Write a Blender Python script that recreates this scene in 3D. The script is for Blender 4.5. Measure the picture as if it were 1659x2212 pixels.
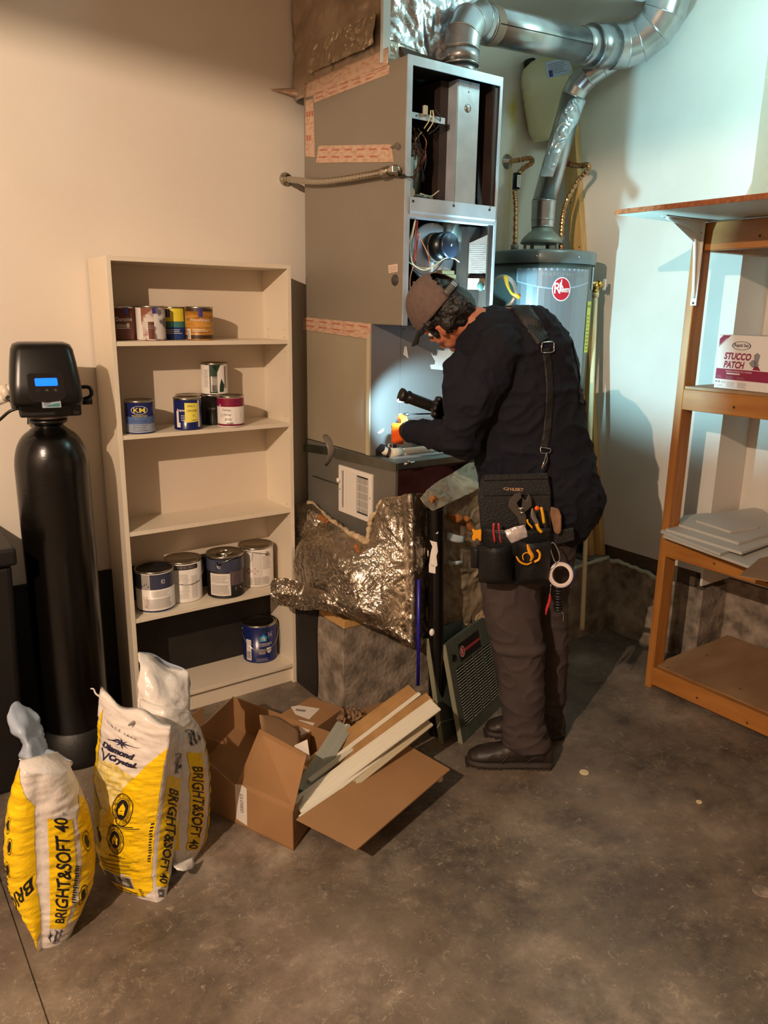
import bpy, bmesh, math, random
from mathutils import Vector, Matrix, noise
from mathutils.bvhtree import BVHTree
C = bpy.context.scene
for o in list(bpy.data.objects): bpy.data.objects.remove(o)
V = Vector; PI = math.pi
random.seed(4)
# ------------------------------------------------------------------ camera
FPX = 1685.07; CAM = V((0, 0, 1.80))
CR = V((0.81391251, -0.58079442, 0.01497571)).normalized()
CW = V((0.56540223, 0.78588549, -0.25040829)).normalized()
CU = CR.cross(CW)
cam = bpy.data.objects.new('camera', bpy.data.cameras.new('camera'))
C.collection.objects.link(cam); C.camera = cam
cam.data.sensor_fit = 'VERTICAL'; cam.data.sensor_height = 36; cam.data.lens = FPX/2212*36
cam.data.clip_start = .02
m3 = Matrix((CR, CU, -CW)).transposed()
cam.matrix_world = Matrix.Translation(CAM) @ m3.to_4x4()
# ------------------------------------------------------------------ light and exposure
C.view_settings.view_transform = 'Standard'; C.view_settings.look = 'None'
C.view_settings.gamma = 1; C.view_settings.use_curve_mapping = False
C.view_settings.exposure = 0.0
world = bpy.data.worlds.new('world'); C.world = world; world.use_nodes = True
world.node_tree.nodes['Background'].inputs[0].default_value = (.5, .45, .4, 1)
world.node_tree.nodes['Background'].inputs[1].default_value = .05
def lamp(name, kind, loc, power, col, radius=.05, spot=None, aim=None, blend=.2):
    l = bpy.data.lights.new(name, kind); l.energy = power; l.color = col
    if kind == 'AREA': l.shape = 'DISK'; l.size = radius*2
    else: l.shadow_soft_size = radius
    if kind == 'SPOT': l.spot_size = math.radians(spot); l.spot_blend = blend
    o = bpy.data.objects.new(name, l); C.collection.objects.link(o); o.location = loc
    if aim is not None: o.rotation_euler = (V(aim)-V(loc)).to_track_quat('-Z', 'Y').to_euler()
    return o
KEY = V((-1.85, .15, 3.15))
lamp('ceiling_bulb_light', 'POINT', KEY, 640, (1.0, .745, .545), .015)                    # warm bulb under its shade, out of frame
TORCH = V((1.765, 2.345, 1.44))
SIDE = V((2.08, 2.43, 1.63))
lamp('added_alcove_light', 'SPOT', SIDE, 112, (.40, .84, 1.0), .010, spot=116, aim=SIDE+V((1, -.05, .72)), blend=.4)             # added lamp under the furnace front, stands in for torch light on the alcove
lamp('torch_lens_light', 'SPOT', TORCH+V((.02, .05, -.01)), 50, (.42, .78, 1.0), .008, spot=62, aim=(2.075, 2.72, 1.375), blend=.7)
lamp('added_furnace_light', 'SPOT', (2.17, 2.44, 1.50), 26, (.60, .84, 1.0), .012, spot=84, aim=(2.19, 2.54, 2.4), blend=.4)  # added lamp away from the torch, brightens the furnace flange and blower
lamp('added_cool_fill', 'POINT', (3.05, 1.7, 3.12), 20, (.55, .96, .92), .12)   # added cool fill for the alcove walls, no real fixture, out of frame
# ------------------------------------------------------------------ helpers
def hx(s):
    s = s.lstrip('#'); r = []
    for i in (0, 2, 4):
        v = int(s[i:i+2], 16)/255
        r.append(v/12.92 if v <= .04045 else ((v+.055)/1.055)**2.4)
    return (*r, 1)
MATS = {}
def mat(name, col, rough=.5, metal=0, col2=None, nscale=8, bump=0, bscale=60, spec=.5, emit=None, estr=0, detail=4, stretch=None, lo=.35, hi=.65, alpha=1, trans=0, crumple=0, crscale=14, coat=0, wave=None):
    if name in MATS: return MATS[name]
    m = bpy.data.materials.new(name); m.use_nodes = True; nt = m.node_tree; N = nt.nodes; L = nt.links
    b = N['Principled BSDF']
    if isinstance(col, str): col = hx(col)
    if isinstance(col2, str): col2 = hx(col2)
    b.inputs['Base Color'].default_value = col; b.inputs['Roughness'].default_value = rough
    b.inputs['Metallic'].default_value = metal; b.inputs['Specular IOR Level'].default_value = spec
    b.inputs['Coat Weight'].default_value = coat
    if alpha < 1: b.inputs['Alpha'].default_value = alpha
    if trans: b.inputs['Transmission Weight'].default_value = trans
    if emit is not None:
        b.inputs['Emission Color'].default_value = hx(emit) if isinstance(emit, str) else emit; b.inputs['Emission Strength'].default_value = estr
    tc = N.new('ShaderNodeTexCoord'); src = tc.outputs['Object']
    if stretch:
        mp = N.new('ShaderNodeMapping'); mp.inputs['Scale'].default_value = stretch; L.new(src, mp.inputs[0]); src = mp.outputs[0]
    if col2 is not None:
        if wave:
            n = N.new('ShaderNodeTexWave'); n.inputs['Scale'].default_value = wave; n.inputs['Distortion'].default_value = 6; n.inputs['Detail'].default_value = 3; fo = n.outputs['Fac']
        else:
            n = N.new('ShaderNodeTexNoise'); n.inputs['Scale'].default_value = nscale; n.inputs['Detail'].default_value = detail; fo = n.outputs['Fac']
        L.new(src, n.inputs[0])
        r = N.new('ShaderNodeValToRGB'); r.color_ramp.elements[0].position = lo; r.color_ramp.elements[1].position = hi
        r.color_ramp.elements[0].color = col; r.color_ramp.elements[1].color = col2
        L.new(fo, r.inputs[0]); L.new(r.outputs[0], b.inputs['Base Color'])
    last = None
    if crumple:
        nn = N.new('ShaderNodeTexNoise'); nn.noise_type = 'RIDGED_MULTIFRACTAL'; nn.inputs['Scale'].default_value = crscale*.35; nn.inputs['Detail'].default_value = 4; nn.inputs['Distortion'].default_value = .8
        L.new(src, nn.inputs[0])
        bp = N.new('ShaderNodeBump'); bp.inputs['Strength'].default_value = crumple; bp.inputs['Distance'].default_value = .02
        L.new(nn.outputs['Fac'], bp.inputs['Height']); last = bp
    if bump:
        n2 = N.new('ShaderNodeTexNoise'); n2.inputs['Scale'].default_value = bscale; n2.inputs['Detail'].default_value = 5
        L.new(src, n2.inputs[0])
        bp = N.new('ShaderNodeBump'); bp.inputs['Strength'].default_value = bump; bp.inputs['Distance'].default_value = .01
        L.new(n2.outputs['Fac'], bp.inputs['Height'])
        if last: L.new(last.outputs[0], bp.inputs['Normal'])
        last = bp
    if last: L.new(last.outputs[0], b.inputs['Normal'])
    MATS[name] = m; return m
def ray(px, py): return CW + CR*((px-829.5)/FPX) - CU*((py-1106)/FPX)
def at(px, py, ax, val):                      # the point of the real plane axis=val that the photograph shows at a pixel
    d = ray(px, py); return CAM + d*((val-CAM[ax])/d[ax])
def on(px, py, n, p0):
    d = ray(px, py); n = V(n); return CAM + d*((V(p0)-CAM).dot(n)/d.dot(n))
ROOTS = {}
def tag(o, label=None, cat=None, group=None, kind=None):
    if label: o['label'] = label
    if cat: o['category'] = cat
    if group: o['group'] = group
    if kind: o['kind'] = kind
    return o
def thing(name, label, cat, loc=(0, 0, 0), group=None):
    o = bpy.data.objects.new(name, None); C.collection.objects.link(o); o.location = loc; o.empty_display_size = .05
    ROOTS[o.name] = V(loc); return tag(o, label, cat, group)
class B:
    def __init__(s, *mats): s.bm = bmesh.new(); s.mats = list(mats); s.mi = 0
    def m(s, i): s.mi = i; return s
    def _f(s, vs, smooth=False):
        try: f = s.bm.faces.new(vs)
        except ValueError: return None
        f.material_index = s.mi; f.smooth = smooth; return f
    def box(s, lo, hi, rot=None, piv=None, taper=None):
        lo, hi = V(lo), V(hi); c = (lo+hi)/2; vs = []
        for z in (lo.z, hi.z):
            for x, y in ((lo.x, lo.y), (hi.x, lo.y), (hi.x, hi.y), (lo.x, hi.y)):
                p = V((x, y, z))
                if taper and z == hi.z: p = V((c.x+(x-c.x)*taper, c.y+(y-c.y)*taper, z))
                if rot is not None: p = rot @ (p-(piv or c)) + (piv or c)
                vs.append(s.bm.verts.new(p))
        for q in ((3, 2, 1, 0), (4, 5, 6, 7), (0, 1, 5, 4), (1, 2, 6, 5), (2, 3, 7, 6), (3, 0, 4, 7)): s._f([vs[i] for i in q])
        return s
    def beam(s, p0, p1, w, h, up=(0, 0, 1)):   # w across, h along up
        p0, p1 = V(p0), V(p1); d = (p1-p0).normalized(); a = d.cross(V(up)).normalized(); u = a.cross(d)
        return s.hexa([p0+a*x*w/2+u*z*h/2 for x, z in ((-1, -1), (1, -1), (1, 1), (-1, 1))], [p1+a*x*w/2+u*z*h/2 for x, z in ((-1, -1), (1, -1), (1, 1), (-1, 1))])
    def hexa(s, a, b):
        a = [s.bm.verts.new(p) for p in a]; b = [s.bm.verts.new(p) for p in b]; n = len(a)
        s._f(a[::-1]); s._f(b)
        for i in range(n): s._f([a[i], a[(i+1) % n], b[(i+1) % n], b[i]])
        return s
    def prism(s, pts, vec):                      # polygon extruded by vec
        pts = [V(p) for p in pts]; vec = V(vec)
        return s.hexa(pts, [p+vec for p in pts])
    def ring(s, c, a, b, n):
        return [s.bm.verts.new(c+a*math.cos(2*PI*i/n)+b*math.sin(2*PI*i/n)) for i in range(n)]
    def skin(s, rings, cap=True, smooth=True):
        for r0, r1 in zip(rings, rings[1:]):
            n = len(r0)
            for i in range(n): s._f([r0[i], r0[(i+1) % n], r1[(i+1) % n], r1[i]], smooth)
        if cap: s._f(rings[0][::-1]); s._f(rings[-1])
        return s
    def tube(s, pts, r, n=12, cap=True, smooth=True, flat=1):
        pts = [V(p) for p in pts]; rs = r if isinstance(r, (list, tuple)) else [r]*len(pts); rings = []; up = None
        for i, p in enumerate(pts):
            d = (pts[min(i+1, len(pts)-1)]-pts[max(i-1, 0)])
            if d.length < 1e-9: d = V((0, 0, 1))
            d.normalize()
            if up is None:
                up = V((0, 0, 1)) if abs(d.z) < .9 else V((0, 1, 0))
            a = d.cross(up).normalized(); up = a.cross(d)
            rings.append(s.ring(p, a*rs[i], up*rs[i]*flat, n))
        return s.skin(rings, cap, smooth)
    def cyl(s, p0, p1, r, n=24, r2=None, cap=True): return s.tube([p0, p1], [r, r if r2 is None else r2], n, cap)
    def lathe(s, prof, c, axis=(0, 0, 1), n=32, cap=True):
        c = V(c); ax = V(axis).normalized(); a = ax.orthogonal().normalized(); b = ax.cross(a)
        return s.skin([s.ring(c+ax*z, a*max(r, 1e-4), b*max(r, 1e-4), n) for r, z in prof], cap)
    def ball(s, c, r, n=12, m=8, M=None):
        c = V(c); r = V(r) if not isinstance(r, (int, float)) else V((r, r, r)); M = M or Matrix.Identity(3); rings = []
        for j in range(m+1):
            t = PI*j/m; q = max(math.sin(t), .01)
            rings.append([s.bm.verts.new(c+M @ V((r.x*q*math.cos(2*PI*i/n), r.y*q*math.sin(2*PI*i/n), -r.z*math.cos(t)))) for i in range(n)])
        return s.skin(rings)
    def grid(s, P, th=0, smooth=True, off=None):  # P rows of points; th gives thickness along the normal
        P = [[V(p) for p in r] for r in P]; R, K = len(P), len(P[0])
        if th:
            Nn = [[None]*K for _ in range(R)]
            for i in range(R):
                for j in range(K):
                    a = P[min(i+1, R-1)][j]-P[max(i-1, 0)][j]; b = P[i][min(j+1, K-1)]-P[i][max(j-1, 0)]
                    Nn[i][j] = a.cross(b).normalized()
            Q = [[P[i][j]+Nn[i][j]*th for j in range(K)] for i in range(R)]
        g = [[s.bm.verts.new(p) for p in r] for r in P]
        for i in range(R-1):
            for j in range(K-1): s._f([g[i][j], g[i][j+1], g[i+1][j+1], g[i+1][j]], smooth)
        if th:
            h = [[s.bm.verts.new(p) for p in r] for r in Q]
            for i in range(R-1):
                for j in range(K-1): s._f([h[i][j], h[i+1][j], h[i+1][j+1], h[i][j+1]], smooth)
            for i in range(R-1):
                s._f([g[i][0], g[i+1][0], h[i+1][0], h[i][0]]); s._f([g[i][-1], h[i][-1], h[i+1][-1], g[i+1][-1]])
            for j in range(K-1):
                s._f([g[0][j], h[0][j], h[0][j+1], g[0][j+1]]); s._f([g[-1][j], g[-1][j+1], h[-1][j+1], h[-1][j]])
        return s
    def decal(s, item, fn, step=None):            # item: (verts2d, faces) mapped by fn(u, v) -> point
        vs, fs = item; t = bmesh.new(); bv = [t.verts.new((x, y, 0)) for x, y in vs]
        for f in fs:
            try: t.faces.new([bv[i] for i in f])
            except ValueError: pass
        if step and vs:
            for ax in (0, 1):
                lo = min(v[ax] for v in vs); hi = max(v[ax] for v in vs); k = math.floor(lo/step)+1
                while k*step < hi:
                    co = V((0, 0, 0)); co[ax] = k*step; no = V((0, 0, 0)); no[ax] = 1
                    bmesh.ops.bisect_plane(t, geom=t.verts[:]+t.edges[:]+t.faces[:], plane_co=co, plane_no=no, dist=1e-7); k += 1
        t.verts.index_update(); mp = [s.bm.verts.new(fn(v.co.x, v.co.y)) for v in t.verts]
        for f in t.faces: s._f([mp[v.index] for v in f.verts])
        t.free(); return s
    def build(s, name, parent=None, bevel=0, smooth=None, origin=None, seg=1, recalc=True):
        if recalc: bmesh.ops.recalc_face_normals(s.bm, faces=s.bm.faces)
        me = bpy.data.meshes.new(name); s.bm.to_mesh(me); s.bm.free()
        for mt in s.mats: me.materials.append(mt)
        o = bpy.data.objects.new(name, me); C.collection.objects.link(o)
        off = V((0, 0, 0))
        if parent is not None:
            o.parent = parent; off = ROOTS[parent.name]
            ROOTS[o.name] = off
        elif origin is not None:
            off = V(origin); o.location = off; ROOTS[o.name] = off
        else: ROOTS[o.name] = off
        if off.length: me.transform(Matrix.Translation(-off))
        if smooth is not None:
            for p in me.polygons: p.use_smooth = smooth
        if bevel:
            md = o.modifiers.new('bevel', 'BEVEL'); md.width = bevel; md.segments = seg; md.limit_method = 'ANGLE'; md.angle_limit = .6
        return o
TXT = {}
def text(string, h=1.0, w=None, bold=0, shear=0, cx=0, cy=0, rot=0, space=1):  # text outline, height h (caps), centred; width forced to w
    k = (string, bold, shear, space)
    if k not in TXT:
        cu = bpy.data.curves.new('t', 'FONT'); cu.body = string; cu.offset = bold; cu.shear = shear; cu.resolution_u = 3; cu.space_character = space
        ob = bpy.data.objects.new('t', cu); me = bpy.data.meshes.new_from_object(ob)
        vs = [(v.co.x, v.co.y) for v in me.vertices]; fs = [tuple(p.vertices) for p in me.polygons]
        bpy.data.objects.remove(ob); bpy.data.curves.remove(cu); bpy.data.meshes.remove(me)
        if not vs: vs = [(0, 0)]
        TXT[k] = (vs, fs)
    vs, fs = TXT[k]
    x0 = min(v[0] for v in vs); x1 = max(v[0] for v in vs); y0 = min(v[1] for v in vs); y1 = max(v[1] for v in vs)
    sy = h/max(y1-y0, 1e-6); sx = (w/(x1-x0)) if w else sy
    c, q = math.cos(rot), math.sin(rot); out = []
    for x, y in vs:
        a = (x-(x0+x1)/2)*sx; b = (y-(y0+y1)/2)*sy; out.append((cx+a*c-b*q, cy+a*q+b*c))
    return out, fs
def poly(*pts): return (list(pts), [tuple(range(len(pts)))])
def rect(x0, y0, x1, y1): return poly((x0, y0), (x1, y0), (x1, y1), (x0, y1))
def disc(cx, cy, rx, ry=None, n=24): return poly(*[(cx+rx*math.cos(2*PI*i/n), cy+(ry or rx)*math.sin(2*PI*i/n)) for i in range(n)])
def annulus(cx, cy, rx, ry, k=.85, n=28):
    o = [(cx+rx*math.cos(2*PI*i/n), cy+ry*math.sin(2*PI*i/n)) for i in range(n)]; i_ = [(cx+rx*k*math.cos(2*PI*i/n), cy+ry*k*math.sin(2*PI*i/n)) for i in range(n)]
    return o+i_, [(i, (i+1) % n, n+(i+1) % n, n+i) for i in range(n)]
def bars(x0, y0, x1, y1, n, fill=.5, seed=1, vertical=False, ragged=.25):   # rows of fine print (or bars of a barcode)
    rnd = random.Random(seed); vs = []; fs = []
    for i in range(n):
        if vertical:
            a = x0+(x1-x0)*(i+.1)/n; b = a+(x1-x0)/n*rnd.uniform(.25, .8); q = [(a, y0), (b, y0), (b, y1), (a, y1)]
        else:
            t = y0+(y1-y0)*(i+.2)/n; e = x1-(x1-x0)*rnd.uniform(0, ragged); q = [(x0, t), (e, t), (e, t+(y1-y0)/n*fill), (x0, t+(y1-y0)/n*fill)]
        k = len(vs); vs += q; fs.append((k, k+1, k+2, k+3))
    return vs, fs
def planar(o, u, v, off=.0006):                  # map (a, b) -> o + u a + v b, lifted off the surface
    o, u, v = V(o), V(u), V(v); n = u.cross(v).normalized()
    return lambda a, b: o+u*a+v*b+n*off
def cr(p0, p1, p2, p3, t):
    return (p1*2+(p2-p0)*t+(p0*2-p1*5+p2*4-p3)*t*t+(p1*3-p0-p2*3+p3)*t*t*t)*.5
def spl(pts, t):                                   # Catmull-Rom through pts, t in 0..1
    n = len(pts)-1; x = min(max(t, 0), 1)*n; i = min(int(x), n-1); f = x-i
    g = lambda k: pts[min(max(k, 0), n)]
    a = g(i-1) if i > 0 else pts[0]*2-pts[1]; d = g(i+2) if i+2 <= n else pts[n]*2-pts[n-1]
    return cr(a, pts[i], pts[i+1], d, f)
def curve(pts, n): pts = [V(p) for p in pts]; return [spl(pts, i/(n-1)) for i in range(n)]
def patch(ctrl, nr, nc):                           # smooth surface through a net of control points
    ctrl = [[V(p) for p in r] for r in ctrl]; out = []
    cols = [[spl(r, j/(nc-1)) for j in range(nc)] for r in ctrl]
    for i in range(nr): out.append([spl([c[j] for c in cols], i/(nr-1)) for j in range(nc)])
    return out
def crumple(P, amp, sc, seed=0):
    R, K = len(P), len(P[0]); out = []
    for i in range(R):
        row = []
        for j in range(K):
            a = P[min(i+1, R-1)][j]-P[max(i-1, 0)][j]; b = P[i][min(j+1, K-1)]-P[i][max(j-1, 0)]
            n = a.cross(b)
            n = n.normalized() if n.length > 1e-9 else V((0, 0, 1)); p = P[i][j]; q = p*sc+V((seed, seed, seed))
            w_ = q+noise.noise_vector(q*.4)*1.2; k = .9*(1-abs(noise.noise(V((w_.x*.35, w_.y*.35, w_.z*.55))))*3)+.55*(1-abs(noise.noise(V((w_.x*1.1+w_.z*.6, w_.y*.9, w_.z*.5))))*3)+.34*(1-abs(noise.noise(w_*2.0))*3)+.20*(1-abs(noise.noise(V((w_.x*4.5+w_.z*3, w_.y*5, w_.z*2.2))))*3)
            row.append(p+n*k*amp)
        out.append(row)
    return out
# ------------------------------------------------------------------ materials
def floor_mat():
    m = bpy.data.materials.new('stained_concrete'); m.use_nodes = True; nt = m.node_tree; N = nt.nodes; L = nt.links; b = N['Principled BSDF']
    tc = N.new('ShaderNodeTexCoord'); src = tc.outputs['Object']
    def nz(sc, det=6, rough=.6, dist=0):
        n = N.new('ShaderNodeTexNoise'); n.inputs['Scale'].default_value = sc; n.inputs['Detail'].default_value = det; n.inputs['Roughness'].default_value = rough; n.inputs['Distortion'].default_value = dist; L.new(src, n.inputs[0]); return n.outputs['Fac']
    def ramp(f, stops):
        r = N.new('ShaderNodeValToRGB'); e = r.color_ramp.elements
        while len(e) < len(stops): e.new(.5)
        for k, (p, c) in enumerate(stops): e[k].position = p; e[k].color = hx(c) if isinstance(c, str) else (c, c, c, 1)
        L.new(f, r.inputs[0]); return r.outputs[0]
    def mix(f, a, c, mode='MIX', fac=None):
        x = N.new('ShaderNodeMix'); x.data_type = 'RGBA'; x.blend_type = mode
        if fac is not None: x.inputs[0].default_value = fac
        else: L.new(f, x.inputs[0])
        for s, k in ((a, 6), (c, 7)):
            if isinstance(s, str): x.inputs[k].default_value = hx(s)
            else: L.new(s, x.inputs[k])
        return x.outputs[2]
    base = ramp(nz(1.5, 10, .68, .15), [(.37, '#3b342d'), (.46, '#564c43'), (.54, '#786c5f'), (.64, '#9d9181')])
    base = mix(ramp(nz(4.5, 10, .75, .1), [(.38, 0.0), (.62, 1.0)]), base, '#6f6253', fac=None)
    dark = ramp(nz(2.3, 10, .74, .1), [(.50, 0.0), (.66, .75)]); base = mix(dark, base, '#37302b')
    light = ramp(nz(7, 12, .85, .2), [(.56, 0.0), (.70, .9)]); base = mix(light, base, '#a89a86')
    sp = ramp(nz(34, 9, .85, .8), [(.57, 0.0), (.65, .85)]); base = mix(sp, base, '#b3a590')
    v = N.new('ShaderNodeTexVoronoi'); v.inputs['Scale'].default_value = 9; v.feature = 'DISTANCE_TO_EDGE'
    wn = N.new('ShaderNodeTexNoise'); wn.inputs['Scale'].default_value = 7; wn.inputs['Detail'].default_value = 5
    mm = N.new('ShaderNodeVectorMath'); mm.operation = 'MULTIPLY_ADD'; mm.inputs[1].default_value = (.5, .5, .5); L.new(src, wn.inputs[0]); L.new(wn.outputs['Color'], mm.inputs[0]); L.new(src, mm.inputs[2]); L.new(mm.outputs[0], v.inputs[0])
    cr_ = ramp(v.outputs['Distance'], [(0.0, .8), (.010, 0.0)])
    mk = ramp(nz(3.1, 3), [(.55, 0.0), (.66, 1.0)])
    cm = N.new('ShaderNodeMath'); cm.operation = 'MULTIPLY'; L.new(cr_, cm.inputs[0]); L.new(mk, cm.inputs[1])
    base = mix(cm.outputs[0], base, '#c9bca6')
    L.new(base, b.inputs['Base Color'])
    L.new(ramp(nz(6, 6), [(.3, .34), (.7, .62)]), b.inputs['Roughness'])
    bp = N.new('ShaderNodeBump'); bp.inputs['Strength'].default_value = .25; bp.inputs['Distance'].default_value = .004; L.new(nz(40, 8, .7), bp.inputs['Height']); L.new(bp.outputs[0], b.inputs['Normal'])
    return m
def wall_mat():
    m = mat('painted_drywall', '#ded3c4', .62, col2='#e4dacb', nscale=1.1, bump=.06, bscale=220)
    nt = m.node_tree; N = nt.nodes; L = nt.links; b = N['Principled BSDF']
    cur = b.inputs['Base Color'].links[0].from_socket
    tc = N.new('ShaderNodeTexCoord')
    # yellow run marks below two old leaks on the far wall (they belong to the wall itself)
    for (cx, cz, rx, rz, amt) in ((3.255, 2.86, .055, .12, .9), (3.262, 2.45, .022, .50, .65), (3.235, 2.2, .018, .55, .45)):
        mp = N.new('ShaderNodeMapping'); mp.vector_type = 'POINT'; mp.inputs['Location'].default_value = (-cx/rx, 0, -cz/rz); mp.inputs['Scale'].default_value = (1/rx, 0, 1/rz)
        L.new(tc.outputs['Object'], mp.inputs[0]); ln = N.new('ShaderNodeVectorMath'); ln.operation = 'LENGTH'; L.new(mp.outputs[0], ln.inputs[0])
        nz = N.new('ShaderNodeTexNoise'); nz.inputs['Scale'].default_value = 18; L.new(tc.outputs['Object'], nz.inputs[0])
        ad = N.new('ShaderNodeMath'); ad.operation = 'MULTIPLY_ADD'; ad.inputs[1].default_value = .9; L.new(nz.outputs['Fac'], ad.inputs[0]); L.new(ln.outputs['Value'], ad.inputs[2])
        r = N.new('ShaderNodeMapRange'); r.inputs['From Min'].default_value = 1.45; r.inputs['From Max'].default_value = .45; r.inputs['To Max'].default_value = amt; L.new(ad.outputs[0], r.inputs['Value'])
        x = N.new('ShaderNodeMix'); x.data_type = 'RGBA'; x.inputs[7].default_value = hx('#c9b62e'); L.new(r.outputs[0], x.inputs[0]); L.new(cur, x.inputs[6]); cur = x.outputs[2]
    L.new(cur, b.inputs['Base Color']); return m
M_floor = floor_mat(); M_wall = wall_mat()
M_wall2 = mat('plain_drywall', '#dcd6cc', .62, col2='#d2cbc0', nscale=2.4, bump=.05, bscale=200); M_wall3 = mat('far_wall_paint', '#a3978a', .7)
M_ceil = mat('ceiling_drywall', '#dcd8d0', .7)
M_conc = mat('old_concrete', '#675c50', .85, col2='#a39584', nscale=13, bump=.7, bscale=45, detail=12, lo=.36, hi=.68)
M_tar = mat('black_coating', '#17130f', .7, col2='#221c17', nscale=10, bump=.3, bscale=60)
M_plaster = mat('plaster_spill', '#b9b8a4', .8, bump=.6, bscale=30)
M_white = mat('cream_melamine', '#dccfb9', .38, col2='#e0d4bf', nscale=3)
M_blk = mat('black_plastic', '#0b0a09', .32)
M_blkm = mat('black_matte', '#0b0908', .5, bump=.1, bscale=80)
M_frp = mat('black_fibre_tank', '#080605', .24, bump=.06, bscale=55, stretch=(1, 1, 4))
M_galv = mat('galvanised_steel', '#b9c0c8', .34, .35, col2='#a3abb4', nscale=9, bump=.05, bscale=30)
M_galvd = mat('dull_galvanised_steel', '#8b9088', .45, 1, col2='#74786f', nscale=6)
M_pipe = mat('vent_pipe_steel', '#c9cbcc', .30, 1, col2='#9a9c9d', nscale=5, bump=.03, bscale=16)
M_grey = mat('furnace_grey_paint', '#7b7264', .38, col2='#817869', nscale=2, bump=.05, bscale=300)
M_tan = mat('tan_sheet_steel', '#8f8570', .45, col2='#968c77', nscale=3)
M_pgrey = mat('plenum_grey', '#77746c', .42, .3, col2='#6a675f', nscale=5)
M_dark = mat('dark_brown_steel', '#2d221d', .5, .2, col2='#3a2c25', nscale=8)
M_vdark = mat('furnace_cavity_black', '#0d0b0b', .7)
M_foil = mat('aluminium_foil', '#c2b7a7', .30, 1, crumple=.5, crscale=50, bump=.15, bscale=110)
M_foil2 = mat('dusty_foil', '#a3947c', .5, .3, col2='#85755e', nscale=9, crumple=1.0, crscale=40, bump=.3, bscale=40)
M_fglass = mat('fibreglass_batting', '#b49b78', .95, col2='#c7b391', nscale=25, bump=.9, bscale=70)
M_orange_ins = mat('orange_insulation', '#a8662a', .95, col2='#8c5424', nscale=12, bump=.8, bscale=60)
M_tape = mat('printed_tape', '#bfa188', .25, col2='#b08870', nscale=30, stretch=(1, 1, 3), lo=.45, hi=.65)
M_tapew = mat('white_tape', '#c9cfce', .35)
M_steel = mat('shiny_steel', '#c8c8c6', .18, 1)
M_rim = mat('can_rim_steel', '#b9b2a4', .25, 1)
M_brass = mat('brass', '#d6b468', .25, 1)
M_copper = mat('corrugated_copper', '#b98c62', .3, 1)
M_cop2 = mat('copper_pipe', '#c97a4d', .25, 1)
M_cpvc = mat('cream_pipe', '#d8c79c', .4)
M_pvc = mat('white_pvc', '#d6cdbb', .35)
M_wood = mat('orange_pine', '#ad7436', .45, col2='#996028', nscale=4, stretch=(5, .8, 5), bump=.05, bscale=40)
M_woodv = mat('orange_pine_upright', '#ad7436', .45, col2='#945a26', nscale=4, stretch=(7, 7, .7), bump=.05, bscale=40)
M_ply = mat('dusty_plywood', '#8a6848', .6, col2='#a1815e', nscale=3, stretch=(1, 3, 1))
M_stud = mat('raw_pine', '#b98d52', .6, col2='#c9a063', nscale=5, stretch=(7, 7, .6))
M_knot = mat('pine_knot', '#4a2c14', .6)
M_card = mat('brown_cardboard', '#9c764e', .75, col2='#916c46', nscale=4)
M_cardi = mat('cardboard_inside', '#7f6246', .8, col2='#8a6c4e', nscale=5)
M_paper = mat('white_paper', '#d9d2c8', .6)
M_ink = mat('black_ink', '#15131a', .5)
M_navy = mat('navy_ink', '#1b1838', .5)
M_yel = mat('bag_yellow', '#e9bf0a', .30, col2='#efc812', nscale=12, bump=.5, bscale=34)
M_bag = mat('bag_white', '#ddd5cd', .28, col2='#d5cdc6', nscale=9, bump=.55, bscale=30)
M_bagin = mat('bag_inside_bluegrey', '#9aa7b8', .4)
M_salt = mat('salt_picture', '#e3d59c', .4, col2='#d2b94a', nscale=60)
M_olive = mat('bag_olive', '#a08c1c', .35)
WALLC = {}
def struct(name, b, **k): return tag(b.build(name, **k), kind='structure')
# ------------------------------------------------------------------ the room
XR, YB, YS, ZC = 3.586, 3.384, 2.731, 3.24
b = B(M_floor); b.box((-3.2, -3.5, -.1), (.256, 3.6, 0)); b.box((.260, -3.5, -.1), (4.1, 3.6, 0)); b.box((.25, -3.5, -.1), (.27, 3.6, -.006)); struct('floor', b)
b = B(M_ceil); b.box((-3.2, -3.5, ZC), (4.1, 3.6, ZC+.1)); struct('ceiling', b)
b = B(M_wall); b.box((-3.2, YB, .55), (3.70, YB+.12, ZC)); b.box((-3.2, YB, 0), (1.76, YB+.12, .56)); struct('wall_back', b)
b = B(M_wall3); b.box((-3.32, -3.5, 0), (-3.2, 3.5, ZC)); struct('wall_left', b)
b = B(M_wall3); b.box((-3.2, -3.62, 0), (4.0, -3.5, ZC)); struct('wall_front', b)
b = B(M_wall2); b.box((XR, 2.158, .503), (XR+.013, YB, ZC)); b.box((XR, 2.145, .436), (3.86, 2.158, ZC)); b.box((3.845, -3.5, .436), (3.96, 2.145, ZC)); struct('wall_right', b)
b = B(M_conc, M_tar, M_plaster)
def rough_box(b, lo, hi, n=8, amp=.006):
    lo, hi = V(lo), V(hi)
    for ax in range(3):
        for sgn in (0, 1):
            u, v = [(1, 2), (0, 2), (0, 1)][ax]
            rows = []
            for i in range(n+1):
                row = []
                for j in range(n+1):
                    p = V((0, 0, 0)); p[ax] = hi[ax] if sgn else lo[ax]; p[u] = lo[u]+(hi[u]-lo[u])*i/n; p[v] = lo[v]+(hi[v]-lo[v])*j/n
                    p = p+noise.noise_vector(p*5)*amp; row.append(p)
                rows.append(row)
            b.grid(rows, smooth=True)
rough_box(b, (1.742, 2.712, 0), (3.59, 3.384, .425), 14, .005)
struct('wall_platform', b)
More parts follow.
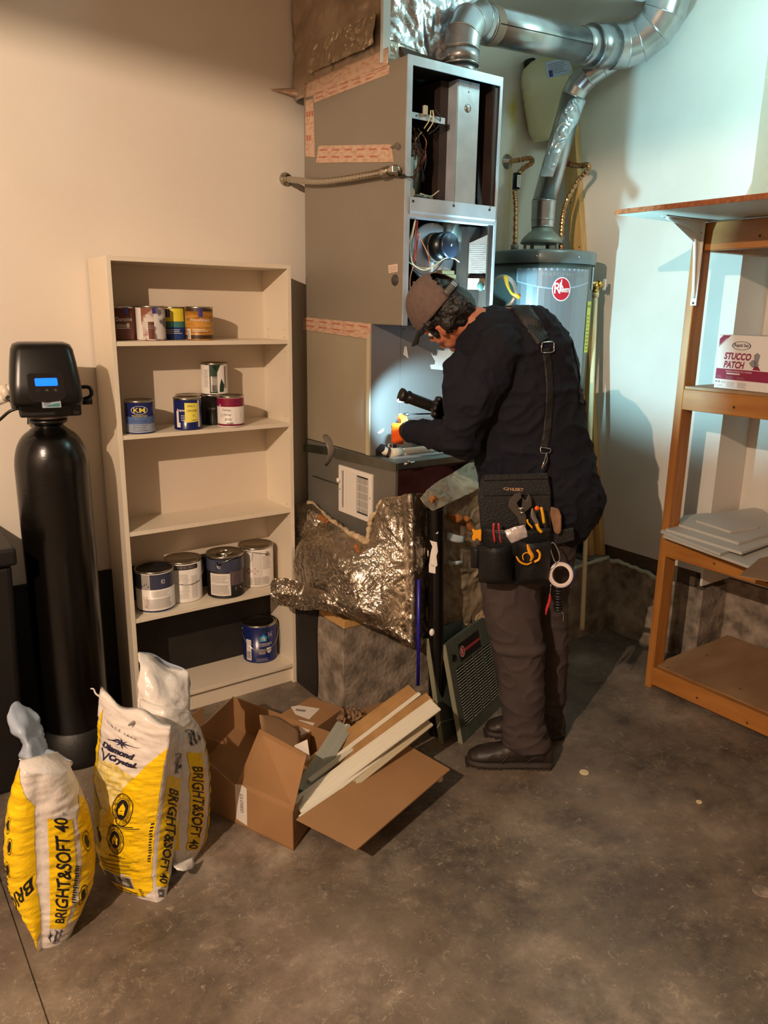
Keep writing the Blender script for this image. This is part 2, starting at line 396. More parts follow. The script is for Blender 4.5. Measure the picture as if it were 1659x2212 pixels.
b = B(M_conc); rough_box(b, (XR-.004, 2.28, 0), (XR+.2, 2.74, .41), 8, .006); rough_box(b, (XR+.03, 2.15, 0), (3.9, 2.30, .40), 6, .006); rough_box(b, (3.84, -3.5, 0), (4.0, 2.2, .43), 10, .004); struct('wall_foundation', b)
b = B(mat('weathered_sill', '#4b3f31', .8, col2='#5c4e3d', nscale=5, stretch=(5, 1, 5)))
b.box((XR+.02, 2.2, .415), (XR+.06, 3.3, .51)); b.box((XR+.06, 2.17, .40), (3.85, 2.25, .44)); struct('trim_sill', b)
b = B(M_tar); rough_box(b, (-3.2, YB-.02, 0), (1.745, YB+.01, .666), 4, .003); rough_box(b, (1.732, 2.935, 0), (1.75, 3.38, .60), 6, .004); struct('trim_blackband', b)
b = B(M_plaster)
pts = curve([(XR-.02, 2.72, .425), (XR-.012, 2.64, .43), (XR-.006, 2.52, .415), (XR-.012, 2.44, .408), (XR-.006, 2.3, .405)], 22)
b.tube([p+noise.noise_vector(p*30)*.012 for p in pts], [.010+.008*abs(noise.noise(p*18)) for p in pts], 8)
pts = curve([(2.9, 2.73, .425), (3.1, 2.722, .43), (3.3, 2.725, .428), (3.5, 2.73, .44), (3.57, 2.74, .435)], 22)
b.tube([p+noise.noise_vector(p*30)*.01 for p in pts], [.010+.012*abs(noise.noise(p*14)) for p in pts], 8)
tag(b.build('plaster_spill'), 'pale ridge of dried plaster along the top edge of the concrete', 'plaster', kind='stuff')
# ------------------------------------------------------------------ bookcase
x0, x1, yf, yb = .939, 1.733, 3.131, 3.372
R = thing('bookcase', 'tall cream bookcase holding paint cans on its open shelves', 'bookcase', ((x0+x1)/2, 3.25, 0))
for a in (x0, x1-.018):
    b = B(M_white, M_vdark); b.box((a, yf, 0), (a+.018, yb, 1.985))
    if a > 1:
        b.m(1)
        for z in [.3+.032*i for i in range(50)]:
            if any(abs(z-q) < .05 for q in (.49, .88, 1.28, 1.66)): 
                for y in (yf+.035, yf+.19): b.cyl((a+.0002, y, z), (a-.0006, y, z), .0025, 8)
    b.build('side_panel', R, bevel=.001)
b = B(M_white); b.box((x0+.018, yf, 1.967), (x1-.018, yb, 1.985)); b.build('top_board', R, bevel=.001)
for z in (1.666, 1.296, .891, .505, .102):
    b = B(M_white); b.box((x0+.018, yf+.003, z-.018), (x1-.018, yb-.004, z)); b.build('shelf', R, bevel=.001)
b = B(M_white); b.box((x0+.018, yf+.022, 0), (x1-.018, yf+.038, .078)); b.build('kick_board', R, bevel=.001)
b = B(mat('bookcase_backing', '#d3c5b1', .5)); b.box((x0+.005, yb-.004, .487), (x1-.005, yb, 1.98)); b.build('back_panel', R)
# ------------------------------------------------------------------ paint cans
def can(label, px, py, y, z, r, h, mats, paint, group, lid='flat', bail=None, name='paint_can'):
    c = at(px, py, 1, y); c.z = z
    d = V((CAM.x-c.x, CAM.y-c.y, 0)).normalized(); rt = V((-d.y, d.x, 0))
    R = thing(name, label, 'paint can', c, group)
    def fn(a, hh): t = a/r; return c+(d*math.cos(t)+rt*math.sin(t))*(r+.0005)+V((0, 0, hh))
    b = B(mats[0]); b.lathe([(r*.98, .001), (r*1.012, .002), (r*1.012, .005), (r, .007), (r, h-.008)], c, n=48, cap=True); b.build('can_body', R)
    b = B(M_rim); b.lathe([(r, h-.0085), (r*1.02, h-.005), (r*1.02, h), (r*.96, h), (r*.93, h-.005), (r*.90, h-.005)], c, n=48, cap=False); b.build('rim', R)
    b = B(M_rim, mats[-1]); b.m(0 if lid != 'paper' else 1)
    b.lathe([(r*.92, h-.006), (r*.91, h-.002), (r*.80, h-.002), (r*.78, h-.005), (.001, h-.005)], c, n=48)
    if lid == 'swirl': b.m(0).lathe([(r*.45, h-.004), (r*.45, h+.006), (r*.32, h+.006), (r*.30, h-.004)], c, n=30, cap=False)
    b.build('lid', R)
    if paint:
        b = B(*mats); paint(b, fn, r, h); b.build('label_print', R)
    if bail:
        ang, droop, lean = bail            # ear angle (from the camera side), drop of the wire, outward lean
        e = [c+(d*math.cos(ang+s*PI/2)+rt*math.sin(ang+s*PI/2))*(r+.003)+V((0, 0, h*.84)) for s in (-1, 1)]
        b = B(M_steel); f = (d*math.cos(ang)+rt*math.sin(ang))
        pts = [e[0]]+[c+V((0, 0, h*.84+droop*math.sin(PI*k/14)))+f*(lean*math.sin(PI*k/14))+(e[1]-e[0])*.5*-math.cos(PI*k/14)*1.05 for k in range(1, 14)]+[e[1]]
        b.tube(pts, .0016, 6); b.build('handle', R)
        for q in e:
            b = B(M_rim if mats[0] != M_blkm else M_blk); b.lathe([(.011, 0), (.010, .003), (.004, .005)], q-(q-V((c.x, c.y, q.z))).normalized()*.002, (q-V((c.x, c.y, q.z))), n=14); b.build('handle_ear', R)
    return R
m_brown = mat('can_brown', '#5a2c1e', .35, col2='#6a3826', nscale=8)
m_birch = mat('can_birch_print', '#c9bdb4', .35, col2='#8a5a46', nscale=16, lo=.45, hi=.55)
m_birch2 = mat('can_grey_print', '#6f6a72', .35, col2='#d8d3d0', nscale=22, lo=.46, hi=.54)
m_blue = mat('can_blue', '#1f3c7a', .3); m_blue2 = mat('can_deep_blue', '#15205a', .25); m_yelc = mat('can_yellow', '#e0cf3c', .35)
m_teal = mat('can_teal', '#3c7a76', .35); m_wood1 = mat('can_wood_print', '#8c5a1e', .35, col2='#c08a38', nscale=9, stretch=(1, 1, 9), lo=.4, hi=.6)
m_dwood = mat('can_dark_wood_print', '#3c2716', .35); m_pur = mat('can_purple_mark', '#3a2f7a', .4); m_silver = mat('can_silver', '#a9b4c6', .3, .3)
m_green = mat('can_dark_green', '#1f3b2c', .3); m_mag = mat('can_magenta', '#7c1436', .3); m_can_w = mat('can_white', '#e2dbd2', .35)
m_mid = mat('can_mid_blue', '#5a74a6', .3, .2); m_slate = mat('can_slate', '#3b3f55', .3); m_mauve = mat('can_mauve', '#5d4d56', .35); m_note = mat('yellow_note', '#e8d95a', .6); m_cyan = mat('can_cyan', '#2f8fb5', .3)
m_gold = mat('gold_print', '#c8b070', .4); m_red = mat('red_print', '#b0323a', .4); m_prt = mat('grey_print', '#8b8480', .5); m_teal2 = mat('teal_glint', '#1f7f8c', .2)
gt = 'small paint cans on the top shelf'
def brand(b, k, txt, y, w, hgt, fn, bold=0, cx=0, step=.008): b.m(k).decal(text(txt, hgt, w, bold=bold, cx=cx, cy=y), fn, step)
def p1(b, fn, r, h):
    b.m(1).decal(rect(.010, h*.76, .030, h*.96), fn, .006)
    brand(b, 2, 'Duration', h*.62, .066, .016, fn, cx=.012); b.m(2).decal(bars(-.02, h*.34, .04, h*.48, 3, .3), fn, .01); b.m(2).decal(rect(.02, h*.38, .032, h*.5), fn)
can('dark brown can with a white word and a purple square, leftmost on the top shelf', 262, 695, 3.285, 1.666, .057, .135, (m_brown, m_pur, m_can_w), p1, gt)
def p2(b, fn, r, h):
    b.m(1).decal(rect(-.085, .006, -.04, h*.96), fn, .01); b.m(2).decal(rect(.012, .006, .075, h*.94), fn, .01); b.m(3).decal(rect(-.012, .006, .02, h*.55), fn, .01)
    b.m(4).decal(rect(.006, h*.78, .022, h*.95), fn, .006); brand(b, 5, 'Duration', h*.60, .055, .015, fn, cx=.0); b.m(5).decal(bars(-.01, h*.34, .04, h*.46, 3, .3), fn, .01); b.m(5).decal(rect(-.05, .01, -.035, h*.45), fn)
can('can with a mottled birch bark print, second from left on the top shelf', 326, 695, 3.225, 1.666, .058, .137, (m_birch, m_can_w, m_birch2, m_brown, m_pur, m_can_w), p2, gt)
def p3(b, fn, r, h):
    b.m(1).decal(rect(-.04, h*.55, .05, h*.95), fn, .01); b.m(2).decal(rect(-.05, h*.38, .06, h*.56), fn, .01); b.m(3).decal(rect(-.035, h*.68, -.012, h*.93), fn, .006); b.m(4).decal(rect(-.02, h*.42, -.006, h*.54), fn)
    b.m(4).decal(bars(-.03, h*.18, .04, h*.34, 3, .3), fn, .01)
can('blue can with a yellow patch, wedged between the birch and wood print cans', 374, 694, 3.30, 1.666, .055, .135, (m_blue, m_yelc, m_teal, m_pur, m_can_w), p3, gt)
def p4(b, fn, r, h):
    b.m(3).decal(rect(-.08, h*.03, .08, h*.16), fn, .01); b.m(3).decal(rect(-.07, h*.86, .07, h*.97), fn, .01); b.m(1).decal(rect(-.002, h*.70, .016, h*.94), fn, .006)
    brand(b, 2, 'WoodScapes', h*.60, .094, .014, fn, cx=.006); b.m(2).decal(bars(-.03, h*.26, .04, h*.36, 2, .3), fn, .01); b.m(2).decal(rect(-.056, h*.03, -.038, h*.34), fn, .006); b.m(4).decal(bars(-.054, h*.06, -.041, h*.3, 7, .5, 3, True), fn)
can('golden wood grain print can, rightmost on the top shelf', 430, 696, 3.215, 1.666, .058, .137, (m_wood1, m_pur, m_can_w, m_dwood, M_ink), p4, gt)
gs = 'small paint cans on the second shelf'
def p5(b, fn, r, h):
    b.m(1).decal(rect(-.09, .005, .09, h*.30), fn, .01); b.m(2).decal(rect(-.09, h*.30, .09, h*.52), fn, .01)
    b.m(5).decal(annulus(0, h*.72, .034, .017, .93), fn, .008); brand(b, 3, 'KM', h*.72, .046, .020, fn, .01); brand(b, 3, 'PROFESSIONAL', h*.55, .062, .007, fn)
    brand(b, 4, 'Kel-Cote', h*.40, .055, .012, fn); b.m(4).decal(bars(-.03, h*.08, .035, h*.30, 4, .3), fn, .01)
can('blue can fading to silver with yellow KM letters', 301, 890, 3.195, 1.296, .058, .135, (m_blue2, m_silver, m_mid, m_yelc, m_slate, m_can_w), p5, gs)
can('plain can with a steel rim, hidden behind the can with the yellow note', 408, 885, 3.305, 1.296, .055, .134, (m_can_w, m_blue2), lambda b, fn, r, h: b.m(1).decal(rect(-.05, .01, .05, h*.8), fn, .01), gs)
def p6(b, fn, r, h):
    b.m(1).decal(rect(-.052, .012, -.040, h*.6), fn); b.m(1).decal(rect(.045, .012, .056, h*.92), fn)
    brand(b, 1, 'Super', h*.62, .04, .013, fn, .02, cx=-.028); b.m(1).decal(bars(-.03, h*.30, .0, h*.50, 3, .25), fn, .01); b.m(1).decal(rect(-.045, .012, -.033, h*.24), fn)
    b.m(2).decal(poly((-.012, h*.24), (.044, h*.27), (.050, h*.84), (-.012, h*.86)), lambda a, q: fn(a, q)+V((-.2, -.6, 0))*.001, .008)
    for i, (t, w) in enumerate((('WALLS', .032), ('UPSTAIRS', .042), ('&', .006), ('Laundry', .026))): b.m(3).decal(text(t, .009, w, cx=.016+.004*i, cy=h*.76-i*.020, shear=.2), lambda a, q: fn(a, q)+V((-.2, -.6, 0))*.0016, .008)
can('dark blue can with a yellow handwritten note stuck on it', 405, 882, 3.195, 1.296, .058, .135, (m_blue2, m_can_w, m_note, M_ink), p6, gs)
def p7(b, fn, r, h):
    b.m(1).decal(rect(.030, .004, .036, h*.95), fn, .01); b.m(2).decal(rect(.036, .004, .040, h*.95), fn, .01); brand(b, 3, 'Solid', h*.55, .03, .009, fn, cx=-.005)  # glint put into the print as thin teal and cyan strips
can('glossy black can with a teal glint, under the green and white can', 459, 876, 3.285, 1.296, .056, .134, (M_blk, m_teal2, m_cyan, m_prt), p7, gs)
def p8(b, fn, r, h):
    b.m(1).decal(rect(-.022, .004, .012, h*.93), fn, .01); b.m(1).decal(poly((-.022, h*.93), (-.03, h*.98), (.03, h*.98), (.018, h*.80), (.012, h*.7)), fn, .01)
    b.m(2).decal(rect(-.017, .012, .012, h*.58), fn, .01); b.m(3).decal(bars(-.013, .016, .009, h*.30, 9, .6, 5, True), fn); b.m(4).decal(bars(-.05, .03, -.026, h*.8, 14, .35), fn, .01); b.m(1).decal(poly((.02, .01), (.04, .01), (.045, h*.3), (.03, h*.5), (.022, h*.3)), fn, .01); b.m(4).decal(rect(.046, h*.2, .056, h*.9), fn, .01)
can('green and white can with a barcode, stacked on top of the black can', 463, 806, 3.285, 1.296+.1345, .058, .135, (m_can_w, m_green, M_paper, M_ink, m_prt), p8, gs)
def p9(b, fn, r, h):
    b.m(1).decal(rect(-.09, h*.66, .09, h*.93), fn, .01); b.m(1).decal(rect(-.09, .004, .09, .014), fn, .01); b.m(2).decal(rect(-.054, h*.66, -.046, h*.74), fn)
    for i, t in enumerate(('Ceilings', 'living', 'areas')): b.m(3).decal(text(t, .011, .040-.006*i, cx=-.018+.003*i, cy=h*.55-.020*i, shear=.3), fn, .008)
    b.m(3).decal(bars(-.018, .012, .010, .022, 14, .6, 8, True), fn); b.m(4).decal(bars(-.05, h*.30, -.032, h*.45, 4, .3), fn); b.m(4).decal(bars(.022, h*.2, .05, h*.55, 8, .3), fn); b.m(5).decal(disc(.028, h*.80, .007), fn)
can('white and magenta can with handwriting, rightmost on the second shelf', 498, 880, 3.185, 1.296, .058, .135, (m_can_w, m_mag, M_paper, M_ink, m_prt, m_pur), p9, gs)
gg = 'large paint cans on the lower shelves'
def q1(b, fn, r, h):
    b.m(1).decal(rect(-.14, h*.58, .14, h*.94), fn, .012); b.m(1).decal(rect(-.14, .004, .14, h*.08), fn, .012)
    b.m(2).decal(rect(-.06, h*.58, -.022, h*.94), fn, .012); b.m(3).decal(text('e', .02, cx=.035, cy=h*.76), fn, .01); b.m(4).decal(bars(-.05, h*.12, .075, h*.36, 12, .4, 4, False, .1), fn, .012); b.m(4).decal(bars(-.018, h*.40, .07, h*.55, 5, .3), fn, .012); b.m(5).decal(bars(-.056, h*.1, -.03, h*.42, 8, .3), fn)
    for k in range(5): b.m(6).decal(disc(-.055+.009*k, h*(.66+.03*(k % 3)), .003), fn)
can('large can with a slate blue band and a white paint run over its lid', 335, 1265, 3.228, .505, .083, .19, (m_can_w, m_slate, M_paper, M_paper, m_prt, m_red, M_ink), q1, gg, 'paper')
def q2(b, fn, r, h):
    b.m(1).decal(rect(-.07, h*.82, .07, h*.93), fn, .012); b.m(2).decal(rect(-.13, .01, -.045, h*.9), fn, .012); b.m(3).decal(bars(-.03, h*.1, .025, h*.72, 20, .3, 3, False, .2), fn, .012); b.m(3).decal(bars(.035, h*.1, .07, h*.66, 16, .3, 6, False, .2), fn, .012)
    b.m(3).decal(bars(-.045, h*.84, .06, h*.91, 18, .7, 9, True), fn, .012)
can('large white can covered in fine print, second from left on the lower shelf', 396, 1240, 3.285, .505, .083, .19, (m_can_w, M_blkm, m_prt, m_prt), q2, gg, bail=(.25, -.075, .085))
def q3(b, fn, r, h):
    b.m(1).decal(rect(-.13, h*.64, .13, h*.92), fn, .012); b.m(2).decal(rect(.02, h*.30, .10, h*.66), fn, .012); b.m(3).decal(rect(-.078, .014, .022, h*.60), fn, .012); b.m(3).decal(text('e', .02, cx=-.03, cy=h*.78), fn, .01)
    b.m(4).decal(bars(-.07, h*.10, .014, h*.33, 10, .45, 4, False, .1), fn, .012); b.m(4).decal(bars(-.07, h*.38, .014, h*.56, 5, .3), fn, .012); b.m(3).decal(bars(.045, h*.17, .085, h*.25, 2, .6), fn); b.m(4).decal(bars(.03, h*.34, .09, h*.62, 9, .25), fn, .012)
can('large dark can with a ring on its shiny lid, third on the lower shelf', 487, 1235, 3.232, .505, .085, .20, (M_blkm, m_slate, m_mauve, M_paper, m_prt), q3, gg, 'swirl', bail=(1.25, .045, .10))
def q4(b, fn, r, h):
    b.m(1).decal(rect(-.02, h*.02, .028, h*.92), fn, .012); b.m(2).decal(bars(-.045, h*.06, .07, h*.26, 8, .45, 4, False, .1), fn, .012); b.m(2).decal(bars(.032, h*.45, .08, h*.8, 10, .3), fn, .012)
    for cx in (-.035, -.005):
        b.m(3).decal(([(cx-.014, h*.42), (cx, h*.34), (cx+.014, h*.42), (cx, h*.50), (cx-.011, h*.42), (cx, h*.36), (cx+.011, h*.42), (cx, h*.48)], [(0, 1, 5, 4), (1, 2, 6, 5), (2, 3, 7, 6), (3, 0, 4, 7)]), fn)
can('large white can with red diamond marks, rightmost on the lower shelf', 553, 1205, 3.288, .505, .083, .195, (m_can_w, M_paper, m_prt, m_red), q4, gg, bail=(-.9, .02, .09))
def q5(b, fn, r, h):
    b.m(1).decal(rect(-.075, .012, -.045, h*.62), fn, .012); b.m(2).decal(bars(-.07, h*.1, -.05, h*.3, 7, .6, 2, True), fn); b.m(2).decal(bars(-.07, h*.35, -.05, h*.58, 8, .3), fn)
    b.m(3).decal(poly((.0, h*.58), (.034, h*.58), (.036, h*.70), (.017, h*.78), (-.002, h*.70)), fn, .01); b.m(4).decal(poly((.008, h*.60), (.026, h*.60), (.027, h*.67), (.017, h*.72), (.007, h*.67)), fn, .01); brand(b, 3, 'HGTV', h*.635, .014, .006, fn, cx=.017)
    brand(b, 4, 'WEATHERSHIELD', h*.51, .088, .011, fn, cx=.018); brand(b, 4, 'PAINT & PRIMER EXTERIOR', h*.46, .062, .005, fn, cx=.018)
    b.m(5).decal(poly((-.012, h*.38), (.028, h*.38), (.026, h*.24), (-.006, h*.24)), fn, .01); b.m(4).decal(poly((.032, h*.40), (.058, h*.40), (.058, h*.30), (.045, h*.24), (.032, h*.30)), fn, .01); b.m(2).decal(bars(.036, h*.3, .054, h*.38, 3, .4), fn)
    b.m(4).decal(bars(.042, h*.66, .068, h*.82, 4, .4), fn); b.m(5).decal(bars(-.02, h*.04, .05, h*.14, 3, .4), fn, .01); b.m(6).decal(rect(.01, h*.86, .05, h*.90), fn, .01)
can('large blue paint can with a house emblem, alone on the bottom shelf', 561, 1365, 3.30, .102, .084, .195, (m_blue2, M_paper, M_ink, m_cyan, m_can_w, m_prt, m_green), q5, gg, bail=(.15, -.10, .09))
# ------------------------------------------------------------------ water softener and brine tank
sx, sy = .675, 3.105
R = thing('water_softener', 'tall black cylindrical water softener tank with a glowing blue display', 'water softener', (sx, sy, 0))
b = B(M_frp); prof = [(.125, .06), (.131, .09)]+[(.132, z) for z in (.3, .6, .9, 1.15, 1.2)]
prof += [(.132*math.cos(t)**.62 if t < 1.3 else .05, 1.2+.155*math.sin(t)) for t in [i*.13 for i in range(1, 10)]]+[(.052, 1.362), (.05, 1.385)]
b.lathe(prof, (sx, sy, 0), n=64); b.build('tank', R)
b = B(M_blkm); b.lathe([(.165, 0), (.165, .03), (.15, .12), (.135, .135), (.133, .14)], (sx, sy, 0), n=48); b.build('base', R)
b = B(M_blk, M_prt_ := mat('dull_ring', '#6b5f55', .4)); b.lathe([(.060, 1.372), (.068, 1.377), (.068, 1.386), (.060, 1.39)], (sx, sy, 0), n=40); b.m(1).lathe([(.066, 1.392), (.074, 1.396), (.074, 1.404), (.066, 1.409)], (sx, sy, 0), n=40); b.build('clamp_ring', R)
# head faces roughly to the camera
HD = V((-.17, -.985, 0)).normalized(); HR = V((-HD.y, HD.x, 0)); HC = V((sx-.005, sy-.02, 0))
def hp(a, o, z): return HC+HR*a+HD*o+V((0, 0, z))
b = B(M_blkm); b.hexa([hp(-.095, -.09, 1.405), hp(.115, -.09, 1.405), hp(.115, .07, 1.405), hp(-.095, .07, 1.405)], [hp(-.095, -.09, 1.475), hp(.115, -.09, 1.475), hp(.115, .07, 1.475), hp(-.095, .07, 1.475)]); b.lathe([(.062, 1.395), (.062, 1.44)], (sx, sy, 0), n=32); b.build('valve_body', R, bevel=.008, seg=2)
b = B(M_blk); rings = []
for z, hw, o0, o1, rr in ((1.452, .118, -.11, .125, .03), (1.47, .121, -.115, .135, .035), (1.53, .118, -.11, .125, .035), (1.60, .110, -.10, .105, .035), (1.645, .103, -.09, .092, .035), (1.662, .095, -.085, .083, .032), (1.669, .078, -.07, .065, .03)):
    ring = []; 
    for sxn, syn, a0 in ((1, 1, 0), (-1, 1, 90), (-1, -1, 180), (1, -1, 270)):
        for k in range(5):
            t = math.radians(a0+k*22.5); ca = (sxn*(hw-rr)+rr*math.cos(t)); oo = (o1-rr if syn > 0 else o0+rr)+rr*math.sin(t); ring.append(b.bm.verts.new(hp(ca, oo, z)))
    rings.append(ring)
b.skin(rings); b.build('head_cover', R, smooth=True)
# front face slopes; panel frame on it
fo, fu = hp(0, .1385, 1.47), (hp(0, .1055, 1.60)-hp(0, .1345, 1.47)).normalized(); ff = planar(fo, HR, fu, .002)
b = B(mat('panel_black', '#141011', .25), M_blk, M_prt_); b.m(1).decal(([(-.060, .015), (-.045, .001), (0, -.004), (.045, .001), (.060, .015), (.060, .092), (.052, .10), (-.052, .10), (-.060, .092)], [(0, 1, 2, 3, 4, 5, 6, 7, 8)]), planar(fo, HR, fu, .0026)); b.m(0).decal(([(-.057, .017), (-.043, .004), (0, -.001), (.043, .004), (.057, .017), (.057, .090), (.050, .097), (-.050, .097), (-.057, .090)], [(0, 1, 2, 3, 4, 5, 6, 7, 8)]), planar(fo, HR, fu, .0034))
for i, x in enumerate((-.029, .0, .028)): b.m(1).decal(disc(x, .038, .009, .0085), planar(fo, HR, fu, .0040)); 
for x in (.0, .028): b.m(2).decal(poly((x-.004, .037), (x+.005, .036), (x, .042)), planar(fo, HR, fu, .0046))
b.build('control_panel', R)
b = B(mat('blue_display', '#0a3cff', .3, emit='#0878ff', estr=1.5)); b.decal(poly((-.036, .056), (-.033, .053), (.035, .053), (.038, .056), (.037, .078), (.034, .081), (-.034, .081), (-.037, .078)), planar(fo, HR, fu, .0042)); b.build('display', R)
b = B(m_silver, M_ink, m_teal); fs_ = planar(hp(.012, .1372, 1.452), HR, fu, .003)
b.decal(rect(-.032, -.006, .030, .026), fs_); b.m(1).decal(rect(-.026, .018, .024, .021), planar(hp(.012, .1372, 1.452), HR, fu, .0035)); b.m(2).decal(poly((-.026, -.003), (.026, -.003), (.026, .010), (.008, .008)), planar(hp(.012, .1372, 1.452), HR, fu, .0035)); b.m(1).decal(bars(-.026, .002, .0, .015, 4, .35), planar(hp(.012, .1372, 1.452), HR, fu, .0036)); b.build('dealer_sticker', R)
b = B(M_blk); b.tube(curve([hp(.11, -.03, 1.50), hp(.155, -.02, 1.50), hp(.16, -.015, 1.47), hp(.13, -.03, 1.455), hp(.09, -.04, 1.455)], 24), .0075, 10); b.build('drain_hose', R)
b = B(M_prt_, M_blkm); b.cyl(hp(.10, -.05, 1.445), hp(.135, -.05, 1.445), .012, 14); b.m(1).cyl(hp(.130, -.05, 1.445), hp(.165, -.05, 1.445), .014, 14); b.build('drain_elbow', R)
b = B(M_pvc, M_prt_, M_blkm)
b.cyl(at(-20, 873, 1, 3.16), at(44, 846, 1, 3.12), .0165, 16); b.tube([at(50, 868, 1, 3.1), at(38, 845, 1, 3.12), at(18, 838, 1, 3.13), at(4, 842, 1, 3.14)], .017, 14); b.cyl(at(16, 862, 1, 3.12), at(6, 832, 1, 3.13), .016, 14)
b.m(1).cyl(at(28, 858, 1, 3.1), at(34, 880, 1, 3.1), .015, 14); b.cyl(at(36, 858, 1, 3.10), at(52, 884, 1, 3.09), .013, 14); b.m(2).cyl(at(20, 868, 1, 3.11), at(26, 862, 1, 3.11), .022, 12); b.build('bypass_pipes', R)
b = B(M_blk); b.tube(curve([at(-25, 925, 1, 3.1), at(-2, 908, 1, 3.08), at(22, 888, 1, 3.06), at(50, 880, 1, 3.05)], 20), .0055, 10); b.tube(curve([at(57, 880, 1, 3.03), at(60, 900, 1, 3.03), at(60, 917, 1, 3.03)], 8), .002, 6); b.build('brine_hose', R)
R = thing('brine_tank', 'black box shaped brine tank at the left edge, behind the softener', 'brine tank', (.22, 3.12, 0))
b = B(M_blkm); b.hexa([(-.05, 2.93, 0), (.44, 2.93, 0), (.44, 3.33, 0), (-.05, 3.33, 0)], [(-.06, 2.92, .90), (.47, 2.92, .90), (.47, 3.34, .90), (-.06, 3.34, .90)]); b.build('tank_body', R, bevel=.02, seg=3)
b = B(M_blkm); b.hexa([(-.07, 2.90, .90), (.485, 2.90, .90), (.485, 3.35, .90), (-.07, 3.35, .90)], [(-.07, 2.90, .965), (.485, 2.90, .965), (.485, 3.35, .965), (-.07, 3.35, .965)]); b.hexa([(-.04, 2.95, .965), (.45, 2.95, .965), (.45, 3.33, .965), (-.04, 3.33, .965)], [(-.0, 3.0, 1.0), (.40, 3.0, 1.0), (.40, 3.3, 1.0), (-.0, 3.3, 1.0)]); b.build('tank_lid', R, bevel=.012, seg=3)
# ------------------------------------------------------------------ salt bags
def bag(label, rowsL, rowsK, rowsR, pA, nA, nB, bulA, bulB, front, side, extra=None, seed=1, group='bags of water softener salt', depth=.16, topflat=True):
    L = [on(x, y, nA, pA) for x, y in rowsL]; K = [on(x, y, nA, pA) for x, y in rowsK]
    Rr = [on(x, y, nB, K[len(K)//2]) for x, y in rowsR]
    n = len(L); base = V(K[-1]); base.z = 0
    outA = V(nA).normalized(); outA.z = 0; 
    if outA.dot(CAM-base) < 0: outA = -outA
    outB = V(nB).normalized()
    if outB.dot(CAM-base) < 0: outB = -outB
    Rt = thing('salt_bag', label, 'bag', base, group)
    def wr(p, a): q = p*22; return noise.noise(V((q.x*.35, q.y*.35, q.z*1.5+seed)))*a + noise.noise(V((q.x*1.0+q.z*.8, q.y*1.0, q.z*3.6+seed)))*a*.75
    def env(t): return max(0, math.sin(PI*min(1, .10+t*.86)))**.6
    # rounded vertical corner: blend at K
    def SA(s, t, off=0):
        a, k = spl(L, t), spl(K, t); p = a.lerp(k, s); prof = (1-abs(2*s-1)**2.6)
        p = p + outA*(bulA*env(t)*prof)
        return p+outA*(wr(p, .005)+off)
    def SB(s, t, off=0):
        k, r = spl(K, t), spl(Rr, t); p = k.lerp(r, s); prof = (1-abs(2*s-1)**2.4)
        p = p + outB*(bulB*env(t)*prof)
        w = min(1, s*6)
        return p+outB*((wr(p, .005)+off)*w)+outA*((wr(p, .005)+off)*(1-w))
    def SC(s, t):           # hidden back sides
        r, l = spl(Rr, t), spl(L, t); back = (r-spl(K, t)); q = l+back; 
        return (r.lerp(q, s*2) if s < .5 else q.lerp(l, s*2-1)) - outA*(bulA*.5*env(t)*math.sin(PI*s))
    b = B(M_bag); NT = 110
    rings = []
    for i in range(NT+1):
        t = i/NT
        rings.append([b.bm.verts.new(p) for p in [SA(j/34, t) for j in range(34)]+[SB(j/24, t) for j in range(24)]+[SC(j/14, t) for j in range(14)]])
    b.skin(rings, cap=True); b.build('bag_body', Rt, smooth=True)
    fa = lambda u, v: SA(u, 1-v, .0018); fb = lambda u, v: SB(u, 1-v, .0018)
    fa2 = lambda u, v: SA(u, 1-v, .0030); fb2 = lambda u, v: SB(u, 1-v, .0030)
    bb = B(M_yel, M_salt, M_olive, M_ink, M_navy, M_paper, M_bag); front(bb, fa, fa2); side(bb, fb, fb2)
    bb.build('printing', Rt, recalc=False)
    if extra: extra(Rt, SA, SB)
    return Rt
st = .012
def badge(b, f1, f2, cx, cy, rx, ry, txt='HELPS EXTEND'):
    b.m(3).decal(annulus(cx, cy, rx, ry, .93), f2, st); b.decal(annulus(cx, cy, rx*.70, ry*.70, .93), f2, st); b.decal(disc(cx, cy, rx*.58, ry*.58), f2, st)
    for i, ch in enumerate(txt+'  APPLIANCE LIFE  '):
        a = PI*.9-i*2*PI/(len(txt)+18)
        if ch != ' ': b.m(3).decal(text(ch, ry*.17, rx*.13, cx=cx+rx*.82*math.cos(a), cy=cy+ry*.82*math.sin(a)), f2)
    b.m(0).decal(poly((cx-rx*.3, cy-ry*.28), (cx+rx*.3, cy-ry*.28), (cx+rx*.3, cy+ry*.08), (cx, cy+ry*.36), (cx-rx*.3, cy+ry*.08)), lambda u, v: f2(u, v)+V((-.3, -.8, .3))*.0008, st)
    b.m(3).decal(rect(cx-rx*.1, cy-ry*.28, cx+rx*.1, cy-ry*.02), lambda u, v: f2(u, v)+V((-.3, -.8, .3))*.0014)
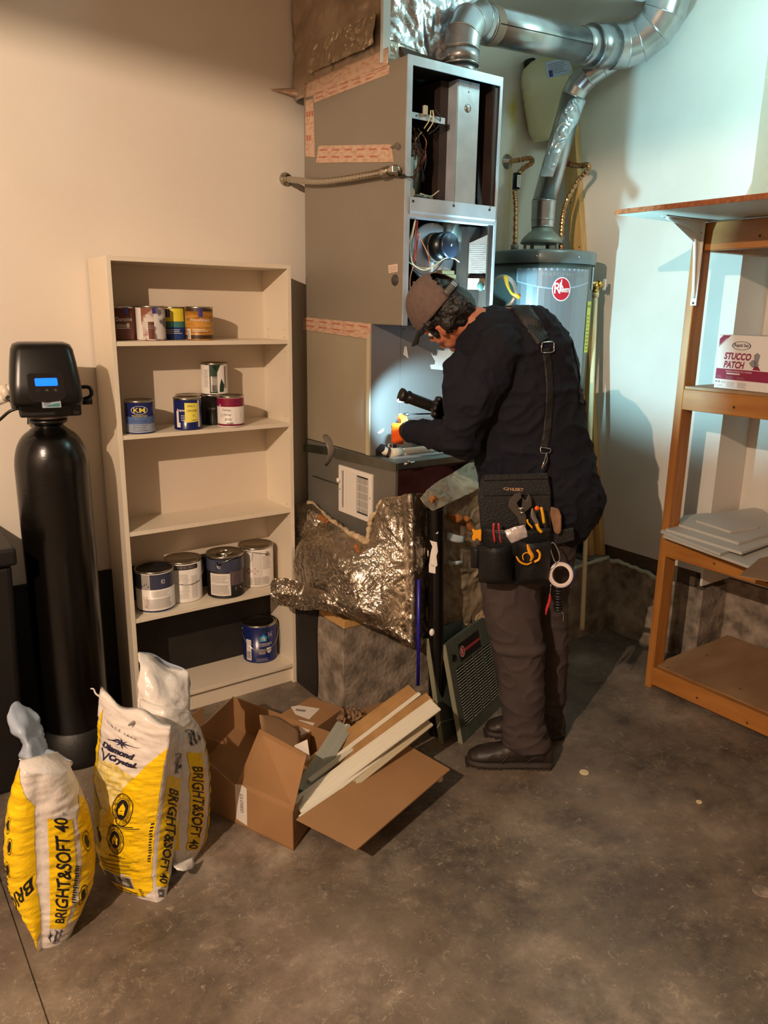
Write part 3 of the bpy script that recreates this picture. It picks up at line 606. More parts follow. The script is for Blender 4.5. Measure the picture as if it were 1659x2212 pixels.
def logo(b, f, cx, cy, w, h, rot=0, flip=1):
    def T(u, v): c, s = math.cos(rot), math.sin(rot); return (cx+(u*c*w-v*s*w), cy+(u*s*h+v*c*h))
    def put(item): vs, fs = item; b.m(4).decal(([T(*v) for v in vs], fs), f, st)
    put(text('Diamond', .22, .88, bold=.045, shear=.3, cx=.0, cy=.12)); put(text('Crystal.', .24, .72, bold=.045, shear=.3, cx=.16, cy=-.17))
    for a in range(8):
        t = a*PI/4+.2; r = .50 if a in (0, 4) else (.24 if a % 2 else .30); put(poly((.08+r*math.cos(t), .42+r*.6*math.sin(t)), (.08+.030*math.cos(t+PI/2), .42+.022*math.sin(t+PI/2)), (.08-.030*math.cos(t+PI/2), .42-.022*math.sin(t+PI/2))))
    put(poly((-.30, .34), (-.02, .50), (.03, .47), (-.26, .34))); put(poly((-.46, -.02), (-.42, -.02), (-.34, -.28), (-.20, -.04), (-.17, -.04), (-.345, -.36)))
nA = V((.9, .44, 0)); nB = V((-.74, .67, 0))
# middle bag, facing the camera
def front2(b, f, f2):
    b.m(0).decal(poly((-.0, .50), (.0, .84), (.10, .955), (.075, .60), (.04, .52)), f, st)
    b.m(0).decal(poly((.0, .05), (.0, .52), (.30, .47), (.50, .57), (.72, .68), (1.0, .87), (1.0, .80), (1.0, .10), (.80, .055), (.3, .05)), f, st)
    b.m(1).decal(poly((.05, .60), (.10, .70), (.40, .72), (.70, .675), (.45, .53), (.25, .45), (.22, .52)), lambda u, v: f(u, v)+V((-.3, -.8, 0))*.0006, st)
    b.m(2).decal(poly((.0, .30), (.0, .62), (.06, .56), (.2, .52), (.22, .50), (.16, .30)), lambda u, v: f(u, v)+V((-.3, -.8, 0))*.0006, st)
    logo(b, f2, .42, .765, .58, .165); b.m(3).decal(text('SINCE 1886', .012, .45, cx=.42, cy=.895, rot=-.05, space=1.6), f2, st)
    badge(b, f, f2, .60, .515, .145, .072); badge(b, f, f2, .50, .375, .140, .070, 'HELPS LEAVE CLEAN')
    b.m(3).decal(disc(.16, .37, .05, .035), f2, st)
    b.m(3).decal(bars(.42, .435, .86, .448, 2, .5), f2, st); b.m(3).decal(bars(.36, .288, .66, .30, 2, .5), f2, st)
    for y0 in (.262, .238, .212): b.m(3).decal(bars(.14, y0, .88, y0+.014, 2, .35, int(y0*100)), f2, st)
    b.m(5).decal(rect(.12, .095, .70, .19), f, st); b.m(3).decal(bars(.44, .10, .68, .17, 16, 1, 3, True), f2); b.m(3).decal(bars(.15, .105, .40, .18, 6, .45), f2, st); b.m(3).decal(rect(.12, .192, .70, .195), f2, st)
    b.m(3).decal(text('Not for Direct', .018, .46, bold=.03, cx=.50, cy=.076), f2, st); b.m(3).decal(text('Food Use', .018, .30, bold=.03, cx=.52, cy=.054), f2, st)
    b.m(3).decal(bars(.78, .055, .85, .11, 7, .5), f2); b.m(3).decal(bars(.95, .26, .985, .46, 14, .5, 4), f2, st)
def side2(b, f, f2):
    b.m(0).decal(rect(.10, .12, .66, .70), f, st)
    logo(b, f2, .40, .79, .50, .14, -PI/2)
    b.m(3).decal(text('BRIGHT&SOFT 40', .46, .50, bold=.02, cx=0, cy=0), lambda u, v: f2(.38+v*.80, .385-u*.98), st)
    b.m(3).decal(bars(.12, .055, .52, .105, 10, .6, 4), f2)
def extra2(Rt, SA, SB):
    b = B(M_bag); top = [SA(j/20, 0) for j in range(21)]
    rows = [[p+V((0, 0, 0)) for p in top], [p+V((.01, .02, .006))+V((0, 0, .010*math.sin(j*.6))) for j, p in enumerate(top)], [p+V((.02, .05, -.004))+V((0, 0, .012*math.sin(j*.5+1))) for j, p in enumerate(top)]]
    b.grid(rows, .001); b.build('folded_top', Rt, smooth=True)
    b = B(M_bag); q = at(213, 1497, 1, top[0].y); b.tube(curve([top[0]+V((.01, 0, -.01)), top[0]+V((-.008, 0, .008)), on(203, 1489, nA, top[0]), on(196, 1488, nA, top[0])], 10), [.010, .009, .008, .006, .006, .005, .005, .004, .004, .003], 8, flat=.4); b.build('torn_corner', Rt)
    b = B(m_prt); c = SA(.58, .03, .004); b.ball(c, (.020, .004, .006), 14, 6, Matrix.Rotation(.3, 3, 'Z')); b.build('hand_hole', Rt)
bag('open salt bag facing the camera, large blue-black logo over yellow, middle of the three bags',
    [(213, 1503), (212, 1560), (208, 1620), (203, 1690), (204, 1760), (210, 1830), (224, 1880), (262, 1925)],
    [(368, 1575), (362, 1620), (353, 1668), (345, 1720), (336, 1790), (331, 1850), (330, 1905), (340, 1957)],
    [(396, 1592), (394, 1630), (391, 1680), (386, 1740), (381, 1800), (372, 1862), (364, 1910), (356, 1955)],
    V((.65, 2.037, 0)), nA, nB, .035, .02, front2, side2, extra2, 3)
# right bag behind it
def front3(b, f, f2): b.m(0).decal(rect(0, .1, .8, .7), f, st)
def side3(b, f, f2):
    b.m(0).decal(rect(.24, .10, .60, .66), f, st); b.m(0).decal(poly((.80, .10), (1, .10), (1, .82), (.84, .72)), f, st)
    b.m(0).decal(rect(.0, .10, .08, .5), f, st)
    logo(b, f2, .43, .78, .42, .14, -PI/2)
    b.m(3).decal(text('BRIGHT&SOFT 40', .34, .48, bold=.015), lambda u, v: f2(.42+v*.80, .345-u*.98), st)
def extra3(Rt, SA, SB):
    # open mouth: a standing white sheet with blue-grey inside
    P = patch([[at(296, 1412, 1, 2.36), at(330, 1418, 1, 2.38), at(365, 1440, 1, 2.36), at(406, 1450, 1, 2.33)],
               [at(303, 1440, 1, 2.33), at(332, 1450, 1, 2.31), at(368, 1470, 1, 2.30), at(408, 1475, 1, 2.31)],
               [at(300, 1470, 1, 2.32), at(330, 1478, 1, 2.28), at(365, 1495, 1, 2.27), at(408, 1505, 1, 2.29)],
               [at(298, 1500, 1, 2.30), at(330, 1510, 1, 2.26), at(370, 1525, 1, 2.25), at(410, 1530, 1, 2.27)],
               [at(300, 1535, 1, 2.28), at(335, 1540, 1, 2.25), at(375, 1556, 1, 2.24), at(412, 1552, 1, 2.25)]], 24, 22)
    b = B(M_bag); b.grid(crumple(P, .006, 22, 5), .0012); b.build('open_mouth', Rt, smooth=True)
    P = patch([[at(299, 1408, 1, 2.38), at(330, 1412, 1, 2.40), at(362, 1430, 1, 2.40), at(402, 1447, 1, 2.36), at(412, 1475, 1, 2.34)], [at(303, 1420, 1, 2.38), at(332, 1428, 1, 2.40), at(362, 1452, 1, 2.40), at(398, 1462, 1, 2.36), at(409, 1500, 1, 2.34)], [at(310, 1440, 1, 2.36), at(335, 1452, 1, 2.38), at(368, 1478, 1, 2.38), at(390, 1500, 1, 2.33), at(404, 1530, 1, 2.32)]], 12, 20)
    b = B(M_bagin); b.grid(P, .001); b.build('mouth_lining', Rt, smooth=True)
    b = B(M_bag); P = patch([[at(372, 1868, 1, 2.13), at(395, 1862, 1, 2.12), at(416, 1852, 1, 2.13)], [at(376, 1874, 1, 2.10), at(396, 1876, 1, 2.09), at(418, 1868, 1, 2.12)], [at(384, 1878, 1, 2.09), at(396, 1882, 1, 2.08), at(414, 1876, 1, 2.11)]], 8, 10); b.grid(P, .003); b.build('bottom_flap', Rt, smooth=True)
bag('salt bag with torn open white mouth, rightmost of the three bags beside the cardboard box',
    [(300, 1510), (300, 1560), (300, 1620), (300, 1680), (300, 1740), (310, 1800), (330, 1850)],
    [(352, 1530), (362, 1575), (368, 1620), (372, 1680), (374, 1740), (376, 1810), (384, 1868)],
    [(408, 1540), (434, 1575), (445, 1620), (452, 1690), (452, 1760), (445, 1815), (424, 1862)],
    V((.745, 2.13, 0)), V((.9, .44, 0)), V((-.62, .78, 0)), .02, .035, front3, side3, extra3, 7)
# left bag
def front1(b, f, f2):
    b.m(0).decal(poly((.0, .12), (.0, .93), (.22, .99), (.80, .86), (.97, .80), (.97, .10), (.5, .02)), f, st); b.m(0).decal(poly((.36, .08), (.62, .06), (.72, .0), (.6, .0)), f, st)
    b.m(3).decal(text('BRIG', .075, .80, bold=.02, rot=PI+.1, cx=.52, cy=.36), f2, st)
    for cx, cy in ((.30, .70), (.42, .61), (.34, .50)): b.m(3).decal(annulus(cx, cy, .085, .04, .9), f2, st); b.decal(disc(cx, cy, .05, .026), f2, st)
    b.m(3).decal(bars(.04, .38, .28, .52, 7, .4, 3), f2, st)
def side1(b, f, f2):
    b.m(0).decal(rect(.10, .12, .43, .74), f, st); b.m(0).decal(poly((.53, .16), (1, .2), (1, .80), (.74, .86), (.52, .74)), f, st)
    b.m(3).decal(text('BRIGHT&SOFT 40', .22, .60, bold=.02), lambda u, v: f2(.26-v*.85, .455+u*.98), st)
    b.m(3).decal(text('LB', .012, .04, rot=PI/2, cx=.30, cy=.76), f2)
    logo(b, f2, .28, .07, .36, .09, PI/2); b.m(3).decal(bars(.41, .30, .49, .50, 16, .5, 5), f2, st)
    for cx, cy in ((.66, .62), (.62, .34)): b.m(3).decal(annulus(cx, cy, .09, .055, .9), f2, st); b.decal(disc(cx, cy, .05, .033), f2, st)
def extra1(Rt, SA, SB):
    P = patch([[at(40, 1640, 1, 2.34), at(70, 1636, 1, 2.36), at(112, 1636, 1, 2.30), at(158, 1648, 1, 2.22)],
               [at(52, 1650, 1, 2.32), at(80, 1652, 1, 2.25), at(118, 1656, 1, 2.19), at(152, 1660, 1, 2.17)],
               [at(58, 1665, 1, 2.27), at(82, 1672, 1, 2.21), at(116, 1680, 1, 2.15), at(140, 1690, 1, 2.15)],
               [at(72, 1688, 1, 2.23), at(90, 1700, 1, 2.18), at(112, 1712, 1, 2.13), at(124, 1722, 1, 2.14)]], 18, 18)
    b = B(M_bag, M_ink); b.grid(P, .0015); b.m(1).decal(text('TWO-WAY BAG', .010, .04, rot=PI), planar(at(100, 1690, 1, 2.15), V((.82, -.57, 0)), V((0, .1, 1)), .003)); b.build('front_lip', Rt, smooth=True)
    P = patch([[at(18, 1535, 1, 2.42), at(32, 1518, 1, 2.45), at(55, 1530, 1, 2.46), at(82, 1543, 1, 2.44)],
               [at(17, 1560, 1, 2.39), at(38, 1560, 1, 2.37), at(60, 1558, 1, 2.39), at(85, 1566, 1, 2.42)],
               [at(36, 1590, 1, 2.36), at(52, 1590, 1, 2.33), at(70, 1590, 1, 2.36), at(92, 1590, 1, 2.40)],
               [at(48, 1612, 1, 2.34), at(62, 1612, 1, 2.31), at(80, 1612, 1, 2.34), at(99, 1612, 1, 2.38)],
               [at(44, 1638, 1, 2.34), at(66, 1640, 1, 2.30), at(84, 1640, 1, 2.33), at(105, 1640, 1, 2.36)]], 26, 16)
    b = B(M_bagin); b.grid(crumple(P, .006, 26, 3), .0012); b.build('twisted_tail', Rt, smooth=True)
    P = patch([[at(42, 1642, 1, 2.36), at(60, 1622, 1, 2.38), at(105, 1618, 1, 2.36), at(157, 1645, 1, 2.24)], [at(60, 1640, 1, 2.36), at(75, 1632, 1, 2.35), at(105, 1632, 1, 2.32), at(140, 1645, 1, 2.24)], [at(70, 1644, 1, 2.30), at(85, 1642, 1, 2.28), at(105, 1642, 1, 2.26), at(130, 1648, 1, 2.21)]], 10, 16)
    b = B(M_bagin); b.grid(P, .001); b.build('mouth_lining', Rt, smooth=True)
bag('salt bag with a twisted blue-grey tail, leftmost and nearest of the three bags',
    [(44, 1642), (30, 1690), (18, 1740), (11, 1800), (12, 1860), (24, 1920), (50, 1970), (72, 2010), (84, 2050)],
    [(78, 1672), (80, 1710), (80, 1760), (80, 1810), (82, 1860), (84, 1910), (90, 1960), (92, 2000), (90, 2052)],
    [(152, 1655), (174, 1700), (192, 1750), (201, 1800), (204, 1850), (198, 1905), (180, 1955), (164, 1990), (152, 2030)],
    V((.30, 2.07, 0)), V((.75, .66, 0)), V((-.45, .89, 0)), .035, .05, front1, side1, extra1, 11)
# ------------------------------------------------------------------ cardboard box with mouldings
R = thing('cardboard_box', 'long open cardboard box full of trim offcuts on the floor', 'cardboard box', (1.05, 2.2, 0))
A0 = V((1.106, 2.036, 0)); ul = V((-.37, .93, 0)).normalized(); ur = V((.80, .60, 0)).normalized()
hb = .155; LW = .60; RW = .50; th = .004; Z = V((0, 0, 1))
def bx(a, b_, z): return A0+ul*a+ur*b_+Z*z
def wall(b, p, q, h, n): p, q, n = V(p), V(q), V(n); b.hexa([p, q, q+n*th, p+n*th], [p+Z*h, q+Z*h, q+n*th+Z*h, p+n*th+Z*h])
b = B(M_card, M_cardi)
wall(b, bx(0, 0, 0), bx(LW, 0, 0), hb, ur); wall(b, bx(0, 0, 0), bx(0, RW, 0), hb, ul); wall(b, bx(LW, 0, 0), bx(LW, RW, 0), hb, -ul); wall(b, bx(0, RW, 0), bx(LW, RW, 0), hb, -ur)
b.prism([bx(0, 0, .001), bx(LW, 0, .001), bx(LW, RW, .001), bx(0, RW, .001)], Z*.003); b.build('box_body', R)
b = B(M_card); q = [on(x, y, ur, bx(0, 0, 0)) for x, y in ((629, 1760), (545, 1695), (560, 1577), (662, 1632))]; q = [bx(.0, .0, hb), bx(.26, 0, hb), on(560, 1576, ur-ul*.0, bx(0, .02, 0)), on(662, 1631, ur, bx(0, .02, 0))]; b.prism(q, ur*th); b.build('upright_flap', R)
b = B(M_card); q = [bx(.0, .0, hb+.002), on(652, 1778, Z, (0, 0, hb)), on(770, 1838, Z, (0, 0, hb-.07)), on(975, 1668, Z, (0, 0, hb-.05)), on(880, 1608, Z, (0, 0, hb)), bx(.0, RW*.9, hb)]
q = [on(640, 1772, Z, (0, 0, hb)), on(770, 1838, Z, (0, 0, .105)), on(972, 1664, Z, (0, 0, .115)), on(878, 1610, Z, (0, 0, .160))]
b.prism(q, V((0, 0, .005))); b.build('folded_out_flap', R)
b = B(M_card); q = [bx(.27, 0, hb), bx(.60, 0, hb), bx(.60, -.0, hb+.115), bx(.52, 0, hb+.10), bx(.36, 0, hb+.035)]; b.prism(q, ur*th); b.build('side_flap', R)
b = B(M_card); q = [bx(LW, 0, hb), bx(LW, RW*.5, hb), bx(LW+.02, RW*.55, hb+.06), bx(LW+.03, .08, hb+.075), bx(LW+.01, 0, hb+.06)]; b.prism(q, -ul*th); b.build('torn_end_flap', R)
b = B(M_cardi); P = patch([[at(560, 1545, 1, 2.42), at(600, 1550, 1, 2.44), at(648, 1580, 1, 2.40)], [at(562, 1562, 1, 2.40), at(605, 1575, 1, 2.40), at(648, 1600, 1, 2.38)], [at(566, 1590, 1, 2.40), at(605, 1610, 1, 2.38), at(648, 1622, 1, 2.36)]], 8, 10); b.grid(P, .004); b.build('inner_flap', R)
b = B(M_tape, M_ink, M_paper); fn = planar(bx(.20, 0, 0), -ul, Z, .0015)
fn = lambda u, v: bx(.265-u, -.001, v)
b.m(2).decal(([(.0, .02), (.052, .012), (.056, hb+.01), (.03, hb+.016), (.0, hb+.006)], [(0, 1, 2, 3, 4)]), fn)
b.m(1).decal(text('CLOSED', .014, .075, rot=-PI/2, cx=.030, cy=.095), lambda u, v: bx(.265-u, -.0018, v)); b.build('closing_tape', R)
b = B(M_paper, m_prt); fn = planar(on(640, 1640, ur, bx(0, .08, 0)), -ul, Z, 0)
P = [[on(636, 1610, ur, bx(0, .06, 0)), on(664, 1597, ur, bx(0, .06, 0))], [on(640, 1640, ur, bx(0, .06, 0)), on(670, 1640, ur, bx(0, .06, 0))]]; b.grid(P, .001, smooth=False); tag(b.build('packing_paper', origin=P[1][0]), 'small torn white paper with a printed corner inside the cardboard box', 'paper')
b = B(M_card, M_paper, m_prt, M_cardi)
b.prism([on(x, y, Z, (0, 0, .13)) for x, y in ((596, 1548), (672, 1506), (741, 1530), (650, 1596))], Z*-.125); 
b.m(1).prism([on(x, y, Z, (0, 0, .1305)) for x, y in ((628, 1527), (646, 1524), (691, 1531), (668, 1554), (638, 1543))], Z*.001); b.m(2).prism([on(x, y, Z, (0, 0, .132)) for x, y in ((640, 1531), (662, 1534), (658, 1538), (638, 1535))], Z*.0006)
b.m(1).prism([on(x, y, Z, (0, 0, .1305)) for x, y in ((645, 1555), (680, 1562), (668, 1580), (648, 1590))], Z*.001)
tag(b.build('small_carton', origin=on(680, 1560, Z, (0, 0, .03))), 'small closed carton with a white address label lying behind the long box', 'cardboard box')
b = B(M_card); q = [on(x, y, Z, (0, 0, .004)) for x, y in ((700, 1512), (780, 1499), (795, 1508), (830, 1520), (800, 1560), (730, 1570))]; b.prism(q, Z*.004)
tag(b.build('cardboard_sheet', origin=q[0]), 'flat piece of cardboard on the floor against the concrete ledge', 'cardboard')
b = B(M_cardi); 
for k in range(26):
    c = on(748+random.uniform(-16, 30), 1548+random.uniform(-8, 10), Z, (0, 0, .10)); b.tube(curve([c+V((random.uniform(-.03, .03), random.uniform(-.03, .03), random.uniform(-.02, .03))) for _ in range(4)], 9), .008, 5, flat=.25)
tag(b.build('crumpled_packing', origin=on(748, 1560, Z, (0, 0, .08))), 'crumpled brown kraft packing paper beside the small carton', 'packing paper', kind='stuff')
# mouldings, each a thing; profile = stepped strip
def mould(label, p0, p1, w, up, m, name='door_casing', ridges=3, t=.012, loc0=None, grp='white trim boards sticking out of the cardboard box'):
    p0, p1, up = V(p0), V(p1), V(up); d = (p1-p0).normalized(); a = d.cross(up).normalized(); u = a.cross(d); prof = []
    for i in range(ridges*2+1):
        x = -w/2+w*i/(ridges*2); prof.append((x, t*(1 if i % 2 else .72)))
    prof = [(-w/2, 0)]+prof+[(w/2, 0)]
    b = B(m); b.hexa([p0+a*x+u*z for x, z in prof], [p1+a*x+u*z for x, z in prof]); return tag(b.build(name, origin=p0), label, 'trim board', grp)
M_mw = mat('white_trim_paint', '#d8d2c0', .4); M_mg = mat('grey_green_trim', '#8d9186', .5); M_mt = mat('raw_tan_trim', '#b08a58', .6, col2='#9c7646', nscale=5, stretch=(2, 2, 2))
U = V((-.28, -.42, .86))
def Q(px, py, z): return on(px, py, Z, (0, 0, z))
mould('widest white casing on top of the pile, running to the upper right', Q(640, 1745, .13), Q(940, 1524, .30), .062, U, M_mw, ridges=4)
mould('raw tan board with a frayed end, furthest of the pile', Q(665, 1660, .14), Q(892, 1492, .30), .06, U, M_mt, ridges=3)
mould('thin white strip along the right edge of the tan board', Q(690, 1665, .15), Q(906, 1500, .30), .016, U, M_mw, ridges=1)
mould('second raw tan board between the two white casings', Q(690, 1672, .14), Q(928, 1508, .29), .05, U, M_mt, ridges=3)
mould('narrow white strip resting left of the widest casing', Q(668, 1690, .16), Q(810, 1582, .20), .02, U, M_mw, ridges=2)
mould('thin cream strip below the widest casing, nearest the fold-out flap', Q(648, 1768, .13), Q(908, 1572, .22), .016, U, M_mw, ridges=1)
mould('grey-green stepped offcut standing short and steep beside the small carton', Q(655, 1712, .14), Q(745, 1568, .22), .07, V((-.2, -.3, .9)), M_mg, ridges=2)
mould('white quarter offcut leaning against the grey-green piece', Q(706, 1655, .15), Q(752, 1568, .22), .018, V((-.2, -.3, .9)), M_mw, ridges=2)
mould('wide grey-green board lying lowest in the box', Q(640, 1735, .12), Q(720, 1660, .14), .08, V((-.1, -.2, .95)), M_mg, ridges=2)
mould('cream casing half hidden under the widest one', Q(660, 1770, .11), Q(925, 1560, .235), .05, U, mat('cream_trim_paint', '#b9ae93', .5), ridges=3)
# small things on the floor
for (x, y), r, lb in (((2.304, 1.787), .019, 'round white plastic cap on the floor behind the near boot'), ((2.514, 1.406), .011, 'tiny white disc on bare concrete, furthest right of the small caps'), ((2.256, 1.013), .03, 'oval scuffed disc at the right edge of the picture')):
    b = B(M_cpvc if r < .02 else M_conc); b.lathe([(r, 0), (r, .003), (r*.9, .004)], (x, y, 0), n=24); tag(b.build('floor_cap', origin=(x, y, 0)), lb, 'cap')
p = Q(948, 1680, .012); b = B(M_cpvc); b.lathe([(.017, -.012), (.017, .0), (.012, .006)], p, n=20); tag(b.build('floor_cap', origin=p-Z*.012), 'pale cap peeking from under the fold-out cardboard flap', 'cap')
# ------------------------------------------------------------------ furnace
FX0, FX1, FY0, FY1, FZ0, FZ1 = 1.88, 2.348, 2.51, 3.262, 1.743, 2.695
R = thing('furnace', 'grey gas furnace with its front doors off, showing wires and blower', 'furnace', (2.11, 2.9, FZ0))
b = B(M_grey, M_vdark); b.box((FX0, FY0, FZ0), (FX0+.012, FY1, FZ1)); b.build('left_panel', R, bevel=.003)
b = B(M_dark); b.box((FX1-.012, FY0, FZ0), (FX1, FY1, FZ1)); b.build('right_panel', R)
b = B(M_galvd); b.box((FX0+.012, FY0, FZ1-.012), (FX1-.012, FY1, FZ1)); b.build('top_panel', R)
b = B(M_dark); b.box((FX0+.012, FY0+.02, FZ0), (FX1-.012, FY1, FZ0+.012)); b.build('bottom_panel', R)
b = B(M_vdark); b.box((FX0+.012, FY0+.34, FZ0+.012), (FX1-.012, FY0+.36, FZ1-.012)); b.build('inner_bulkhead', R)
b = B(M_galv); b.box((FX0-.001, FY0-.004, FZ0), (FX0+.022, FY0+.002, FZ1)); b.box((FX0+.012, FY0, FZ0), (FX0+.022, FY0+.03, FZ1)); b.build('front_flange', R)
b = B(M_galv); b.box((FX0+.022, FY0-.004, FZ1-.032), (FX1+.002, FY0+.002, FZ1)); b.build('front_flange', R)
b = B(M_galv, M_dark); b.box((FX1-.010, FY0-.004, FZ0), (FX1+.002, FY0+.002, FZ1-.032)); b.m(1).box((FX1-.03, FY0+.004, FZ0+.02), (FX1-.012, FY0+.012, FZ1-.04)); b.build('front_flange', R)
b = B(M_galv, M_ink); b.box((FX0+.018, FY0-.012, 2.165), (FX1-.012, FY0-.008, 2.215)); b.box((FX0+.018, FY0-.008, 2.145), (FX1-.012, FY0+.05, 2.165)); b.hexa([(FX0+.018, FY0-.012, 2.165), (FX1-.012, FY0-.012, 2.165), (FX1-.012, FY0+.0, 2.145), (FX0+.018, FY0+.0, 2.145)], [(FX0+.018, FY0-.008, 2.169), (FX1-.012, FY0-.008, 2.169), (FX1-.012, FY0+.004, 2.149), (FX0+.018, FY0+.004, 2.149)])
for x in (1.91, 2.11, 2.30): b.m(1).cyl((x, FY0-.014, 2.20), (x, FY0-.011, 2.20), .005, 10)
b.build('middle_rail', R)
b = B(M_galv, M_steel); b.box((2.152, 2.545, 2.215), (2.262, 2.549, 2.665)); b.box((2.150, 2.545, 2.215), (2.154, 2.60, 2.665)); b.m(1).lathe([(.016, 0), (.014, .003), (.006, .005)], (2.205, 2.5445, 2.57), (0, -1, 0), 20); b.cyl((2.21, 2.5445, 2.63), (2.21, 2.541, 2.63), .004, 8); b.build('baffle_plate', R)
b = B(M_dark); b.box((2.11, 2.60, 2.21), (2.152, 2.84, 2.665)); b.box((2.262, 2.56, 2.21), (2.266, 2.84, 2.665)); b.box((2.31, 2.60, 2.21), (2.314, 2.84, 2.60)); b.build('duct_channel', R)
b = B(M_galv, M_ink); b.box((FX0+.022, 2.555, 2.50), (2.10, 2.558, 2.522)); b.m(1); [b.cyl((x, 2.5545, 2.511), (x, 2.553, 2.511), .003, 8) for x in (1.96, 2.03)]; b.build('cross_bracket', R)
b = B(mat('nylon_clip', '#a89a86', .5)); b.box((1.985, 2.54, 2.515), (2.005, 2.553, 2.55)); b.build('wire_clip', R, bevel=.003)
b = B(mat('board_green', '#5c4a30', .6, col2='#7b3a24', nscale=30)); b.box((FX0+.03, 2.66, 2.30), (1.99, 2.67, 2.45)); 
for k in range(26): b.box(*(lambda p: (p, p+V((random.uniform(.006, .02), .012, random.uniform(.006, .03)))))(V((FX0+.035+random.random()*.09, 2.648, 2.31+random.random()*.12))))
b.build('control_board', R)
b = B(M_galv); b.box((FX0+.024, 2.53, 2.245), (FX0+.052, 2.533, 2.36)); b.build('side_bracket', R)
b = B(M_steel, M_dark); b.lathe([(.024, 0), (.024, .02), (.017, .03), (.017, .05)], (1.925, 2.60, 2.215), (0, 0, 1), 20); b.lathe([(.018, 0), (.018, .03)], (1.94, 2.58, 2.24), (0, -1, 0), 18); b.build('pressure_switch', R)
b = B(M_galvd); b.lathe([(.075, 0), (.08, .01), (.08, .02)], (2.035, 2.66, 2.222), (0, 0, 1), 30); b.cyl((2.04, 2.70, 2.235), (2.04, 2.70, 2.44), .05, 24); b.build('vent_drum', R)
# lower bay: inducer blower
Wp = M_disc = mat('bright_blower_plate', '#d6dce6', .35, .1)
bc = V((2.135, 2.66, 2.032)); b = B(M_disc); b.lathe([(.118, 0), (.118, -.012), (.110, -.016), (.02, -.016)], bc, (0, 1, 0), 48); b.build('blower_housing', R)
b = B(M_blk, M_prt_); b.cyl(bc+V((-.01, -.015, .02)), bc+V((.005, -.10, .025)), .055, 32); b.m(1)
for k in (0, .012, .024): b.lathe([(.056, 0), (.0585, .003), (.056, .006)], bc+V((-.009, -.022-k, .02)), (.1, -1, .05), 32, False)
b.build('motor', R)
b = B(mat('motor_cap_blue_black', '#1a2230', .35), M_steel); b.lathe([(.050, 0), (.050, .012), (.045, .018), (.001, .019)], bc+V((.006, -.10, .025)), (.1, -1, .05), 32); b.m(1).ball(bc+V((.008, -.119, .026)), .005); b.build('motor_cap', R)
b = B(M_galvd); b.lathe([(.045, 0), (.045, .06), (.06, .09)], (2.225, 2.66, 2.08), (0, 0, 1), 24); b.build('vent_neck', R)
b = B(mat('valve_bronze', '#5b4c35', .5, .3, col2='#6d5a3c', nscale=12), M_paper, m_red); b.box((2.13, 2.60, 1.86), (2.225, 2.68, 1.95)); b.box((2.15, 2.60, 1.95), (2.215, 2.67, 1.965)); b.m(1).box((2.185, 2.596, 1.875), (2.208, 2.60, 1.93)); b.m(2).box((2.185, 2.595, 1.92), (2.208, 2.599, 1.928)); b.build('gas_valve', R, bevel=.003)
b = B(M_dark); b.box((2.245, 2.60, 1.76), (2.262, 2.84, 2.14)); b.build('divider_plate', R)
b = B(mat('old_label', '#6e5a50', .6, col2='#5f4c43', nscale=40), m_prt, mat('tan_label', '#846e54', .6), M_ink)
fn = lambda u, v: V((FX1-.0135, 2.525+u, 1.90+v)); fl = planar((2.272, 2.57, 1.80), (.055, -.03, 0), (0, 0, 1), .001)
q0 = V((2.268, 2.575, 0)); b.prism([q0+Z*1.955, q0+V((.062, -.045, 1.955)), q0+V((.062, -.045, 2.11)), q0+V((.0, 0, 2.075))], V((.001, .002, 0))); b.m(2).prism([q0+Z*1.89, q0+V((.058, -.042, 1.89)), q0+V((.058, -.042, 1.935)), q0+V((0, 0, 1.935))], V((.001, .002, 0)))
fq = planar(q0, V((.062, -.045, 0)), Z, .001); b.m(1).decal(bars(.08, 1.965, .95, 2.07, 14, .3, 3), fq); b.m(1).decal(bars(.1, 1.897, .9, 1.928, 4, .4, 3), fq); b.build('rating_labels', R)
b = B(M_dark); b.box((2.262, 2.58, 1.76), (2.335, 2.60, 2.14)); b.build('burner_box', R)
b = B(mat('green_knob', '#33463f', .25)); b.ball(at(1038, 618, 1, 2.53), (.017, .012, .02)); b.build('knob', R)
def wire(col, pts, r=.0022, nm='wire'):
    b = B(mat('wire_'+col[1:], col, .45)); b.tube(curve(pts, 22), r, 6); return b.build(nm, R)
def wp(px, py, y): return at(px, py, 1, y)
wire('#d8c79a', [wp(898, 470, 2.53), wp(893, 500, 2.52), wp(886, 530, 2.52), wp(889, 560, 2.52), wp(896, 574, 2.53), wp(920, 583, 2.54), wp(950, 565, 2.55)])
wire('#cfc0a0', [wp(898, 470, 2.53), wp(880, 540, 2.53), wp(880, 562, 2.53), wp(893, 572, 2.53), wp(912, 579, 2.54), wp(935, 577, 2.54), wp(960, 558, 2.55), wp(980, 558, 2.55), wp(992, 566, 2.56)])
wire('#b8412e', [wp(899, 476, 2.54), wp(897, 520, 2.54), wp(893, 565, 2.54)]); wire('#c94f38', [wp(902, 476, 2.54), wp(900, 520, 2.55), wp(897, 565, 2.54)]); wire('#a33327', [wp(905, 500, 2.56), wp(900, 540, 2.55), wp(897, 570, 2.55)])
wire('#c77a4a', [wp(901, 500, 2.54), wp(918, 535, 2.54), wp(926, 555, 2.55), wp(930, 590, 2.56)]); wire('#d18c56', [wp(893, 574, 2.53), wp(886, 600, 2.52), wp(886, 630, 2.52), wp(888, 660, 2.53)])
wire('#15141a', [wp(956, 535, 2.56), wp(960, 555, 2.56), wp(945, 580, 2.55), wp(932, 590, 2.56)]); wire('#15131a', [wp(890, 580, 2.54), wp(905, 592, 2.54), wp(915, 596, 2.54)], .004)
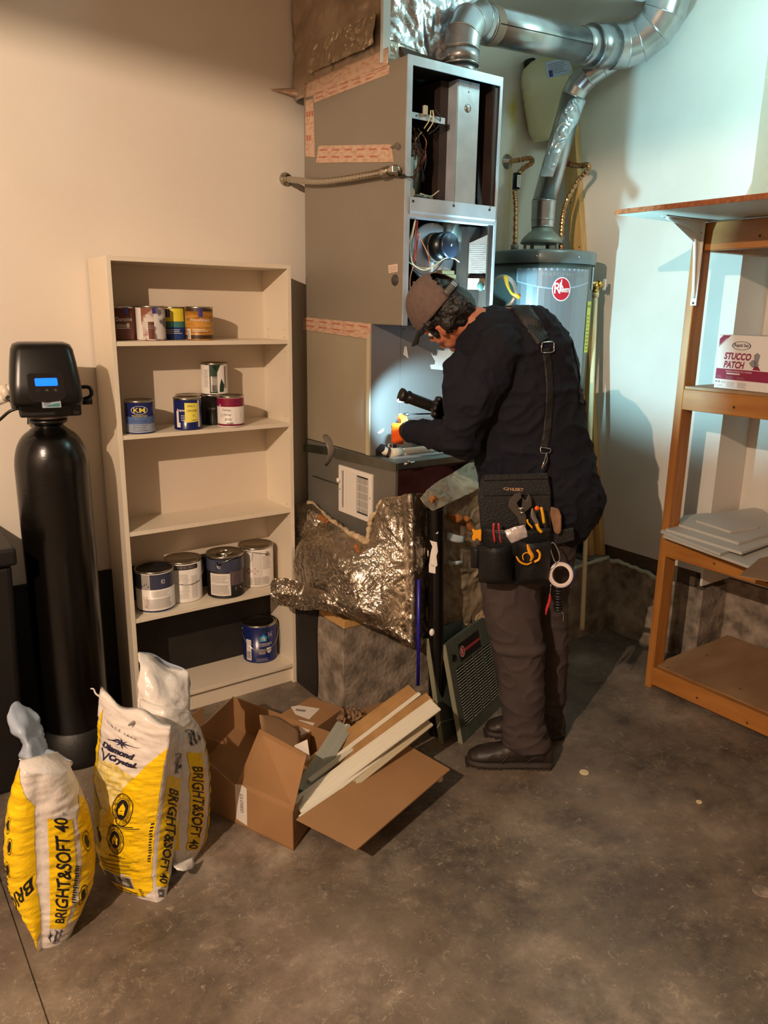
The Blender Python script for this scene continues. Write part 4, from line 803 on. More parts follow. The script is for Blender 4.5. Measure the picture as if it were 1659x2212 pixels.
wire('#e2d49a', [wp(931, 238, 2.54), wp(928, 258, 2.55), wp(916, 278, 2.58)]); wire('#e5d8a4', [wp(935, 238, 2.54), wp(936, 262, 2.55), wp(923, 284, 2.58)]); wire('#2a2c30', [wp(940, 236, 2.54), wp(951, 256, 2.55), wp(945, 275, 2.57), wp(926, 290, 2.58)]); wire('#d9cb92', [wp(911, 285, 2.6), wp(900, 298, 2.6), wp(894, 312, 2.6)])
for k in range(16):
    c0 = wp(random.uniform(886, 905), random.uniform(270, 330), 2.62); c1 = wp(random.uniform(886, 918), random.uniform(300, 400), 2.60)
    wire(random.choice(['#7c3a22', '#8f4a2a', '#5c2c1c', '#3a2a30', '#a56a3c', '#2a2226']), [c0, c0.lerp(c1, .4)+V((random.uniform(-.03, .03), -.03, random.uniform(-.02, .02))), c1], .0018)
wire('#c8b890', [wp(908, 418, 2.56), wp(930, 424, 2.56), wp(948, 412, 2.57)]); wire('#3a3238', [wp(905, 430, 2.56), wp(918, 421, 2.56), wp(930, 432, 2.57)])
# things on the side panel
b = B(m_mid if 0 else mat('label_pinkish', '#d3b9a4', .5), m_prt); fs = lambda u, v: V((FX0-.0012, 2.64-u, 1.93+v)); 
sp = lambda px, py, o=.001: at(px, py, 0, FX0-o)
def sideprism(b, pxs, t=.001, o=0): b.prism([sp(x, y, o) for x, y in pxs], V((-t, 0, 0))); return b
sideprism(b, ((839, 573), (859, 570), (859, 587), (840, 590))); b.m(1)
for k in range(4): sideprism(b, ((841, 576.5+3.2*k), (857, 574+3.2*k), (857, 575+3.2*k), (841, 577.5+3.2*k)), .0004, .001)
b.build('small_label', R)
b = B(mat('hole_cover', '#3b3733', .4)); b.lathe([(.022, 0), (.020, .003), (.001, .004)], sp(853, 605), (-1, 0, 0), 24); b.build('plug', R)
b = B(M_prt_); b.tube(curve([sp(843, 318, .01), sp(850, 316, .012), sp(857, 309, .012), sp(862, 313, .012), sp(859, 320, .012), sp(852, 317, .012)], 20), .0022, 6); b.build('bent_wire', R)
def tape(label, pts, m=M_tape, t=.0012, ink=True):
    b = B(m, mat('faded_red_print', '#a8604e', .4)); sideprism(b, pts, t); 
    if ink:
        b.m(1); (ax, ay), (bx_, by), (cx_, cy), (dx, dy) = pts; n = max(3, int(math.hypot(bx_-ax, by-ay)/26))
        for row in (.2, .62):
            for k in range(n if row < .5 else n-1):
                u0, u1 = (k+.12)/n, (k+.72)/n; f = lambda u, v: ((ax+(bx_-ax)*u)*(1-v)+(dx+(cx_-dx)*u)*v, (ay+(by-ay)*u)*(1-v)+(dy+(cy-dy)*u)*v)
                sideprism(b, (f(u0, row), f(u1, row), f(u1, row+.09), f(u0, row+.09)), .0003, t)
    o = b.build('duct_tape_strip', origin=sp(*pts[0])); return tag(o, label, 'tape', 'printed tape strips on the furnace side')
tape('long tape strip along the sloping top edge of the furnace side', ((676, 198), (842, 140), (840, 160), (679, 222)))
tape('vertical shiny tape strip at the top left of the furnace side', ((661, 218), (677, 214), (681, 340), (661, 338)), M_tape, .003)
tape('isolated horizontal tape patch above the flexible conduit', ((689, 315), (846, 312), (851, 350), (684, 352)), M_tape, .003)
tape('glossy tape band along the bottom edge of the furnace side', ((656, 685), (802, 699), (802, 733), (656, 712)), M_tape, .004)
b = B(M_tape, m_red)
P = patch([[at(583, 193, 1, 3.375), at(615, 191, 1, 3.374), at(650, 190, 1, 3.34)], [at(600, 197, 1, 3.370), at(625, 202, 1, 3.350), at(655, 205, 1, 3.31)], [at(612, 199, 1, 3.378), at(640, 211, 1, 3.372), at(656, 212, 1, 3.32)]], 8, 12); b.grid(P, .001)
tag(b.build('duct_tape_strip', origin=P[0][0]), 'loose tape end stuck to the cream wall left of the furnace', 'tape')
# flexible conduit
R2 = thing('flexible_conduit', 'ribbed metal conduit running from the cream wall to the furnace side', 'conduit', sp(655, 392, .03))
pts = curve([V((1.845, 3.376, 2.372)), sp(660, 391, .035), sp(700, 392, .03), sp(750, 386, .03), sp(800, 377, .03), sp(832, 371, .03)], 70)
b = B(M_rim); b.tube(pts, [.0125+(.0018 if i % 2 else 0) for i in range(70)], 14, smooth=False); b.build('ribbed_tube', R2)
b = B(M_rim); b.cyl(sp(826, 373, .03), sp(842, 369, .03), .019, 18); b.tube(curve([sp(840, 369, .03), sp(855, 365, .028), sp(858, 371, .012)], 8), .016, 14); b.box(sp(850, 366, .045)-V((.012, .01, .01)), sp(850, 366, .045)+V((.012, .01, .01))); b.build('elbow_fitting', R2, bevel=.001)
b = B(M_rim); b.lathe([(.03, 0), (.028, .01), (.018, .014), (.018, .03)], (1.85, 3.384, 2.372), (0, -1, 0), 20); b.build('wall_fitting', R2)
b = B(M_blk); b.grid(patch([[sp(860, 380, .006), sp(872, 376, .008), sp(882, 381, .01), sp(905, 378, .01)], [sp(862, 385, .006), sp(876, 384, .008), sp(884, 384, .01), sp(895, 388, .01)]], 5, 14), .002); b.build('black_tape_tail', R2)
# ------------------------------------------------------------------ coil box and plenum base
R = thing('coil_cabinet', 'tan sheet metal coil cabinet directly below the furnace', 'coil cabinet', (2.15, 3.0, 1.193))
b = B(M_tan); b.box((1.88, 2.735, 1.195), (1.892, 3.27, 1.743)); b.build('side_panel', R)
b = B(mat('front_grey_metal', '#76716b', .42, .25, bump=.08, bscale=250)); 
b.box((1.88, 2.72, 1.193), (2.030, 2.735, 1.743)); b.build('front_panel', R)
b = B(bpy.data.materials['front_grey_metal'], M_ink); b.box((2.032, 2.72, 1.193), (2.50, 2.735, 1.743)); b.m(1)
for x in (2.045, 2.10): b.cyl((x, 2.7195, 1.725), (x, 2.718, 1.725), .003, 8)
b.build('front_panel', R)
b = B(M_tan); b.box((2.488, 2.735, 1.195), (2.50, 3.27, 1.743)); b.box((1.892, 3.255, 1.195), (2.488, 3.27, 1.743)); b.build('back_panel', R)
b = B(mat('pale_edge', '#b0a489', .5)); b.box((1.872, 2.722, 1.195), (1.880, 2.745, 1.70)); b.build('corner_trim', R)
b = B(M_vdark, M_ink)
q = [at(x, y, 1, 2.7185) for x, y in ((812, 992), (812, 972), (817, 965), (828, 962), (857, 960), (857, 985), (857, 998))]; b.prism(q, (0, .002, 0)); b.build('pipe_slot', R)
def flat(label, pxs, m=M_paper):
    b = B(m); b.prism([at(x, y, 1, 2.7185) for x, y in pxs], (0, -.0012, 0)); return tag(b.build('torn_label', origin=at(*pxs[0], 1, 2.718)), label, 'label', 'torn white labels on the coil cabinet')
flat('small torn white label left of the cap bill', ((874, 748), (878, 749), (882, 774), (871, 766)))
flat('large ragged white label between the face and the cabinet', ((931, 762), (936, 768), (944, 768), (944, 755), (958, 758), (962, 752), (1010, 756), (1015, 800), (960, 800), (931, 797), (929, 788), (939, 787), (940, 780), (935, 772)))
flat('tiny white label scrap left of the orange glove', ((815, 935), (826, 926), (830, 926), (828, 932), (820, 937)))
b = B(M_cop2); b.cyl(at(864, 903, 1, 2.72), at(864, 903, 1, 2.70), .007, 12); b.cyl(at(864, 903, 1, 2.72), at(864, 903, 1, 2.718), .02, 20); tag(b.build('copper_stub', origin=at(864, 903, 1, 2.72)), 'short round stub on the brightly lit cabinet front', 'pipe')
R = thing('plenum_base', 'grey metal plenum box below the coil cabinet, with a white register', 'plenum', (2.15, 2.9, .43))
b = B(M_pgrey); b.box((1.88, 2.535, .50), (1.892, 3.27, 1.19)); b.build('side_panel', R)
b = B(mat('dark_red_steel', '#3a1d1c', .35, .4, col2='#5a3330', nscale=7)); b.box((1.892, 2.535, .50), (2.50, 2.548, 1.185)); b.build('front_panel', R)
b = B(M_galvd, M_galv); b.box((1.885, 2.53, 1.186), (2.50, 2.735, 1.192)); b.m(1).box((1.92, 2.60, 1.192), (2.50, 2.64, 1.196)); b.m(0).box((1.884, 2.525, 1.165), (2.50, 2.533, 1.192)); b.build('top_ledge', R)
b = B(M_pgrey); b.box((2.488, 2.54, .50), (2.50, 3.27, 1.19)); b.box((1.89, 3.25, .5), (2.49, 3.27, 1.19)); b.box((1.88, 2.55, .43), (2.5, 3.25, .50)); b.build('back_panel', R)
b = B(M_steel, M_galvd); c = at(883, 1001, 2, 1.197); b.cyl(c-V((.02, 0, 0)), c+V((.025, 0, .003)), .006, 8); b.cyl(c, c+V((0, 0, .015)), .004, 8); b.build('latch', R)
b = B(M_galvd); sideprism(b, ((722, 967), (856, 1002), (856, 1020), (722, 990)), .002); sideprism(b, ((656, 958), (722, 967), (722, 985), (656, 975)), .002); b.build('seam_tape', R)
b = B(M_galvd); sideprism(b, ((676, 1026), (736, 1047), (736, 1049), (676, 1029)), .003); b.build('seam', R)
b = B(mat('grey_tape', '#6e655c', .3)); b.tube(curve([sp(705, 940, .004), sp(712, 955, .012), sp(715, 980, .014), sp(704, 1005, .01)], 12), [.016, .022, .024, .024, .022, .020, .018, .016, .015, .013, .011, .008], 8, flat=.25); b.build('tape_curl', R)
R = thing('wall_register', 'white louvred air register on the side of the plenum box', 'register', sp(772, 1064))
gy = lambda y, z: V((FX0-.0, y, z)); ry0, ry1, rz0, rz1 = 2.692, 2.957, .900, 1.116
b = B(M_can_w := m_can_w, M_vdark); X = FX0
b.box((X-.012, ry0, rz1-.022), (X, ry1, rz1)); b.box((X-.012, ry0, rz0), (X, ry1, rz0+.022)); b.box((X-.012, ry0, rz0+.022), (X, ry0+.028, rz1-.022)); b.box((X-.012, ry1-.022, rz0+.022), (X, ry1, rz1-.022)); b.m(1).box((X-.003, ry0+.02, rz0+.02), (X-.0005, ry1-.02, rz1-.02)); b.build('register_frame', R, bevel=.002)
for i in range(10):
    y = ry0+.030+i*.0092; b = B(m_can_w); b.box((X-.007, y, rz0+.03), (X-.005, y+.0030, rz1-.03)); b.build('slat', R)
for i in range(12):
    y = ry0+.122+i*.0088; b = B(m_can_w); b.box((X-.010, y, rz0+.022), (X-.004, y+.0078, rz1-.022)); b.build('slat', R)
for zz in (.95, .985, 1.02, 1.055): 
    b = B(m_can_w); b.box((X-.006, ry0+.028, zz), (X-.004, ry0+.122, zz+.002)); b.build('cross_bar', R)
b = B(m_can_w); b.lathe([(.010, 0), (.012, .01), (.004, .014)], (X-.012, ry1-.008, rz1-.07), (-1, 0, 0), 14); b.build('lever_knob', R)
b = B(M_steel); b.cyl((X-.013, ry0+.012, 1.01), (X-.011, ry0+.012, 1.01), .004, 8); b.cyl((X-.013, ry1-.012, 1.005), (X-.011, ry1-.012, 1.005), .004, 8); b.build('screw', R)
# drain pipes along the front of the coil cabinet
R = thing('condensate_pipe', 'white plastic drain pipe with an elbow along the cabinet foot', 'pipe', at(835, 975, 1, 2.66))
b = B(M_pvc, M_ink); b.tube([at(826, 968, 1, 2.74), at(832, 975, 1, 2.68), at(848, 979, 1, 2.665)], .0175, 16); b.cyl(at(843, 979, 1, 2.662), at(866, 977, 1, 2.662), .021, 18); b.cyl(at(866, 977, 1, 2.662), at(1060, 955, 1, 2.64), .0165, 18)
b.m(1).cyl(at(836, 976.5, 1, 2.672), at(839, 977.5, 1, 2.670), .0215, 18); b.cyl(at(822, 967, 1, 2.69), at(825, 969, 1, 2.69), .019, 18); b.build('pipe_run', R)
b = B(M_steel); b.lathe([(.012, 0), (.012, .02), (.008, .024)], at(841, 966, 1, 2.69), (-.3, -.8, .4), 14); b.build('clean_out_cap', R)
b = B(M_blk); b.tube([at(985, 945, 1, 2.60), at(1020, 962, 1, 2.55), at(1040, 972, 1, 2.54)], .006, 8); b.tube([at(1005, 930, 1, 2.62), at(1000, 958, 1, 2.62)], .004, 8); b.tube([at(1010, 930, 1, 2.62), at(1025, 955, 1, 2.60)], .004, 8)
tag(b.build('black_hose', origin=at(1020, 962, 1, 2.55)), 'thin black hose crossing the white drain pipe beside the worker', 'hose')
# ------------------------------------------------------------------ foil wrapped ducts
R = thing('foil_duct', 'large crumpled foil-wrapped duct bulging below the plenum box', 'duct', (1.95, 2.7, .45))
def A(px, py, x): return at(px, py, 0, x)
P = patch([[A(640, 1165, 1.80), A(700, 1128, 1.80), A(762, 1160, 1.80), A(800, 1158, 1.83), A(822, 1085, 1.86), A(872, 1070, 1.872)],
           [A(640, 1185, 1.73), A(700, 1165, 1.71), A(760, 1195, 1.73), A(806, 1185, 1.79), A(828, 1150, 1.83), A(872, 1130, 1.872)],
           [A(638, 1215, 1.70), A(700, 1215, 1.67), A(762, 1238, 1.69), A(812, 1240, 1.76), A(835, 1215, 1.81), A(872, 1200, 1.865)],
           [A(640, 1250, 1.70), A(702, 1262, 1.66), A(765, 1285, 1.68), A(815, 1290, 1.74), A(840, 1280, 1.79), A(872, 1280, 1.855)],
           [A(640, 1278, 1.69), A(705, 1295, 1.66), A(768, 1312, 1.67), A(818, 1326, 1.73), A(843, 1345, 1.78), A(872, 1350, 1.845)],
           [A(640, 1298, 1.71), A(705, 1312, 1.69), A(770, 1332, 1.70), A(820, 1348, 1.74), A(846, 1366, 1.78), A(872, 1392, 1.84)]], 110, 150)
Ps = crumple(P, .0055, 20, 2); b = B(M_foil); b.grid(Ps, .004); b.build('foil_side', R, smooth=False)
x_, y_ = Ps[0][-1].x, Ps[0][-1].y
P = patch([[A(872, 1070, 1.872), at(885, 1066, 1, 2.37), at(920, 1066, 1, 2.40), at(960, 1070, 1, 2.42), at(1010, 1060, 1, 2.44), at(1060, 1050, 1, 2.46)],
           [A(872, 1130, 1.872), at(890, 1130, 1, 2.36), at(925, 1135, 1, 2.40), at(965, 1130, 1, 2.42), at(1010, 1120, 1, 2.44), at(1060, 1110, 1, 2.46)],
           [A(872, 1200, 1.865), at(890, 1200, 1, 2.355), at(925, 1200, 1, 2.40), at(965, 1200, 1, 2.43), at(1010, 1180, 1, 2.44), at(1060, 1170, 1, 2.46)],
           [A(872, 1280, 1.855), at(892, 1285, 1, 2.35), at(925, 1280, 1, 2.40), at(965, 1275, 1, 2.44), at(1010, 1260, 1, 2.45), at(1060, 1250, 1, 2.46)],
           [A(872, 1350, 1.845), at(892, 1352, 1, 2.35), at(925, 1345, 1, 2.41), at(965, 1340, 1, 2.45), at(1010, 1320, 1, 2.46), at(1060, 1300, 1, 2.47)],
           [A(872, 1395, 1.84), at(892, 1400, 1, 2.35), at(925, 1392, 1, 2.42), at(965, 1372, 1, 2.46), at(1010, 1350, 1, 2.47), at(1060, 1330, 1, 2.48)]], 90, 80)
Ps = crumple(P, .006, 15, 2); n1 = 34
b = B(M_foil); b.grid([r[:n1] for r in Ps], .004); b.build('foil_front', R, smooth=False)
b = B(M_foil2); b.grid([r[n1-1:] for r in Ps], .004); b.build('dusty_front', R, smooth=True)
P = patch([[at(905, 1078, 1, 2.36), at(935, 1048, 1, 2.42), at(985, 1018, 1, 2.50), at(1035, 985, 1, 2.56), at(1060, 970, 1, 2.58)],
           [at(915, 1092, 1, 2.34), at(945, 1072, 1, 2.38), at(990, 1045, 1, 2.45), at(1040, 1015, 1, 2.50), at(1065, 1000, 1, 2.53)],
           [at(935, 1105, 1, 2.33), at(962, 1092, 1, 2.36), at(1005, 1072, 1, 2.40), at(1048, 1050, 1, 2.44), at(1070, 1040, 1, 2.46)]], 30, 60)
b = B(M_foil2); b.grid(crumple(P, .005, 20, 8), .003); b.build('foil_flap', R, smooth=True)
P = patch([[at(584, 1264, 1, 3.05), at(598, 1250, 1, 3.02), at(625, 1250, 1, 2.97), at(650, 1260, 1, 2.90), at(700, 1278, 1, 2.72), at(760, 1302, 1, 2.60), at(830, 1332, 1, 2.47), at(885, 1372, 1, 2.36)],
           [at(588, 1285, 1, 3.02), at(600, 1278, 1, 2.98), at(628, 1278, 1, 2.93), at(655, 1290, 1, 2.85), at(703, 1298, 1, 2.68), at(762, 1320, 1, 2.56), at(832, 1350, 1, 2.43), at(888, 1388, 1, 2.33)],
           [at(588, 1297, 1, 3.03), at(605, 1305, 1, 3.00), at(632, 1309, 1, 2.95), at(660, 1316, 1, 2.87), at(705, 1316, 1, 2.70), at(765, 1334, 1, 2.58), at(835, 1362, 1, 2.45), at(892, 1398, 1, 2.36)]], 26, 130)
b = B(M_foil); b.grid(crumple(P, .007, 26, 5), .003); b.build('foil_skirt', R, smooth=False)
P = patch([[A(644, 1092, 1.86), A(668, 1084, 1.86), A(700, 1108, 1.87), A(735, 1130, 1.87)], [A(644, 1115, 1.80), A(672, 1108, 1.79), A(704, 1128, 1.82), A(738, 1140, 1.84)], [A(644, 1150, 1.78), A(672, 1150, 1.77), A(704, 1150, 1.79), A(738, 1152, 1.82)], [A(644, 1185, 1.78), A(672, 1180, 1.76), A(704, 1170, 1.78), A(738, 1165, 1.82)]], 40, 44)
b = B(M_foil); b.grid(crumple(P, .007, 24, 9), .003); b.build('foil_shoulder', R, smooth=False)
def batting(pts, r, m, nm):
    b = B(m); c = curve(pts, 46); b.tube([p+noise.noise_vector(p*25)*.012 for p in c], [r*(.6+.8*abs(noise.noise(p*30))) for p in c], 9); b.build(nm, R)
batting([A(668, 1086, 1.85), A(700, 1112, 1.84), A(730, 1138, 1.82), A(765, 1158, 1.80), A(795, 1170, 1.80)], .018, M_fglass, 'insulation_edge')
batting([A(795, 1172, 1.81), A(800, 1130, 1.85), A(815, 1100, 1.86), A(828, 1078, 1.865)], .014, M_fglass, 'insulation_edge')
batting([A(690, 1115, 1.80), A(700, 1125, 1.795), A(706, 1130, 1.79)], .016, M_orange_ins, 'insulation_patch')
batting([A(768, 1178, 1.76), A(778, 1190, 1.75)], .010, M_orange_ins, 'insulation_patch')
batting([at(968, 1115, 1, 2.40), at(985, 1118, 1, 2.41), at(1010, 1125, 1, 2.42), at(1018, 1145, 1, 2.42)], .016, M_orange_ins, 'insulation_patch')
batting([at(925, 1085, 1, 2.36), at(938, 1078, 1, 2.37), at(950, 1092, 1, 2.37)], .016, M_orange_ins, 'insulation_patch')
b = B(M_tapew); P = patch([[at(965, 1150, 1, 2.39), at(985, 1156, 1, 2.385), at(1002, 1160, 1, 2.39)], [at(965, 1165, 1, 2.37), at(985, 1172, 1, 2.365), at(1000, 1172, 1, 2.38)]], 5, 8); b.grid(P, .004); b.build('white_scrap', R)
b = B(M_tapew); b.grid([[at(975, 1213, 1, 2.405), at(998, 1211, 1, 2.405)], [at(975, 1220, 1, 2.400), at(998, 1219, 1, 2.40)]], .002); b.build('silver_scrap', R)
b = B(M_fglass); b.box((1.90, 2.46, .42), (2.48, 2.53, .92)); b.build('inner_core', R)
# blocking timber on the ledge
b = B(M_stud); b.hexa([(1.744, 2.714, .426), (1.86, 2.714, .426), (1.86, 2.93, .426), (1.744, 2.93, .426)], [(1.744, 2.714, .468), (1.86, 2.714, .468), (1.86, 2.93, .475), (1.744, 2.93, .475)]); tag(b.build('timber_block', bevel=.002, origin=(1.8, 2.8, .426)), 'short orange timber block on the concrete corner under the foil', 'timber')
b = B(M_tar); b.hexa([(1.80, 2.709, .40), (1.86, 2.709, .43), (1.86, 2.711, .43), (1.80, 2.711, .40)], [(1.80, 2.709, .404), (1.86, 2.709, .436), (1.86, 2.711, .436), (1.80, 2.711, .404)]); b.build('nail_mark', None) if 0 else b.bm.free()
# supply plenum above the furnace
R = thing('supply_plenum', 'foil-insulated supply duct rising from the furnace top to the ceiling', 'duct', (2.11, 2.95, FZ1))
def sheet(o, u, v, nu, nv, m, name, amp=.006, sc=12, seed=1, th=.004):
    o, u, v = V(o), V(u), V(v); P = [[o+u*(j/nu)+v*(i/nv) for j in range(nu+1)] for i in range(nv+1)]
    b = B(m); b.grid(crumple(P, amp, sc, seed), th); return b.build(name, R, smooth=True)
sheet((1.886, 3.37, FZ1+.004), (0, -.70, 0), (0, 0, ZC-FZ1-.006), 60, 50, mat('aged_foil', '#d2c2ad', .36, .8, col2='#a8957f', nscale=4, crumple=.5, crscale=14, bump=.2, bscale=40), 'foil_side', .009, 11)
sheet((1.90, 2.668, FZ1+.03), (.46, 0, 0), (0, 0, ZC-FZ1-.032), 60, 60, mat('bright_foil', '#cfd0d4', .22, 1, crumple=.5, crscale=12, bump=.25, bscale=45), 'foil_front', .008, 10, 4)
b = B(M_tapew); b.box((1.872, 2.655, FZ1+.004), (1.905, 2.672, ZC-.002)); b.build('corner_tape', R)
sheet((2.355, 2.67, FZ1+.02), (.0, .65, 0), (0, 0, ZC-FZ1-.022), 20, 30, bpy.data.materials['bright_foil'], 'foil_side')
b = B(mat('dark_stain_steel', '#55483c', .5, .6)); b.hexa([(1.95, 2.60, FZ1+.002), (2.34, 2.56, FZ1+.002), (2.34, 2.66, FZ1+.002), (1.95, 2.66, FZ1+.002)], [(1.95, 2.65, FZ1+.07), (2.34, 2.64, FZ1+.04), (2.34, 2.66, FZ1+.04), (1.95, 2.66, FZ1+.07)]); b.build('transition_collar', R)
P = patch([[V((1.885, 2.64, FZ1+.002)), V((2.0, 2.60, FZ1+.004)), V((2.14, 2.575, FZ1+.004))], [V((1.885, 2.655, FZ1+.03)), V((2.0, 2.63, FZ1+.03)), V((2.14, 2.61, FZ1+.015))], [V((1.89, 2.665, FZ1+.09)), V((2.0, 2.662, FZ1+.085)), V((2.14, 2.655, FZ1+.05))]], 16, 40)
b = B(M_foil); b.grid(crumple(P, .005, 22, 5), .003); b.build('foil_collar', R, smooth=True)
b = B(M_tape, m_red); P = [[V((1.877, 3.25-.62*j/20, FZ1-.01+.012*i)) for j in range(21)] for i in range(6)]; b.grid(crumple(P, .002, 20, 2), .002); b.build('tape_band', R, smooth=True)
P = [[V((1.875, 3.22-.50*j/20, FZ1+.08+.022*i)) for j in range(21)] for i in range(6)]; P = [[V((1.872, 3.22-.50*j/60, FZ1+.08+.11*i/16)) for j in range(61)] for i in range(17)]; b = B(mat('yellowed_film', '#b8a78f', .25, .75, bump=.4, bscale=30)); b.grid(crumple(P, .006, 16, 3), .001); b.build('clear_film', R, smooth=False)
# ------------------------------------------------------------------ vent pipe
R = thing('vent_pipe', 'shiny round metal vent pipe from furnace top across to the ceiling', 'vent pipe', (2.22, 2.62, FZ1))
def elbow(name, pts, r0, r1=None, bead=.0014, m=M_pipe, n=28):
    r1 = r1 or r0; b = B(m); k = len(pts)
    up = None; fr = []
    for i in range(k):
        p = V(pts[i]); d = (V(pts[min(i+1, k-1)])-V(pts[max(i-1, 0)])).normalized()
        if up is None: up = Z if abs(d.z) < .9 else V((0, 1, 0))
        aa = d.cross(up).normalized(); up = aa.cross(d); rr = r0+(r1-r0)*i/max(k-1, 1); fr.append((p, aa*rr, up*rr))
    for i in range(k-1): b.skin([b.ring(*fr[i], n), b.ring(*fr[i+1], n)], cap=(k == 2))
    for i in range(k):
        p = V(pts[i]); d = (V(pts[min(i+1, k-1)])-V(pts[max(i-1, 0)])).normalized(); rr = r0+(r1-r0)*i/max(k-1, 1)
        b.tube([p-d*.004, p-d*.0015, p+d*.0015, p+d*.004], [rr, rr+bead, rr+bead, rr], n)
    return b.build(name, R)
c0 = V((2.222, 2.615, FZ1)); r = .068
elbow('stub', [c0, c0+Z*.045], .060); elbow('collar', [c0+Z*.045, c0+Z*.10], .070)
ex = V((2.372, 2.66, 2.925)); elbow('elbow', [c0+Z*.10, c0+V((.004, .0, .15)), c0+V((.045, .012, .205)), c0+V((.105, .03, .232)), ex], .071)
pA = V((3.075, 2.775, 3.005)); elbow('straight_run', [ex, pA], .073)
b = B(M_dark); d = (pA-ex).normalized(); a_ = V((d.y, -d.x, 0)).normalized(); b.tube([ex+d*.02+a_*.074-Z*.012, pA+a_*.074-Z*.012], .0018, 5); b.build('seam', R)
b = B(mat('rust_tape', '#8a6f5c', .5)); b.tube([ex+d*.01, ex+d*.06], .0745, 24, cap=False); b.build('old_tape', R)
pB = pA+(V((3.27, 2.80, 3.035))-pA)*.42; pC = V((3.31, 2.79, 3.045))
elbow('reducer', [pA, pB], .076, .086); elbow('wye', [pB, pC], .094, .098)
elbow('end_elbow', [pC, V((3.375, 2.765, 3.055)), V((3.42, 2.715, 3.075)), V((3.452, 2.655, 3.12)), V((3.462, 2.615, 3.175)), V((3.464, 2.60, ZC-.002))], .101)
hb_ = V((3.19, 3.05, 2.28))
tp = V((3.285, 2.985, 2.865)); elbow('branch_elbow', [tp, V((3.292, 2.96, 2.91)), V((3.30, 2.915, 2.945)), V((3.335, 2.86, 2.985)), V((3.36, 2.82, 3.01))], .062)
elbow('branch_riser', [V((3.19, 3.05, 2.36)), tp], .060)
b = B(mat('bubble_wrap', '#c6d3da', .22, .5, crumple=.9, crscale=55)); P = []; a0, a1 = V((3.192, 3.048, 2.47)), tp-Z*.03
for i in range(60):
    t = i/59; c = a0.lerp(a1, t); P.append([c+V((math.cos(an)*.0625, math.sin(an)*.0625, 0)) for an in [PI+.15+k*PI*.85/23+(0.0) for k in range(24)]])
b.grid(P, -.001 if 0 else .0012); b.build('peeling_wrap', R, smooth=True)
elbow('lower_collar', [V((3.19, 3.05, 2.235)), V((3.19, 3.05, 2.27)), V((3.19, 3.05, 2.36))], .058, .063)
for k, (p, nrm) in enumerate([(V((3.2, 2.62, 3.0)), None)]): pass
# ------------------------------------------------------------------ water heater
hx_, hy_, hr = 3.19, 3.05, .280
R = thing('water_heater', 'tall grey cylindrical water heater with a red and white round badge', 'water heater', (hx_, hy_, .43))
M_heat = mat('heater_grey_green', '#4c5654', .30, .35); M_heat2 = mat('heater_silver_label', '#8f9398', .28, .55)
b = B(M_heat, M_heat2); b.lathe([(hr, .47), (hr, 1.95), (hr, 2.045)], (hx_, hy_, 0), n=96); b.build('tank', R)
b = B(mat('heater_rim', '#70797a', .28, .4)); b.lathe([(hr+.004, 2.04), (hr+.007, 2.045), (hr+.007, 2.095), (hr+.002, 2.103), (hr-.02, 2.107), (.01, 2.107)], (hx_, hy_, 0), n=96); b.build('top_cap', R)
b = B(M_dark); b.lathe([(hr-.02, .43), (hr-.01, .47)], (hx_, hy_, 0), n=48); b.build('foot_ring', R)
hd = V((CAM.x-hx_, CAM.y-hy_, 0)).normalized(); hrt = V((-hd.y, hd.x, 0)); 
def hf(off=.0008): return lambda u, v: V((hx_, hy_, 0))+(hd*math.cos(u/hr)+hrt*math.sin(u/hr))*(hr+off)+Z*v
b = B(M_heat2, m_silver, m_prt); b.decal(rect(-.11, .8, .30, 2.0), hf(.0006), .03)
b.m(1).decal(([(-.115, 2.015), (.30, 2.015), (.30, 2.005), (-.105, 2.005)], [(0, 1, 2, 3)]), hf(.0012), .03)
n = 16; top = [(-.115+.415*i/n, 2.015) for i in range(n+1)]; bot = [(-.115+.415*i/n, 1.955-.035*math.sin(PI*min(1, i/n*1.02))) for i in range(n+1)]
b.m(0).decal((top+bot, [(i, i+1, n+2+i, n+1+i) for i in range(n)]), hf(.0012)); bo2 = [(x, y-.006) for x, y in bot]; b.m(1).decal((bot+bo2, [(i, i+1, n+2+i, n+1+i) for i in range(n)]), hf(.0018)); b.m(1).decal(rect(-.115, 1.955, -.110, 2.015), hf(.0018))
b.m(2).decal(text('PERFORMANCE', .020, .24, cx=.13, cy=1.985, space=1.2), hf(.002), .03); b.build('front_label', R)
b = B(m_can_w, mat('badge_red', '#b3202c', .35)); cxb = .115; b.decal(disc(cxb, 1.915, .050, .058, 36), hf(.0026), .02); b.m(1).decal(disc(cxb, 1.915, .045, .053, 36), hf(.0034), .02)
b.m(0).decal(text('heem', .030, .052, cx=cxb+.016, cy=1.915, bold=.015), hf(.0042), .01); b.decal(text('R', .052, .034, cx=cxb-.022, cy=1.920, bold=.01), hf(.0042), .01); b.decal(poly((cxb-.006, 1.905), (cxb-.001, 1.905), (cxb-.001, 1.962), (cxb-.006, 1.962)), hf(.0042)); b.decal(text('h', .045, .02, cx=cxb-.002, cy=1.925, bold=.01), hf(.0042)); b.build('round_badge', R)
b = B(mat('energy_yellow', '#d9e021', .4), M_ink); b.decal(rect(.31, 1.60, .375, 1.86), hf(.002), .03); b.m(1).decal(text('ENERGY', .014, .055, cx=.342, cy=1.835), hf(.003)); b.decal(bars(.32, 1.61, .36, 1.80, 10, .2, 4, False, .6), hf(.003)); b.build('yellow_label', R)
b = B(m_silver); b.decal(rect(.345, 1.92, .375, 2.03), hf(.003), .02); b.build('side_sticker', R)
b = B(M_steel)
for k in (-.30, -.02, .2): b.ball(hf(.008)(k, 2.07), .006)
b.build('screw', R)
